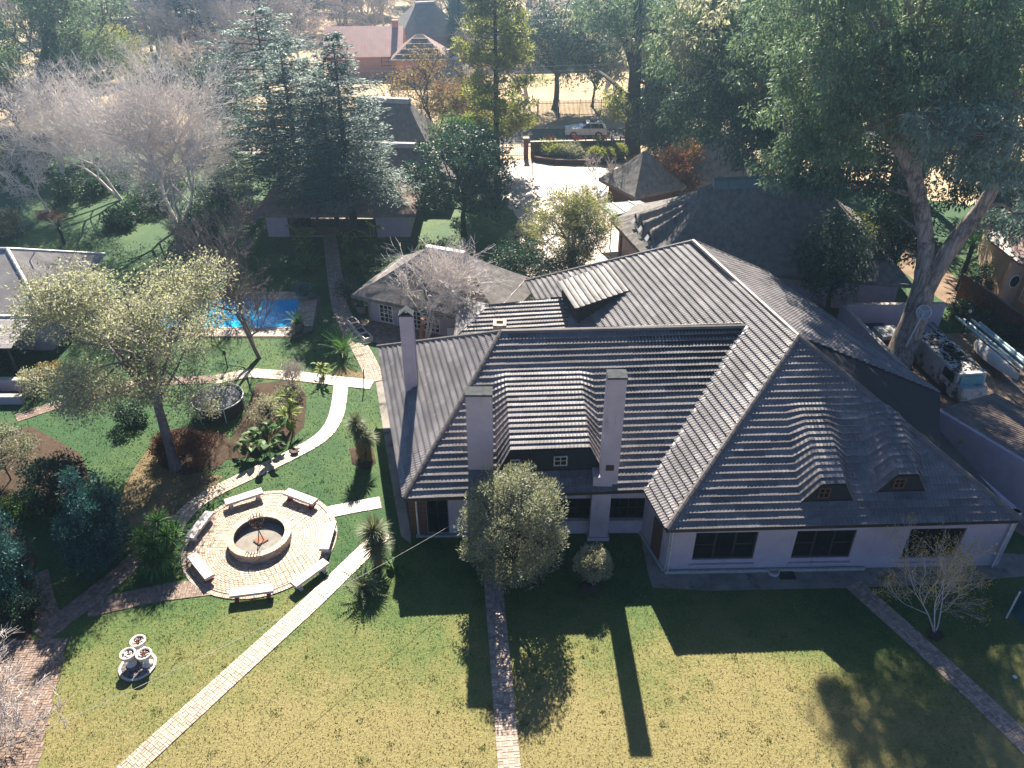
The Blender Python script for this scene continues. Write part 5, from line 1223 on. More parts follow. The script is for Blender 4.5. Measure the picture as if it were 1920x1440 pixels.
# ---- seven benches
def bench(px, py, label, red):
    c = gp(px, py, .45); rel = c-PC; a = math.atan2(rel.y, rel.x)+math.pi/2; t = thing('bench', label, 'bench', (c.x, c.y, 0), 'concrete benches round the fire pit', a)
    m = MB(); L2, W2_, h = .92, .225, .46; n = 8
    b = .02
    for i in range(1): m.box((0, 0, h-.065), (2*L2, 2*W2_, .13), 0, .98)
    m.build('seat', 'concrete_pale', t, org=(0, 0, 0))
    for s in (-1, 1):
        m = MB(); x = s*.66; prof = [(.22, .0), (.22, .07), (.14, .13), (.12, .24), (.19, .39)]
        vs = []
        for (w, z) in prof: vs += [(x-.08, -w, z), (x+.08, -w, z), (x+.08, w, z), (x-.08, w, z)]
        m.add(vs, [(4*i+j, 4*i+(j+1) % 4, 4*i+4+(j+1) % 4, 4*i+4+j) for i in range(4) for j in range(4)]+[(3, 2, 1, 0), (16, 17, 18, 19)]); m.build('leg', 'paint_red' if red else 'concrete_pale', t, org=(0, 0, 0))
bench(457, 930, 'pale concrete bench where the curved path meets the plaza', False)
bench(563, 930, 'pale concrete bench with red legs facing the tiled house lawn', True)
bench(374, 983, 'shaded grey concrete bench beside the spiky yucca clump', False)
bench(376, 1060, 'weathered concrete bench with red ends by the western brick path', True)
bench(472, 1106, 'white concrete bench with red legs on the open lawn side', True)
bench(581, 1073, 'bright concrete bench alongside the diagonal path', False)
bench(615, 1003, 'pale concrete bench end-on beside the short link path', False)
# ---- urn planters on pebble mosaic
UC = ring_center(259, 1250); ub = thing('pebble_mosaic', 'round pebble mosaic with brick rim under the urn planters', 'mosaic', UC)
m = MB(); n = 11; rr = .70; m.prism([(UC.x+rr*math.cos(2*math.pi*k/n), UC.y+rr*math.sin(2*math.pi*k/n)) for k in range(n)], .005, .06); m.build('base', 'mortar', ub)
for k in range(n):
    a = 2*math.pi*(k+.5)/n; m = MB(); m.box((UC.x+math.cos(a)*rr*.92, UC.y+math.sin(a)*rr*.92, .06), (.10, .36, .05), a); m.build('rim_stone', 'concrete_pale', ub)
g = random.Random(4); m = MB()
def pebble(mb_, c, s):
    mb_.lathe([(s*.7, 0), (s, s*.3), (s*.6, s*.62)], c, 5)
for i in range(260):
    a, r = g.uniform(0, 6.28), rr*.8*math.sqrt(g.random()); pebble(m, (UC.x+math.cos(a)*r, UC.y+math.sin(a)*r, .06), g.uniform(.02, .04))
m.build('pebbles', 'pebble_grey', ub, **STUFF)
EXCL_CIRC.append((UC.x, UC.y, rr+.05))
for (px, py, label, fill, star) in ((259, 1204, 'rear white urn planter holding a red star among white pebbles', 'pebble_white', True), (240, 1228, 'front left white urn planter heaped with white pebbles', 'pebble_white', False), (270, 1228, 'front right white urn planter with a red star ornament', 'pebble_white', True)):
    c = gp(px, py, .62); u = thing('urn_planter', label, 'urn', (c.x, c.y, .06), 'white urn planters on the mosaic'); u.scale = (1.2, 1.2, 1.1); c = Vector((c.x, c.y, .06))
    m = MB(); m.lathe([(.17, 0), (.17, .05), (.09, .10), (.08, .22), (.13, .30)], c, 16); m.build('pedestal', 'ceramic_white', u, smooth=True)
    m = MB(); m.lathe([(.12, .29), (.20, .38), (.235, .50), (.26, .56), (.25, .60), (.20, .60), (.19, .52)], c, 20); m.build('bowl', 'ceramic_white', u, smooth=True)
    m = MB(); m.lathe([(.0, .52), (.195, .525)], c, 14); m.build('soil', 'soil', u); m = MB()
    for i in range(34): a, r = g.uniform(0, 6.28), .17*math.sqrt(g.random()); pebble(m, (c.x+math.cos(a)*r, c.y+math.sin(a)*r, c.z+.53), g.uniform(.018, .032))
    m.build('pebbles', fill, u, **STUFF)
    if star:
        m = MB(); vs = [(c.x, c.y, c.z+.66)]
        for k in range(10): r = .12 if k % 2 == 0 else .05; a = math.pi*k/5; vs.append((c.x+r*math.cos(a), c.y+r*math.sin(a), c.z+.58))
        m.add(vs, [(0, 1+k, 1+(k+1) % 10) for k in range(10)]); m.build('star', 'terracotta', u)
# ---- trampoline
TC_ = ring_center(414, 770); tp = thing('trampoline', 'round black trampoline with springs and dark skirt under the leafy tree', 'trampoline', TC_)
n = 40; R_ = 1.42; H_ = .95
m = MB(); m.tube([TC_+Vector((R_*math.cos(2*math.pi*k/n), R_*math.sin(2*math.pi*k/n), H_)) for k in range(n+1)], .035, 6); m.build('rim', 'steel_pale', tp)
m = MB(); m.lathe([(.0, H_-.03), (R_*.86, H_-.02), (R_*.86, H_-.035)], TC_, n, False); m.build('mat', 'tramp_mat', tp)
sp = None
for k in range(n):
    a = 2*math.pi*k/n; m = MB()
    if sp is None: m.beam((R_*.86, 0, H_-.02), (R_*.985, 0, H_), .045, .025); o = m.build('spring', 'steel_dark', tp, org=(0, 0, 0)); sp = o.data
    else: o = link(bpy.data.objects.new('spring', sp), tp)
    o.rotation_euler = (0, 0, a)
m = MB(); m.lathe([(R_*.93, .06), (R_*.96, H_-.06)], TC_, n, False); m.build('skirt', 'canvas_dark', tp)
for k in range(6): a = 2*math.pi*k/6; m = MB(); m.tube([TC_+Vector((R_*math.cos(a), R_*math.sin(a), 0)), TC_+Vector((R_*math.cos(a), R_*math.sin(a), H_))], .03, 6); m.build('leg', 'steel_pale', tp)
# ---- swimming pool
def pool():
    PL = [(-25.6, 51.0), (-15.35, 51.0), (-14.85, 47.0), (-25.6, 47.0)]; PO = [(-26.8, 52.4), (-15.0, 52.4), (-13.9, 51.4), (-13.5, 46.6), (-14.3, 45.6), (-26.8, 45.6)]
    t = thing('swimming_pool', 'bright blue swimming pool with brick coping beyond the leafy tree', 'pool', (-20, 49, 0)); EXCL_POLY.append(PO)
    m = MB(); o = len(PO)
    # coping ring as quads around the basin
    def ring(a, b, z): m.face((*a[0], z), (*a[1], z), (*b[1], z), (*b[0], z))
    z = .05
    m.face((*PO[0], z), (*PO[1], z), (*PL[1], z), (*PL[0], z)); m.face((*PO[1], z), (*PO[2], z), (*PL[1], z)); m.face((*PO[2], z), (*PO[3], z), (*PL[2], z), (*PL[1], z)); m.face((*PO[3], z), (*PO[4], z), (*PL[2], z)); m.face((*PO[4], z), (*PO[5], z), (*PL[3], z), (*PL[2], z)); m.face((*PO[5], z), (*PO[0], z), (*PL[0], z), (*PL[3], z))
    for a, b_ in zip(PO, PO[1:]+PO[:1]): m.face((*a, 0), (*b_, 0), (*b_, z), (*a, z))
    c = m.build('coping', 'mortar', t)
    spots = []
    for a, b_, nn in ((PL[3], PL[2], (0, -1)), (PL[0], PL[1], (0, 1)), (PL[1], PL[2], (1, 0))):
        a, b_ = Vector(a), Vector(b_); L = (b_-a).length; d = (b_-a)/L
        for r in range(5):
            for i in range(int(L/.23)): q = a+d*(i*.23+.11)+Vector(nn)*(.13+r*.25); spots.append((q.x, q.y, math.atan2(nn[1], nn[0]), 1.0))
    lay_bricks(spots, c, 'brick_paver', .035, w=.21, l=.235, limit=150, seed=44)
    m = MB(); m.face(*[(*p, .016) for p in PL]); m.build('water', 'pool_water', t)
    m = MB()
    for a, b_ in zip(PL, PL[1:]+PL[:1]): m.face((*a, .012), (*b_, .012), (*b_, .049), (*a, .049))
    m.build('waterline', 'pool_tile', t)
pool()
# ---- pots
def pot(name, label, base, r, h, m_, group=None, prof=None):
    t = thing(name, label, 'pot', base, group); mb_ = MB(); b = Vector(base); mb_.lathe(prof or [(r*.65, 0), (r*.95, h*.6), (r, h*.92), (r*1.08, h), (r*.9, h), (r*.85, h*.85)], b, 16); mb_.build('bowl', m_, t, smooth=True); mb_ = MB(); mb_.lathe([(0, h*.86), (r*.88, h*.86)], b, 12); mb_.build('soil', 'soil', t); return b+Z*h*.86
tp_ = pot('pot', 'large mosaic pot on the pool coping holding a cycad', (*G(561, 624), .06), .42, .75, 'pebble_grey'); rosette('cycad', 'small cycad growing in the mosaic pot by the pool', 'cycad', tp_, 34, 1.15, .11, 'frond', (.25, .7), (.15, 1.25), 'frond', 21, part='frond')
tp_ = pot('pot', 'round pot at the pool corner under a clipped blue shrub', (*G(571, 563), .06), .40, .45, 'brick_grey'); shrub('shrub', 'clipped round blue shrub in the pot at the pool corner', tp_, .62, .95, 60, 60, .10, .5, 'leaf_gum_blue', 22, R=.16)
tp_ = pot('pot', 'tall grey pot beside the cottage wall holding an aloe', (*G(678, 588), 0), .36, .7, 'concrete'); rosette('aloe', 'spiky blue aloe growing in the grey pot by the cottage', 'aloe', tp_, 30, 1.0, .10, 'aloe', (.2, .6), (.1, 1.3), 'blade', 23)
for i, (px, py, lb) in enumerate(((662, 609, 'first'), (670, 618, 'second'), (678, 628, 'third'), (687, 637, 'last'))):
    b = Vector((*G(px, py), 0)); t = thing('trough', lb+' white concrete trough of the row along the patio edge, counted from the cottage', 'trough', b, 'white troughs along the patio edge', -.95); m = MB(); w, l, h = .26, .42, .38
    for s in (-1, 1): m.box((s*l, 0, h/2), (.06, 2*w, h)); m.box((0, s*w, h/2), (2*l+.06, .06, h))
    m.build('box', 'ceramic_white', t, org=(0, 0, 0)); m = MB(); m.box((0, 0, h*.4), (2*l-.06, 2*w-.06, h*.7)); m.build('soil', 'soil', t, org=(0, 0, 0))
lg = thing('garden_lamp', 'short dark garden lamp on the lawn by the trampoline', 'lamp', ring_center(427, 690)); b = ring_center(427, 690); m = MB(); m.tube([b, b+Z*.95], .04, 6); m.build('post', 'steel_dark', lg); m = MB(); m.lathe([(.05, .95), (.10, 1.0), (.10, 1.18), (.02, 1.28)], b, 8); m.build('lantern', 'steel_dark', lg)
st = thing('stake', 'thin leaning dark stake at the corner of the house', 'stake', ring_center(682, 728)); b = ring_center(682, 728); m = MB(); m.tube([b, b+Vector((.1, .1, 1.3))], .03, 5); m.build('pole', 'bark_dark', st)
sp_ = thing('tree_stump', 'tall cut red trunk standing on the patio', 'stump', ring_center(794, 652)); b = ring_center(794, 652); m = MB(); m.tube([b, b+Vector((-.05, .1, 1.0)), b+Vector((.08, .1, 2.1))], [.22, .18, .14], 8); m.build('trunk', 'rust_plate', sp_)
chl = thing('garden_chair', 'pale plastic chair just visible behind the roof on the patio', 'chair', ring_center(845, 641)); b = ring_center(845, 641)
m = MB(); m.box(b+Z*.42, (.45, .45, .04)); m.build('seat', 'frame_white', chl); m = MB(); m.box(b+Vector((0, .22, .68)), (.45, .04, .5)); m.build('backrest', 'frame_white', chl)
for sx in (-1, 1):
    for sy in (-1, 1): m = MB(); m.box(b+Vector((sx*.2, sy*.2, .2)), (.04, .04, .4)); m.build('leg', 'frame_white', chl)
mh = thing('manhole', 'concrete drain surround against the wing wall', 'drain', ring_center(1450, 1074)); b = ring_center(1450, 1074); m = MB(); m.lathe([(.26, .0), (.26, .14), (.20, .14), (.20, .02)], b, 16); m.build('rim', 'concrete_pale', mh); m = MB(); m.box(b+Vector((.55, -.1, .03)), (.7, .6, .04)); m.build('cover', 'steel_dark', mh)
# ---- overhead cables
def cable(label, a, b, sag=.4, r=.012):
    a, b = Vector(a), Vector(b); m = MB(); n = 24; m.tube([a+(b-a)*(i/n)-Z*sag*4*(i/n)*(1-i/n) for i in range(n+1)], r, 5, False); o = m.build('cable', 'cable', None, org=a); o.location = a; tag(o, label, 'cable'); return o
cable('slack grey overhead cable crossing the front lawn to the house eave', gp(845, 985, 2.3), gp(-60, 1430, 5.0), .45, .008)
for i, (ya, yb, zz, lb) in enumerate(((128, 131, 7.0, 'upper thin power line strung over the street before the pink house'), (138, 140, 6.6, 'lower thin power line strung over the street before the pink house'))):
    cable(lb, gp(380, ya+8, zz), gp(1250, yb-16, zz), .3, .03)
# ---- light mast in the yard
MPb = gp(1683, 700, 0.0); mt = thing('street_lamp', 'slim pale mast with round three-spoked head before the gum trunk', 'lamp', (MPb.x, MPb.y, 0))
top = vp(1732, 585, MPb.y+.1); base = Vector((MPb.x-.35, MPb.y, 0)); m = MB(); m.tube([base, top], [.06, .045], 8); m.build('pole', 'steel_pale', mt)
m = MB(); nv = (_O-top).normalized(); sx_ = nv.cross(Z).normalized(); sy_ = sx_.cross(nv)
n = 28; rr = .40; m.tube([top+(sx_*math.cos(2*math.pi*k/n)+sy_*math.sin(2*math.pi*k/n))*rr for k in range(n+1)], .03, 6); m.build('rim', 'steel_pale', mt)
for k in range(3): a = math.pi/2+2*math.pi*k/3+math.pi; m = MB(); m.beam(top, top+(sx_*math.cos(a)+sy_*math.sin(a))*rr, .06, .05, nv); m.build('spoke', 'steel_pale', mt)
m = MB(); m.add([top-nv*.04+(sx_*math.cos(2*math.pi*k/n)+sy_*math.sin(2*math.pi*k/n))*rr*.97 for k in range(n)], [tuple(range(n))]); m.build('disc', 'ridge_cement', mt)
# ---- parked car on the street
def car():
    c = Vector((8.45, 91.9, .02)); t = thing('parked_car', 'white four wheel drive wagon parked on the street', 'car', c); L_, W_ = 4.8, 1.9
    # side profile (x forward = west), lower body and cabin
    prof = [(2.36, .45), (2.40, .75), (2.25, .98), (1.20, 1.10), (.75, 1.12), (-.1, 1.70), (-1.75, 1.72), (-2.25, 1.30), (-2.36, 1.0), (-2.38, .50), (-2.20, .32), (2.2, .30)]
    low = [(2.36, .45), (2.40, .75), (2.25, .98), (1.15, 1.10), (-2.28, 1.12), (-2.38, .90), (-2.38, .50), (-2.20, .34), (2.2, .34)]
    def ext(pr, w0, w1, zt):
        m_ = MB(); n = len(pr); vs = []
        for s in (-1, 1): vs += [(-p[0], s*(w0+(w1-w0)*max(0, min(1, (p[1]-.9)/(zt-.9)))), p[1]) for p in pr]
        m_.add(vs, [tuple(range(n)), tuple(range(n, 2*n))[::-1]]+[((i+1) % n, i, n+i, n+(i+1) % n) for i in range(n)]); return m_
    b = ext(low, W_/2, W_/2-.06, 1.2).build('body', 'car_white', t, org=(0, 0, 0))
    cab = [(.72, 1.10), (-.05, 1.66), (-.3, 1.71), (-1.7, 1.72), (-1.9, 1.66), (-2.26, 1.12)]
    ext(cab, W_/2-.06, W_/2-.24, 1.7).build('cabin', 'car_white', t, org=(0, 0, 0))
    for s in (-1, 1):
        for (x0, x1, xt0, xt1) in ((.50, -.50, -.10, -.50), (-.56, -1.42, -.56, -1.42), (-1.48, -2.02, -1.48, -1.78)):
            m_ = MB(); y0, y1 = W_/2-.055, W_/2-.21; m_.add([(-x0, s*(y0), 1.14), (-x1, s*(y0), 1.14), (-xt1, s*(y1+.01), 1.62), (-xt0, s*(y1+.01), 1.62)], [(0, 1, 2, 3)]); m_.build('side_window', 'glass', t, org=(0, 0, 0))
        m_ = MB(); m_.box((.38-1.0, s*1.02, 1.14), (.12, .2, .14)); m_.build('mirror', 'car_white', t, org=(0, 0, 0))
        m_ = MB(); m_.box((-2.28, s*.66, .86), (.18, .36, .14)); m_.build('headlight', 'lamp_glass', t, org=(0, 0, 0))
        m_ = MB(); m_.box((2.34, s*.80, 1.0), (.10, .22, .22)); m_.build('tail_light', 'tail_red', t, org=(0, 0, 0))
        m_ = MB(); m_.box((1.0, s*.62, 1.76), (1.5, .05, .05)); m_.build('roof_rail', 'plastic_black', t, org=(0, 0, 0))
    m_ = MB(); m_.add([(-.70, -.80, 1.14), (-.70, .80, 1.14), (.02, .68, 1.665), (.02, -.68, 1.665)], [(0, 1, 2, 3)]); m_.build('windscreen', 'glass', t, org=(0, 0, 0))
    m_ = MB(); m_.box((-2.40, 0, .82), (.06, .75, .16)); m_.build('grille', 'plastic_black', t, org=(0, 0, 0))
    m_ = MB(); m_.box((0, 0, .36), (4.5, 1.92, .10)); m_.build('skirt', 'plastic_black', t, org=(0, 0, 0))
    m_ = MB(); m_.box((.85, 0, 1.735), (.8, .7, .02)); m_.build('sunroof', 'glass', t, org=(0, 0, 0))
    for x in (-1.42, 1.45):
        for s in (-1, 1):
            m_ = MB(); n = 20; y = s*.86; vs = []
            for (r, yy) in ((.26, -.12), (.37, -.11), (.37, .11), (.26, .12)): vs += [(x+r*math.cos(2*math.pi*k/n), y+yy, .37+r*math.sin(2*math.pi*k/n)) for k in range(n)]
            m_.add(vs, [(i*n+k, i*n+(k+1) % n, (i+1)*n+(k+1) % n, (i+1)*n+k) for i in range(3) for k in range(n)]); w = m_.build('wheel', 'tyre', t, org=(0, 0, 0))
            m_ = MB()
            for k in range(5): a = 2*math.pi*k/5; m_.beam((x, y+s*.10, .37), (x+.26*math.cos(a), y+s*.10, .37+.26*math.sin(a)), .07, .03, (0, 1, 0))
            m_.lathe([(.06, 0), (.06, .02)], (x, y, .36), 6); m_.build('rim', 'alloy', w, org=(0, 0, 0))
            m_ = MB(); vs = [(x+.44*math.cos(math.pi*k/10), s*(W_/2+.005), .36+.44*math.sin(math.pi*k/10)) for k in range(11)]+[(x+.37*math.cos(math.pi*k/10), s*(W_/2+.005), .36+.37*math.sin(math.pi*k/10)) for k in range(11)]; m_.add(vs, [(k, k+1, 12+k, 11+k) for k in range(10)]); m_.build('wheel_arch', 'plastic_black', t, org=(0, 0, 0))
car()
pk = thing('parked_car', 'pale parked car half hidden under the leaning branches near the road', 'car', (*G(1308, 286), 0)); b = Vector((*G(1308, 286), 0))
m = MB(); m.box(b+Z*.55, (4.2, 1.7, .6), .1, .96); m.build('body', 'car_white', pk); m = MB(); m.box(b+Vector((.1, 0, 1.1)), (2.4, 1.55, .55), .1, .82); m.build('cabin', 'glass', pk); m = MB(); m.box(b+Vector((.1, 0, 1.40)), (1.8, 1.25, .06), .1); m.build('roof', 'car_white', pk)
for x in (-1.3, 1.3): m = MB(); m.box(b+Vector((x, -.8, .3)), (.6, .2, .6)); m.build('wheel', 'tyre', pk)
# ---- scrap in the yard
def yp(x, y, z=0): return gp(x, y, z)
YD = (Vector((Y1.x, Y1.y, 0))-Vector((Y0.x, Y0.y, 0))).normalized(); YN = Vector((-YD.y, YD.x, 0))
def oriented(name, label, cat, c, group=None): return thing(name, label, cat, (c.x, c.y, 0), group, math.atan2(YD.y, YD.x))
v1 = yp(1655, 612, 1.4); t = oriented('old_pickup', 'abandoned dark pickup heaped with leaves and junk in the yard', 'pickup', v1)
m = MB(); m.box((0, 0, .62), (4.6, 1.75, .55), 0, .97); m.build('body', 'paint_blue_dark', t, org=(0, 0, 0)); m = MB(); m.box((.75, 0, 1.18), (1.6, 1.6, .6), 0, .85); m.build('cab', 'old_van', t, org=(0, 0, 0))
m = MB(); m.add([(1.57, -.7, .98), (1.57, .7, .98), (1.42, .62, 1.42), (1.42, -.62, 1.42)], [(0, 1, 2, 3)]); m.build('windscreen', 'glass', t, org=(0, 0, 0))
m = MB(); g = random.Random(31)
for i in range(90): m.box((g.uniform(-2.2, 1.2), g.uniform(-.8, .8), 1.0+g.uniform(0, .5)*(g.random())), (g.uniform(.1, .5), g.uniform(.06, .25), g.uniform(.03, .12)), g.uniform(0, 3))
m.build('debris', 'dirt_pale', t, **STUFF); t.children[-1].location = (0, 0, 0)
for x in (-1.4, 1.45):
    for s in (-1, 1): m = MB(); m.lathe([(.34, -.1), (.34, .1)], (0, 0, 0), 14); o = m.build('wheel', 'tyre', t, org=(0, 0, 0)); o.location = (x, s*.82, .34); o.rotation_euler = (math.pi/2, 0, 0)
v2 = yp(1780, 660, 1.8); t = oriented('old_van', 'derelict white van with tyres and leaves on its roof', 'van', v2)
m = MB(); m.box((0, 0, 1.05), (5.2, 1.9, 1.5), 0, .93); m.build('body', 'old_van', t, org=(0, 0, 0)); m = MB(); m.box((2.75, 0, .75), (.7, 1.75, .8), 0, .85); m.build('bonnet', 'old_van', t, org=(0, 0, 0))
m = MB(); m.add([(2.62, -.75, 1.15), (2.62, .75, 1.15), (2.52, .68, 1.68), (2.52, -.68, 1.68)], [(0, 1, 2, 3)]); m.build('windscreen', 'teal_glass', t, org=(0, 0, 0))
m = MB(); m.add([(1.2, -.96, 1.1), (2.3, -.95, 1.1), (2.2, -.92, 1.65), (1.2, -.92, 1.65)], [(0, 1, 2, 3)]); m.build('side_window', 'glass', t, org=(0, 0, 0))
for x in (-1.6, 1.7):
    for s in (-1, 1): m = MB(); m.lathe([(.34, -.1), (.34, .1)], (0, 0, 0), 14); o = m.build('wheel', 'tyre', t, org=(0, 0, 0)); o.location = (x, s*.9, .34); o.rotation_euler = (math.pi/2, 0, 0)
m = MB(); g = random.Random(37)
for i in range(160): m.box((g.uniform(-2.4, 2.2), g.uniform(-.8, .8), 1.81+g.uniform(0, .05)), (g.uniform(.05, .35), g.uniform(.03, .12), g.uniform(.01, .04)), g.uniform(0, 3))
m.build('leaf_litter', 'soil', t, org=(0, 0, 0), **STUFF)
for i, (dx, dy, lb) in enumerate(((-.2, .1, 'worn tyre lying on the van roof, nearer the gum trunk'), (.62, .25, 'worn tyre lying on the van roof, farther from the gum trunk'))):
    c = Vector((v2.x, v2.y, 1.80))+YD*dx+YN*dy; o = thing('tyre', lb, 'tyre', c, 'tyres on the van roof'); m = MB(); n = 18; m.lathe([(.20, 0), (.33, .02), (.36, .10), (.33, .18), (.20, .20), (.20, 0)], c, n, False); m.build('tread', 'tyre', o)
for i, (px, py, lb, ln) in enumerate(((1800, 600, 'pale blue pipe nearest the gum trunk in the yard', 6.0), (1815, 605, 'second pale blue pipe stacked in the yard', 6.2), (1830, 606, 'third pale blue pipe stacked in the yard', 6.2), (1845, 612, 'pale blue pipe lying along the brick yard wall', 6.4))):
    c = yp(px, py, .7+.1*i); a = Vector((c.x, c.y, .7+.1*i)); o = thing('pipe', lb, 'pipe', a, 'pipes stacked in the yard'); m = MB(); m.tube([a-YD*.5, a+YD*(ln-.5)], .09, 8); m.build('tube', 'pipe_blue', o)
bt = yp(1872, 668, .9); t = oriented('boat', 'upturned pale dinghy hull lying among the pipes', 'boat', bt)
m = MB(); n = 12; vs = []; k = 9
for i in range(n+1):
    s = i/n; w = .62*math.sin(math.pi*min(1, .04+.96*s)**.8)**.6+.01; h = .55*(1-.3*abs(s-.5))
    for j in range(k): a = math.pi*j/(k-1); vs.append((-2.1+4.2*s, w*math.cos(a), .5+h*math.sin(a)**.8))
m.add(vs, [(i*k+j, i*k+j+1, (i+1)*k+j+1, (i+1)*k+j) for i in range(n) for j in range(k-1)]); m.build('hull', 'boat_pale', t, org=(0, 0, 0), smooth=True)
m = MB(); m.beam((-2.0, 0, 1.02), (2.0, 0, 1.02), .05, .08); m.build('keel', 'timber_brown', t, org=(0, 0, 0))
for i in range(2): m = MB(); m.box((-1+2*i, 0, .25), (.1, 1.2, .5)); m.build('trestle', 'timber_brown', t, org=(0, 0, 0))
for i, (px, py, ln, w, lb) in enumerate(((1775, 640, 5.5, .10, 'weathered timber plank lying beside the van'), (1768, 622, 5.0, .12, 'long weathered timber plank nearest the pipes'), (1905, 720, 3.0, .2, 'broken board at the foot of the brick wall'))):
    c = yp(px, py, .9); o = thing('plank', lb, 'plank', (c.x, c.y, .9), 'timber lying in the yard'); m = MB(); m.beam(Vector((c.x, c.y, .9))-YD*ln*.4, Vector((c.x, c.y, .8))+YD*ln*.6, w, .05); m.build('board', 'bark_grey', o)
yl = thing('garden_lamp', 'small black lamp post against the brick yard wall', 'lamp', yp(1804, 625)); b = Vector((*G(1804, 625), 0)); m = MB(); m.tube([b, b+Z*2.0], .05, 6); m.build('post', 'steel_dark', yl); m = MB(); m.lathe([(.09, 1.6), (.12, 1.7), (.05, 1.82)], b, 8); m.build('lantern', 'lamp_glass', yl)
# teal shade cloth at the right edge
sc_ = thing('shade_cloth', 'teal shade net on posts at the right end of the lawn', 'shade net', (*G(1935, 1180), 0)); m = MB(); m.face(gp(1908, 1112, 1.6), gp(1960, 1050, 2.2), gp(2040, 1180, 1.0), gp(1985, 1250, .1), gp(1897, 1150, .2)); m.build('net', 'teal_sheet', sc_)
m = MB(); a = gp(1912, 1110, 1.6); m.tube([(a.x, a.y, 0), a], .04, 6); m.build('post', 'steel_pale', sc_)
pt = [(1862, 1270), (1505, 1305), (1478, 1362)]
for i, (px, py) in enumerate(pt[:1]):
    c = gp(px+40, py, 0); o = thing('white_stone', 'small white stone lying on the shaded lawn near the side path', 'stone', c); m = MB(); m.lathe([(.05, 0), (.09, .03), (.05, .07)], c, 7); m.build('stone', 'pebble_white', o)
# ================================================================ TREES AND PLANTS
B3 = lambda x, y, z=0.0: Vector((*G(x, y), z))
# ---- big leafless trees on the west lawn
def H_of(bx, by, ty): return tall(bx, by, ty)[1]
bare('bare_tree', 'large leafless tree with dense grey twigs on the west lawn', 'tree', B3(338, 428), H_of(338, 428, 112)*1.18, 1.0, 'twig_lilac', .26, 11, levels=7, kids=3, ratio=.75, ang=.46, up=.55, stems=3, minr=.012, first=.24, wide=1.22)
bare('bare_tree', 'wide leafless tree leaning west behind the largest bare tree', 'tree', B3(228, 375), H_of(228, 375, 140)*1.15, 1.1, 'twig_lilac', .22, 12, levels=7, kids=3, ratio=.75, ang=.5, up=.42, lean=(-.35, 0), stems=2, minr=.012, first=.26, wide=1.15)
bare('bare_tree', 'twiggy leafless tree beside the west palisade fence', 'tree', B3(120, 330), 10.0, 1.1, 'twig_lilac', .20, 13, levels=6, kids=3, ratio=.74, ang=.5, up=.3, stems=2, minr=.012, first=.28)
bare('bare_tree', 'low twiggy tree rising from the dark far bed', 'tree', B3(95, 400), 6.0, 1.2, 'twig_lilac', .12, 14, levels=6, kids=3, ratio=.74, ang=.5, minr=.012, first=.28)
# ---- sparse leafy tree over the trampoline
tb = B3(332, 878)
lc = vp(252, 620, 34.3); tree('leafy_tree', 'broad grey olive leafy tree with pale bark leaning over the trampoline', 'tree', tb, tuple(lc), (5.4, 4.6, 5.0), 370, 120, .85, .17, .45, 'leaf_olive', 'bark_grey', .30, 121, shell=.25, flat=.75, low=-.85, fork=.38, twigs=240, lumps=26, out=.5)
# ---- trees by the pool
bare('bare_tree', 'dark stemmed bare tree standing on the lawn before the pool', 'tree', B3(487, 672), 9.4, .8, 'bark_grey', .20, 16, levels=6, kids=3, ratio=.77, ang=.42, up=.65, stems=2, minr=.012, first=.26)
bare('bare_tree', 'small bare tree behind the pool with upright dark twigs', 'tree', B3(420, 560), 8.0, .9, 'bark_grey', .16, 17, levels=6, kids=3, ratio=.74, ang=.42, up=.6, stems=2, minr=.009)
bare('bare_tree', 'small spreading bare tree on the patio before the french doors', 'tree', B3(797, 646), 7.4, 1.0, 'twig_lilac', .15, 18, levels=6, kids=3, ratio=.74, ang=.46, up=.5, stems=2, minr=.012, first=.34, wide=1.25)
bare('bare_tree', 'small spreading bare tree at the right end of the cottage', 'tree', B3(853, 630), 7.2, 1.1, 'twig_lilac', .14, 19, levels=6, kids=3, ratio=.74, ang=.46, up=.5, stems=1, minr=.012, first=.36, wide=1.25)
bare('bare_tree', 'young bare tree with pale tips before the thatched gatehouse', 'tree', B3(1120, 372), 4.6, .9, 'twig_lilac', .07, 20, levels=5, kids=3, ratio=.75, ang=.42, stems=2, minr=.012)
bare('bare_tree', 'pale twigged bare tree at the bottom left corner over the brick terrace', 'tree', B3(-40, 1410), 4.2, 1.3, 'bark_pale', .12, 21, levels=6, kids=3, ratio=.74, ang=.55, up=.25, lean=(.25, .1), stems=4, minr=.010, first=.30, wide=1.15)
bare('bare_shrub', 'leafless pale shrub at the end of the planted bed by the cross path', 'shrub', B3(545, 722), 2.0, 1.2, 'bark_pale', .05, 22, levels=5, kids=3, ratio=.76, ang=.5, stems=5, minr=.007, first=.34)
bare('bare_shrub', 'reddish leafless shrub at the foot of the leafy tree', 'shrub', B3(375, 865), 2.1, 1.2, 'timber_brown', .05, 23, levels=5, kids=3, ratio=.76, ang=.5, stems=6, minr=.012, first=.34, leaves_=('leaf_rust', 3, .15, .10, .5))
bare('bare_shrub', 'tangled reddish shrub on the left of the tree bed', 'shrub', B3(315, 860), 1.5, 1.3, 'timber_brown', .04, 24, levels=5, kids=3, ratio=.76, ang=.55, stems=6, minr=.012, first=.34, leaves_=('leaf_rust', 3, .15, .10, .5))
# sapling bottom right, with a few yellow leaves
bare('sapling', 'twisted sapling with sparse yellow leaves beside the side path', 'tree', B3(1752, 1190), 5.2, .8, 'bark_pale', .05, 25, levels=5, kids=3, ratio=.76, ang=.46, up=.5, stems=3, minr=.005, first=.30, leaves_=('leaf_yellow', 5, .25, .10, .35))
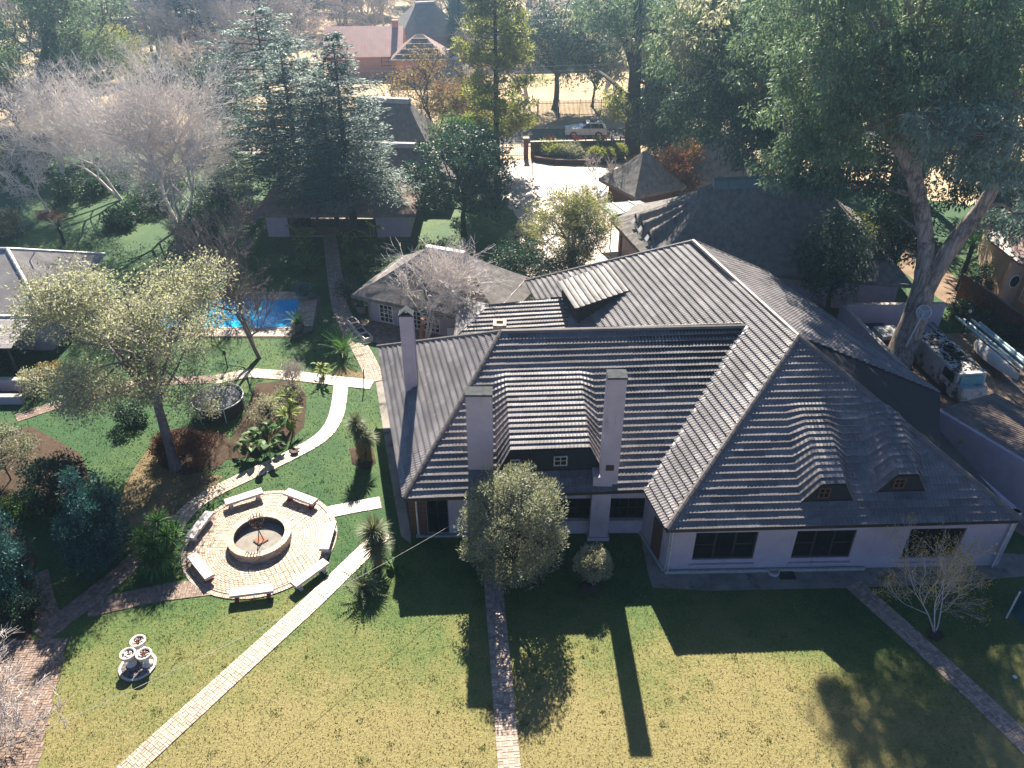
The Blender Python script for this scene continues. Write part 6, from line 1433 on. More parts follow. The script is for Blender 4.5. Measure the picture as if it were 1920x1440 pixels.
# ---- cedars
conifer('cedar_tree', 'tall blue green cedar, the front one right of the pavilion veranda', 'tree', B3(668, 455), H_of(668, 455, 70), 5.2, 'needle_blue', 31, tr=.42, start=.24, layers=21, per=10, dens=270, L=.32, shape=.62, top=.5, gaps=.12, flat=.07, w=.26, droop=.12)
conifer('cedar_tree', 'broad blue green cedar with flat tiers, left of the front cedar', 'tree', B3(575, 425), H_of(575, 425, 85), 5.4, 'needle_blue', 32, tr=.45, start=.26, layers=19, per=10, dens=270, L=.34, shape=.50, top=1.0, gaps=.16, flat=.07, w=.26, droop=.05)
conifer('cedar_tree', 'rear blue green cedar with pale sunlit crown, tallest at the back', 'tree', B3(530, 345), H_of(530, 345, 22), 6.8, 'needle_blue', 33, tr=.45, start=.15, layers=17, per=10, dens=260, L=.38, shape=.45, top=1.4, gaps=.12, flat=.08, w=.28, droop=.05)
conifer('cedar_tree', 'thin cedar trunk tree just left of the front cedar', 'tree', B3(636, 445), 13, 3.2, 'needle_blue', 34, tr=.26, start=.3, layers=22, per=6, dens=100, L=.36, shape=.6, gaps=.2, w=.26)
# ---- far firs on the pale field
fir = conifer('fir_tree', 'dark fir standing on the pale field at the upper left, most westerly of its row', 'tree', B3(222, 92), 20, 4.4, 'needle_teal', 35, 'firs in a row on the pale field', tr=.30, start=.10, layers=26, per=7, dens=48, L=.95, shape=.75, top=.5, gaps=.12, flat=.2, w=.26, droop=.05)
for i, (px, py, s, lb) in enumerate(((285, 96, .95, 'thin fir with bare lower branches, second of the row on the pale field'), (348, 100, 1.0, 'dark fir in the middle of the row on the pale field'), (404, 102, 1.1, 'fir with a clear dark trunk before the pale gap'), (452, 112, 1.15, 'dense dark fir next to the rear cedar'), (490, 90, 1.1, 'fir rising behind the rear cedar'), (170, 84, .8, 'small fir close to the tall western gum tree'))):
    dup(fir, B3(px, py), i*1.3, s, lb)
# ---- tall fan shaped gum at upper left
bare('gum_tree', 'tall fan shaped gum tree with dark trunk at the upper left', 'tree', B3(98, 262), 24, .85, 'bark_grey', .75, 36, levels=6, kids=3, ratio=.74, ang=.36, up=.7, stems=2, minr=.03, first=.26, leaves_=('leaf_gum', 26, 1.0, .42, .28))
tree('gum_sapling', 'small olive gum below the tall fan shaped gum', 'tree', B3(50, 285), (*B3(40, 255)[:2], 4.2), (4, 3, 2.6), 40, 60, 1.0, .35, .3, 'leaf_gum_dark', 'bark_dark', .22, 37)
# ---- mid left
shrub('tree', 'bright green mop headed tree by the far field', B3(222, 150), 3.0, 7.0, 60, 70, .45, .45, 'leaf_lime', 38, 'tree', R=.9, stem=3.0)
bare('tree', 'fine twigged yellow green tree behind the largest bare tree', 'tree', B3(275, 190), 9.5, 1.1, 'twig_lilac', .2, 39, levels=5, kids=3, first=.32, ratio=.77, ang=.5, stems=3, minr=.015, leaves_=('leaf_lime', 5, .5, .22, .5))
bare('bare_tree', 'brownish leafless tree before the row of firs', 'tree', B3(372, 185), 9.0, 1.2, 'twig_lilac', .2, 40, levels=5, kids=3, first=.32, ratio=.77, ang=.5, stems=3, minr=.016, leaves_=('leaf_rust', 1, .4, .2, .5))
bare('bare_tree', 'brownish leafless tree near the rear cedar', 'tree', B3(428, 205), 8.0, 1.2, 'twig_lilac', .2, 41, levels=5, kids=3, first=.32, ratio=.77, ang=.5, stems=3, minr=.016)
for i, (px, py, r, h, lm_, lb) in enumerate(((20, 318, 2.6, 2.6, 'leaf_olive', 'straw green bush by the fence at the far left'), (150, 372, 2.2, 2.0, 'leaf_dark', 'dark undergrowth bush under the leaning bare tree'), (205, 352, 2.4, 2.2, 'leaf_gum_dark', 'dark rounded bush beneath the twigs of the leaning bare tree'), (290, 392, 2.2, 2.0, 'leaf_dark', 'dark bush left of the largest bare tree trunk'), (395, 400, 2.6, 2.6, 'leaf_gum_dark', 'dark shrub between the largest bare tree and the pavilion'), (440, 350, 2.6, 3.0, 'leaf_olive', 'olive bush before the fence left of the cedars'), (310, 345, 2.4, 2.2, 'leaf_olive', 'olive undergrowth behind the largest bare tree'), (235, 420, 1.6, 1.3, 'leaf_dark', 'low dark plants at the edge of the sunlit west lawn'), (8, 440, 1.6, 2.0, 'leaf_silver', 'pale flowering bush behind the iron roof'), (375, 445, 2.0, 1.8, 'leaf_dark', 'dark planting at the foot of the bare tree by the pavilion'))):
    shrub('bush', lb, B3(px, py), r, h, int(34+r*10), 60, .26, .45, lm_, 400+i, R=.55)
for i, (px, py, h, r, lb) in enumerate(((25, 215, 13, 5.0, 'dark gum beyond the west fence at the far left'), (150, 232, 9, 4.0, 'dark bushy tree beyond the fence behind the bare trees'), (320, 235, 8, 3.6, 'dark low tree beyond the fence left of the cedars'), (425, 262, 9, 3.8, 'dark green tree beyond the fence beside the rear cedar'))):
    q = B3(px, py); tree('dark_tree', lb, 'tree', q, (q.x, q.y, h*.55), (r, r*.8, h*.42), 80, 80, 1.1, .42, .35, 'leaf_gum_dark', 'bark_dark', .3, 420+i, shell=.45, droop=.2)
for i, (px, py, s_, lb) in enumerate(((120, 62, .9, 'distant small fir on the pale field above the fan shaped gum'), (258, 60, .9, 'distant fir behind the second fir of the row'), (320, 52, 1.0, 'distant fir filling the gap behind the middle firs'), (378, 60, 1.0, 'distant fir behind the fir with the clear trunk'), (540, 60, 1.1, 'distant fir above the rear cedar crown'), (455, 60, 1.2, 'distant dense fir at the top beside the rear cedar'), (30, 55, .9, 'distant fir at the far upper left corner'))):
    dup(fir, B3(px, py), i*1.7, s_, lb)
# ---- middle: grevillea, dark evergreen, yellow green tree
gb = B3(932, 318); gh = 22.0
def spire():
    rng = np.random.default_rng(51); t = thing('silky_oak', 'tall light green tree with a straight dark trunk by the driveway gate', 'tree', gb); b = np.array(gb); segs = curve_segs(b-np.array([0, 0, .1]), b+np.array([0, 0, gh]), .34, .05, rng, 8, .004); tw = []; C = []
    for i in range(92):
        zf = rng.uniform(.16, 1.0)
        rad = (np.interp(zf, [.16, .3, .45, .62, .8, .92, 1.0], [2.4, 4.2, 4.2, 3.4, 2.3, 2.0, .6]))*rng.uniform(.55, 1.08); a = rng.uniform(0, 2*math.pi); s = b+np.array([0, 0, gh*zf-rad*.35]); e = b+np.array([math.cos(a)*rad, math.sin(a)*rad, gh*zf+rng.normal()*.3]); tw += curve_segs(s, e, .06, .015, rng, 4, .10, -.08)
        for k in (.6, .8, 1.0): C.append(s+(e-s)*k+rng.normal(size=3)*.25)
    C = np.array(C); v, f = seg_mesh(segs, 8); np_mesh('trunk', v, [f], 'bark_dark', t, smooth=True); v, f = seg_mesh(tw, 3); np_mesh('limbs', v, [f], 'bark_dark', t, **STUFF)
    v, f = leaves(rng, C, .85*rng.uniform(.6, 1.3, len(C)), 110, .40, .36, .15, 0, .5, .55); np_mesh('crown', v, [f], 'leaf_lime', t)
spire()
tree('evergreen_tree', 'dense dark glossy evergreen between the annex and the forecourt', 'tree', B3(872, 442), (*B3(872, 442)[:2], 4.9), (4.6, 4.2, 4.4), 190, 110, .75, .24, .5, 'leaf_dark', 'bark_dark', .25, 52, shell=.6, flat=.9, up=.1)
tree('evergreen_tree', 'bright green bushy tree behind the dense dark evergreen', 'tree', B3(858, 330), (*B3(858, 330)[:2], 3.6), (2.6, 2.4, 2.8), 60, 80, .7, .28, .5, 'leaf_green', 'bark_dark', .15, 53)
bare('openwork_tree', 'round openwork tree with yellow green leaves at the near end of the forecourt', 'tree', B3(1066, 492), 6.6, 1.25, 'bark_pale', .24, 54, levels=6, kids=3, ratio=.75, ang=.58, up=.22, stems=3, minr=.013, first=.26, leaves_=('leaf_lime', 8, .34, .15, .45))
shrub('shrub', 'dark green bushes between the cottage and the tiled roof', B3(968, 545), 2.0, 4.0, 80, 90, .16, .5, 'leaf_dark', 55, R=.55)
shrub('shrub', 'light green bush at the pavilion end of the forecourt', B3(985, 468), 1.5, 2.2, 40, 70, .18, .5, 'leaf_olive', 56, R=.45)
shrub('hedge_bush', 'dark bushes with red flowers round the openwork tree', B3(1060, 505), 2.3, 1.5, 60, 80, .16, .5, 'leaf_dark', 57, R=.5)
# ---- sparse yellowing trees by the street
bare('yellow_tree', 'sparse yellowing tree with leaning dark stem by the street, left of its pair', 'tree', B3(850, 285), 11.0, 1.2, 'bark_dark', .22, 58, levels=6, kids=3, ratio=.75, ang=.55, up=.3, lean=(-.55, .1), stems=1, minr=.014, first=.3, leaves_=('leaf_tan', 6, .5, .22, .45))
bare('yellow_tree', 'sparse yellowing tree forking low before the gate, right of its pair', 'tree', B3(866, 286), 9.5, 1.3, 'bark_dark', .22, 59, levels=6, kids=3, ratio=.75, ang=.6, up=.25, stems=2, minr=.014, first=.26, leaves_=('leaf_tan', 5, .5, .22, .45))
# ---- behind the car
tree('dark_tree', 'dark blue green spreading tree behind the parked wagon', 'tree', B3(1040, 205), (*B3(1045, 205)[:2], 7.5), (7.0, 5, 5.5), 150, 90, 1.2, .42, .35, 'leaf_gum_dark', 'bark_dark', .4, 60, shell=.5)
bare('bare_tree', 'grey white leafless tree behind the dark spreading tree', 'tree', B3(990, 190), 13, 1.1, 'bark_pale', .3, 61, levels=5, kids=3, first=.32, ratio=.77, ang=.48, stems=3, minr=.022)
bare('bare_tree', 'leafless tree beyond the street right of the grey white tree', 'tree', B3(1135, 170), 12, 1.2, 'bark_pale', .3, 62, levels=5, kids=3, first=.32, ratio=.77, ang=.48, stems=3, minr=.022, leaves_=('leaf_tan', 2, .5, .25, .45))
tree('thorn_tree', 'tan leaved forked tree behind the wagon and fence', 'tree', B3(1110, 200), (*B3(1118, 200)[:2], 4.6), (4.2, 3, 2.2), 34, 40, .9, .32, .3, 'leaf_tan', 'bark_dark', .2, 63, fork=.3)
for i, (px, py, r, h, lm, lb) in enumerate(((1040, 292, 2.0, 1.15, 'leaf_lime', 'light green rounded bush in the planter before the boundary wall'), (1065, 295, 1.8, 1.1, 'leaf_silver', 'grey green rounded bush in the planter next to the light green one'), (1122, 290, .8, 1.3, 'leaf_green', 'upright green bush in the planter below red aloes'), (1115, 301, .8, .8, 'leaf_lime', 'small yellow green shrub low in the planter'), (1135, 303, .8, .8, 'leaf_lime', 'small bright shrub at the right of the planter'), (1160, 298, .8, 1.0, 'leaf_lime', 'bright shrub where the planter meets the gum trunk'))):
    shrub('bush', lb, B3(px, py, .3), r, h, int(30+r*25), 80, .22, .45, lm, 70+i, R=.45)
# red aloes above the wall
al0 = None
for i, px in enumerate((1025, 1035, 1072, 1085, 1092, 1118, 1128, 1135, 1150, 1168)):
    b = Vector((vp(px, 268, 85.0).x, 85.0, 0)); t = thing('aloe_flower', 'red flowering aloe spikes behind the brick boundary wall, %s from the gate' % ('first', 'second', 'third', 'fourth', 'fifth', 'sixth', 'seventh', 'eighth', 'ninth', 'tenth')[i], 'aloe', b, 'red aloes behind the boundary wall'); m = MB(); g = random.Random(i)
    for k in range(4): q = b+Vector((g.uniform(-.35, .35), 0, 0)); m.tube([q, q+Z*(1.45+g.uniform(0, .4))], .02, 4); 
    m.build('stalks', 'frond', t, **STUFF); m = MB(); g = random.Random(i)
    for k in range(4): q = b+Vector((g.uniform(-.35, .35), 0, 0)); h = 1.45+g.uniform(0, .4); m.lathe([(.07, h-.1), (.06, h+.15), (.015, h+.42)], q, 6)
    m.build('flowers', 'flower_red', t, **STUFF)
# ---- street gum with the thick dark trunk
def gum(name, label, stems, masses, lm, seed, bark='bark_gum', L=.42, wr=.24, per=42, rr=.95, droop=.55, sub=11, twig=True):
    """stems: lists of (point, radius); masses: (px, py, Y, radius[, leaf material])"""
    rng = np.random.default_rng(seed); b = Vector(stems[0][0][0]); b.z = 0; t = thing(name, label, 'tree', b); m = MB()
    for s in stems:
        P = [Vector(p) for p, _ in s]; Rr = [r for _, r in s]; q, k = [], []
        for i in range(len(P)-1):
            p0, p1, p2, p3 = P[max(i-1, 0)], P[i], P[i+1], P[min(i+2, len(P)-1)]
            for u in range(4):
                v = u/4; q.append(.5*((2*p1)+(p2-p0)*v+(2*p0-5*p1+4*p2-p3)*v*v+(3*p1-p0-3*p2+p3)*v**3)); k.append(Rr[i]+(Rr[i+1]-Rr[i])*v+rng.normal()*.03*Rr[i])
        q.append(P[-1]); k.append(Rr[-1]); m.tube(q, k, 12)
    m.build('trunk', bark, t, smooth=True); tw = []; nodes_ = [(np.array(p), r) for s in stems for p, r in s[1:]]; by = {}
    for ms in masses:
        px, py, Y, r = ms[:4]; lmm = ms[4] if len(ms) > 4 else lm; c = np.array(vp(px, py, Y)) if Y > 0 else np.array((px, py, -Y), float); n0, rad = min(nodes_, key=lambda n: np.linalg.norm(n[0]-c)+abs(n[0][2]-c[2]+1.5)*.4)
        n = int(sub*(r/2.5)**1.6)+4; C = sh(rng, n, c, (r, r, r*.72), .72, -.9); by.setdefault(lmm, []).append(C)
        tw += curve_segs(n0, c, min(rad*.6, .16), .05, rng, 5, .12, .06)
        for e in C[:8]: tw += curve_segs(c, e, .045, .012, rng, 3, .15)
    v, f = seg_mesh(tw, 4); np_mesh('limbs', v, [f], bark, t, **STUFF)
    for lmm, Cs in by.items():
        C = np.concatenate(Cs); v, f = leaves(rng, C, rr*rng.uniform(.65, 1.35, len(C)), per, L, wr, 0, droop, .45, .85); np_mesh('crown', v, [f], lmm, t)
    return t
def st_(Y, *pp): return [(vp(x, y, Y), r) for x, y, r in pp]
sg = B3(1185, 288)
gum('gum_tree', 'towering gum tree with a thick dark trunk beside the street', [[(sg, .95), (vp(1186, 230, 86), .75), (vp(1190, 150, 86), .62), (vp(1195, 60, 86), .5), (vp(1200, -60, 86), .35)], [(vp(1188, 130, 86), .42), (vp(1165, 60, 88), .36), (vp(1125, 15, 96), .28), (vp(1080, -15, 102), .2)], [(vp(1187, 195, 86), .32), (vp(1150, 155, 89), .22), (vp(1110, 125, 100), .15)]],
    [(1060, 50, 104, 2.8, 'leaf_olive'), (1090, 75, 104, 3.0), (1035, 75, 104, 2.4, 'leaf_olive'), (1120, 110, 104, 2.6), (1080, 120, 104, 2.2), (1150, 120, 104, 2.0, 'leaf_olive'), (1160, 190, 85, 1.8, 'leaf_lime'), (1215, 20, 86, 4), (1240, 60, 87, 4, 'leaf_olive'), (1225, 110, 88, 3.5, 'leaf_olive'), (1250, 130, 86, 3.6), (1260, 175, 84, 3.4, 'leaf_gum_dark'), (1235, 205, 84, 3.0, 'leaf_gum_dark'), (1290, 150, 84, 3.6, 'leaf_gum_dark'), (1275, 60, 88, 4.2), (1225, 245, 80, 2.2, 'leaf_gum_dark'), (1265, 240, 80, 2.4, 'leaf_gum_dark'), (1130, 10, 88, 3.5), (1170, 0, 88, 3.5)], 'leaf_gum', 81, 'bark_dark', L=.6, wr=.24, per=60, rr=1.1)
# ---- the main gum with forked pale trunk
mb0 = B3(1672, 700)
gum('gum_tree', 'huge leaning gum tree with forked peeling trunk by the scrap yard', [
    [(mb0, .95), (vp(1697, 640, 42), .80), (vp(1724, 570, 42.3), .72), (vp(1734, 510, 42.6), .56), (vp(1735, 440, 43), .44), (vp(1722, 370, 43.5), .46), (vp(1708, 315, 44), .42), (vp(1680, 268, 44.5), .36), (vp(1650, 235, 45), .30), (vp(1620, 205, 45.5), .22)],
    [(vp(1735, 545, 42.4), .52), (vp(1772, 480, 42.2), .48), (vp(1808, 430, 42), .44), (vp(1838, 392, 41.8), .38), (vp(1868, 340, 41.5), .32), (vp(1890, 280, 41.3), .22)],
    [(vp(1715, 335, 44), .26), (vp(1735, 220, 45), .24), (vp(1690, 120, 47), .28), (vp(1668, 150, 47), .2)]],
    [(1760, 230, 40.5, 1.5, 'leaf_gum_blue'), (1800, 250, 40, 1.9, 'leaf_gum_blue'), (1850, 245, 40, 2.0, 'leaf_gum_blue'), (1780, 290, 40.5, 1.3, 'leaf_gum_blue'), (1870, 290, 40.3, 1.8, 'leaf_gum_blue'), (1840, 300, 40.3, 1.4, 'leaf_gum_blue'),
     (1900, 400, 42, 1.6, 'leaf_gum_blue'), (1880, 430, 42.5, 1.2, 'leaf_gum_blue'), (1780, 150, 43, 2.6), (1850, 130, 43, 2.6), (1905, 170, 42, 2.6), (1890, 70, 44, 3.2), (1800, 70, 45, 3.2), (1740, 150, 46, 2.4, 'leaf_gum_dark'),
     (1640, 200, 46, 2.4), (1570, 170, 46, 2.3), (1510, 190, 46.5, 2.2), (1545, 215, 46, 2.0), (1470, 225, 47, 1.9), (1600, 250, 45.5, 2.2), (1550, 270, 46, 1.9), (1500, 290, 46, 1.8), (1455, 320, 47, 1.4), (1640, 320, 46, 1.8, 'leaf_gum_dark'), (1590, 340, 46, 1.9, 'leaf_gum_dark'), (16.5, 45.6, -17.2, 2.3), (18.4, 46.3, -18.1, 1.9), (21.3, 46.9, -17.0, 2.1), (23.8, 46.0, -17.9, 2.0), (25.6, 44.1, -17.6, 2.4), (28.3, 47.8, -17.5, 2.3), (15.6, 45.1, -20.1, 2.3), (18.3, 44.0, -19.6, 2.0), (20.5, 48.0, -19.5, 2.3), (23.4, 43.8, -19.8, 2.1), (24.9, 45.8, -20.4, 2.0), (27.8, 44.2, -20.0, 2.3), (15.7, 43.5, -21.7, 2.2), (17.9, 44.0, -22.2, 2.4), (20.6, 45.7, -22.4, 1.9), (23.1, 44.4, -22.3, 2.4), (25.0, 46.6, -22.3, 2.0), (27.5, 49.0, -22.8, 2.0), (16.2, 48.7, -24.2, 2.2), (17.9, 45.5, -24.7, 2.2), (21.0, 44.0, -24.3, 2.3), (23.1, 46.0, -24.4, 2.4), (25.5, 43.6, -24.9, 2.1), (27.7, 44.7, -24.4, 2.1), (15.6, 47.0, -26.3, 2.3), (17.9, 47.8, -27.2, 2.1), (20.9, 44.9, -27.1, 2.1), (22.8, 48.8, -26.7, 2.1), (25.8, 45.5, -27.0, 2.0), (28.1, 44.9, -26.3, 2.4), (12.5, 49.7, -26.9, 1.5), (12.0, 45.3, -23.8, 1.4), (13.8, 49.8, -24.4, 1.3), (13.7, 45.7, -23.3, 1.5), (14.1, 45.3, -24.8, 1.6), (14.3, 46.9, -26.5, 1.3), (14.1, 48.9, -26.5, 1.4), (12.3, 45.2, -25.1, 1.3), (1540, 340, 46.5, 1.5, 'leaf_gum_dark'), (1560, 90, 46, 2.4), (1620, 120, 45, 2.4), (1690, 110, 45, 2.4), (1700, 190, 44.5, 2.2), (1530, 140, 44, 2.2), (1600, 60, 48, 2.6), (1680, 50, 48, 2.8), (1750, 60, 47, 2.8), (1660, 220, 45, 1.8), (1720, 260, 46, 1.8, 'leaf_gum_dark'), (1680, 390, 46.5, 1.4, 'leaf_gum_dark')], 'leaf_gum', 82, 'bark_gum', L=.31, wr=.32, per=92, rr=.74, sub=18)
g2 = Vector((28.5, 56, 0))
gum('gum_tree', 'second big gum behind the forked one, with bare forking limbs near the top', [[(g2, .8), (vp(1700, 260, 54), .6), (vp(1668, 150, 53), .52), (vp(1625, 95, 52), .34), (vp(1600, 40, 52), .22), (vp(1590, -20, 52), .15)], [(vp(1662, 140, 53), .4), (vp(1650, 70, 52.5), .28), (vp(1660, 30, 52), .2), (vp(1690, 0, 52), .12)], [(vp(1672, 160, 53), .4), (vp(1735, 100, 53), .3), (vp(1765, 40, 53), .22), (vp(1775, -30, 53), .15)]],
    [(1540, 60, 55, 3.2), (1600, 10, 56, 3.2), (1480, 40, 56, 3.2), (1440, 110, 55, 2.6), (1500, 120, 54, 2.5), (1560, 110, 55, 2.4), (1700, 20, 57, 3.5), (1780, 20, 58, 3.5), (1620, 160, 58, 2.8, 'leaf_gum_dark'), (1720, 200, 58, 3, 'leaf_gum_dark'), (1820, 200, 56, 3.2, 'leaf_gum_dark'), (1890, 230, 56, 3.4, 'leaf_gum_dark'), (1760, 300, 56, 2.8, 'leaf_gum_dark'), (1850, 340, 54, 2.6, 'leaf_gum_dark'), (1650, 260, 58, 2.6, 'leaf_gum_dark')], 'leaf_gum', 83, 'bark_gum', L=.38, wr=.32, per=115, rr=.95, sub=17)
g3 = Vector((22.5, 66, 0))
gum('gum_tree', 'leafy gum whose boughs hang over the dark thatched hall', [[(g3, .7), (vp(1440, 220, 65), .5), (vp(1420, 100, 64), .4), (vp(1400, 0, 64), .25)], [(vp(1440, 200, 65), .3), (vp(1370, 130, 63), .22), (vp(1320, 90, 62), .15)]],
    [(1330, 50, 62, 3.4, 'leaf_olive'), (1300, 100, 64, 3.2), (1350, 110, 62, 3.0, 'leaf_olive'), (1390, 60, 62, 3.4), (1400, 150, 60, 2.8), (1340, 170, 62, 3.0, 'leaf_gum_dark'), (1300, 210, 64, 2.6, 'leaf_gum_dark'), (1370, 220, 60, 2.8, 'leaf_gum_dark'), (1430, 190, 60, 2.8), (1410, 260, 58, 2.4, 'leaf_gum_dark'), (1450, 290, 58, 2.4, 'leaf_gum_dark'), (1390, 10, 64, 3.6), (1310, 0, 66, 3.6), (1450, 20, 62, 3.4), (1500, 230, 60, 2.6, 'leaf_gum_dark'), (1560, 290, 60, 2.4, 'leaf_gum_dark')], 'leaf_gum', 84, 'bark_gum', L=.42, wr=.32, per=100, rr=1.0, sub=15)
for i, (x, y, h, r, lb) in enumerate(((38, 72, 22, 9, 'dark tall tree at the right edge behind the gums'), (28, 84, 20, 9, 'dark tall tree in the gap between the gums and the street'), (47, 60, 20, 8, 'dark tree over the peach house at the right edge'), (20, 98, 18, 8, 'hazy tall tree beyond the street behind the gums'), (36, 102, 18, 9, 'hazy wide tree beyond the street at the right'), (52, 92, 19, 9, 'hazy tall tree at the far right beyond the gums'))):
    tree('tall_tree', lb, 'tree', (x, y, 0), (x, y, h*.58), (r*.8, r*.7, h*.42), 110, 100, 1.7, .62, .3, 'leaf_gum_dark', 'bark_dark', .5, 90+i, shell=.4, droop=.3, lumps=14)
tree('dark_tree', 'dark leafy tree leaning over the east end of the thatched hall', 'tree', (21.6, 47.6, 0), (21.4, 48.2, 4.6), (2.4, 2.2, 3.4), 75, 90, .7, .26, .45, 'leaf_gum_dark', 'bark_dark', .2, 97, shell=.4, droop=.3)
tree('dark_tree', 'dark undergrowth tree beside the forked gum trunk', 'tree', (27.5, 52.0, 0), (27.3, 51.8, 5.0), (2.6, 2.2, 3.6), 60, 80, .8, .28, .45, 'leaf_gum_dark', 'bark_dark', .2, 98, shell=.4, droop=.3)
tree('sunlit_bush', 'sunlit lime shrub glimpsed under the gum boughs', 'shrub', (26.8, 57, 0), (26.8, 57, 2.6), (2.4, 1.6, 1.8), 36, 50, .6, .22, .4, 'leaf_lime', 'bark_dark', .08, 99)
shrub('shrub', 'light green shrub beside the dirt path east of the hall', B3(1665, 505), .9, 1.2, 26, 60, .16, .45, 'leaf_green', 100, R=.3)
for i, (px, py, r, h, lb) in enumerate(((1800, 590, .9, 1.0, 'dark shrub along the dirt path next to the brick yard wall'), (1850, 615, 1.1, 1.1, 'dark rounded shrub in the middle of the brick yard wall'), (1890, 640, 1.0, 1.2, 'dark shrub at the lower end of the brick yard wall'), (1822, 545, 1.5, 2.2, 'tall dark shrub before the peach house corner'), (1905, 470, 1.6, 3.2, 'leafy dark shrub before the peach house roof'))):
    shrub('shrub', lb, B3(px, py), r, h, 40, 60, .16, .45, 'leaf_dark', 110+i, R=.35)
# red, orange and amber shrubs by the gatehouse
shrub('autumn_shrub', 'rust red shrub against the conical gatehouse thatch', B3(1212, 372), 1.7, 4.2, 60, 70, .26, .45, 'leaf_rust', 120, R=.5)
shrub('autumn_shrub', 'dark purple brown shrub between the gatehouse and hall roofs', B3(1248, 372), 2.6, 4.6, 80, 70, .26, .45, 'leaf_rust', 121, R=.6)
shrub('autumn_shrub', 'amber yellow shrub before the thatched store', B3(1290, 356), 2.2, 4.8, 70, 70, .26, .45, 'leaf_amber', 122, R=.5)
shrub('autumn_shrub', 'small yellow bush peeping over the hall ridge end', B3(1352, 340), 1.3, 4.2, 36, 60, .26, .45, 'leaf_yellow', 123, R=.45)
bare('autumn_tree', 'red tinged twiggy tree behind the gatehouse', 'tree', B3(1300, 292), 8, 1.2, 'timber_brown', .15, 124, levels=5, kids=3, first=.32, ratio=.77, ang=.5, stems=3, minr=.012, leaves_=('leaf_rust', 4, .4, .2, .45))
bare('leaning_tree', 'leaning bare tree reaching over the second parked car', 'tree', B3(1365, 285), 7, 1.2, 'bark_grey', .18, 125, levels=5, kids=3, first=.32, ratio=.77, ang=.5, lean=(-.8, 0), stems=2, minr=.012)
# ---- round silvery bush before the house
sb = B3(962, 1092)
tree('silver_bush', 'big round grey green bush before the house between the chimneys', 'bush', sb, (sb.x-.02, sb.y+.25, 3.05), (2.2, 2.0, 2.95), 330, 110, .36, .125, .40, 'leaf_sage', 'bark_dark', .14, 130, shell=.68, out=.75, up=.35, flat=1.0, low=-.95, crown='foliage', fork=.2)
s2 = B3(1108, 1098)
tree('silver_bush', 'small clipped pale bush on a stem in a soil ring by the house', 'bush', s2, (s2.x, s2.y+.05, 1.30), (.78, .74, .78), 110, 110, .20, .085, .40, 'leaf_silver', 'bark_dark', .06, 131, shell=.7, out=.75, up=.35, flat=1.0, low=-.95, crown='foliage', fork=.4)
# ---- west dark conifers and shrubs
def juniper(name, label, base, H, r, lm, seed, lobes=9):
    rng = np.random.default_rng(seed); b = np.array(base); t = thing(name, label, 'conifer', base); C = []; segs = curve_segs(b-np.array([0, 0, .05]), b+np.array([0, 0, H*.9]), .14, .02, rng, 6, .02); tw = []
    for k in range(lobes):
        a = rng.uniform(0, 6.28); rad = r*rng.uniform(.3, .8)*(k > 0); top = H*(1.0 if k == 0 else rng.uniform(.5, .86)); q0 = b+np.array([math.cos(a)*rad*.5, math.sin(a)*rad*.5, H*.12]); q1 = b+np.array([math.cos(a)*rad, math.sin(a)*rad, top]); tw += curve_segs(q0, q1, .05, .01, rng, 4, .05)
        n = 46
        for u in rng.random(n): w = r*.52*(1-u)**.7+.06; C.append(q0+(q1-q0)*u+unit(rng, 1)[0]*np.array([w, w, w*.5]))
    C = np.array(C); v, f = seg_mesh(segs+tw, 5); np_mesh('trunk', v, [f], 'bark_dark', t, smooth=True); v, f = leaves(rng, C, .26*rng.uniform(.6, 1.4, len(C)), 52, .17, .28, .45, 0, .5, 1.0); np_mesh('foliage', v, [f], lm, t); return t
juniper('juniper', 'pointed blue green juniper standing beside the southwest path', B3(195, 1052), 5.2, 1.55, 'needle_teal', 140, 11)
juniper('juniper', 'large shadowy blue green juniper at the left edge', B3(15, 1120), 4.8, 1.9, 'needle_teal', 141, 12)
juniper('juniper', 'dark juniper mass at the far left edge below the shrubs', B3(-60, 1100), 4.6, 2.0, 'needle_dark', 142, 10)
shrub('dark_bush', 'dark glossy bush left of the pointed juniper', B3(118, 950), 1.55, 3.0, 90, 90, .14, .5, 'leaf_dark', 143, R=.38)
shrub('grey_shrub', 'grey green leaved shrub with bare stems at the left edge', B3(22, 905), 1.7, 3.2, 70, 80, .13, .45, 'leaf_sage', 144, R=.38, shell=.7, low=-.2, stem=.8)
shrub('dark_bush', 'low dark bush by the short brick path', B3(38, 1165), 1.0, 1.3, 50, 80, .11, .5, 'leaf_dark', 145, R=.3)
shrub('fern_clump', 'ferny green clump below the grey shrub', B3(45, 955), .9, .8, 30, 60, .22, .3, 'leaf_green', 146, R=.3, droop=.3)
shrub('shrub', 'pale leaved shrub under the planter terrace', B3(75, 735), 1.1, 1.6, 40, 70, .12, .45, 'leaf_olive', 147, R=.35)
shrub('shrub', 'dark green shrub on the planter terrace wall', B3(10, 690), 1.2, 1.4, 40, 70, .14, .45, 'leaf_dark', 148, R=.35)
shrub('shrub', 'brown tinged shrub at the end of the planter terrace', B3(95, 715), .9, 1.2, 30, 60, .12, .45, 'leaf_tan', 149, R=.3)
shrub('shrub', 'dark leafy shrub behind the leafy tree trunk', B3(250, 790), 1.0, 1.5, 40, 60, .14, .45, 'leaf_dark', 150, R=.32)
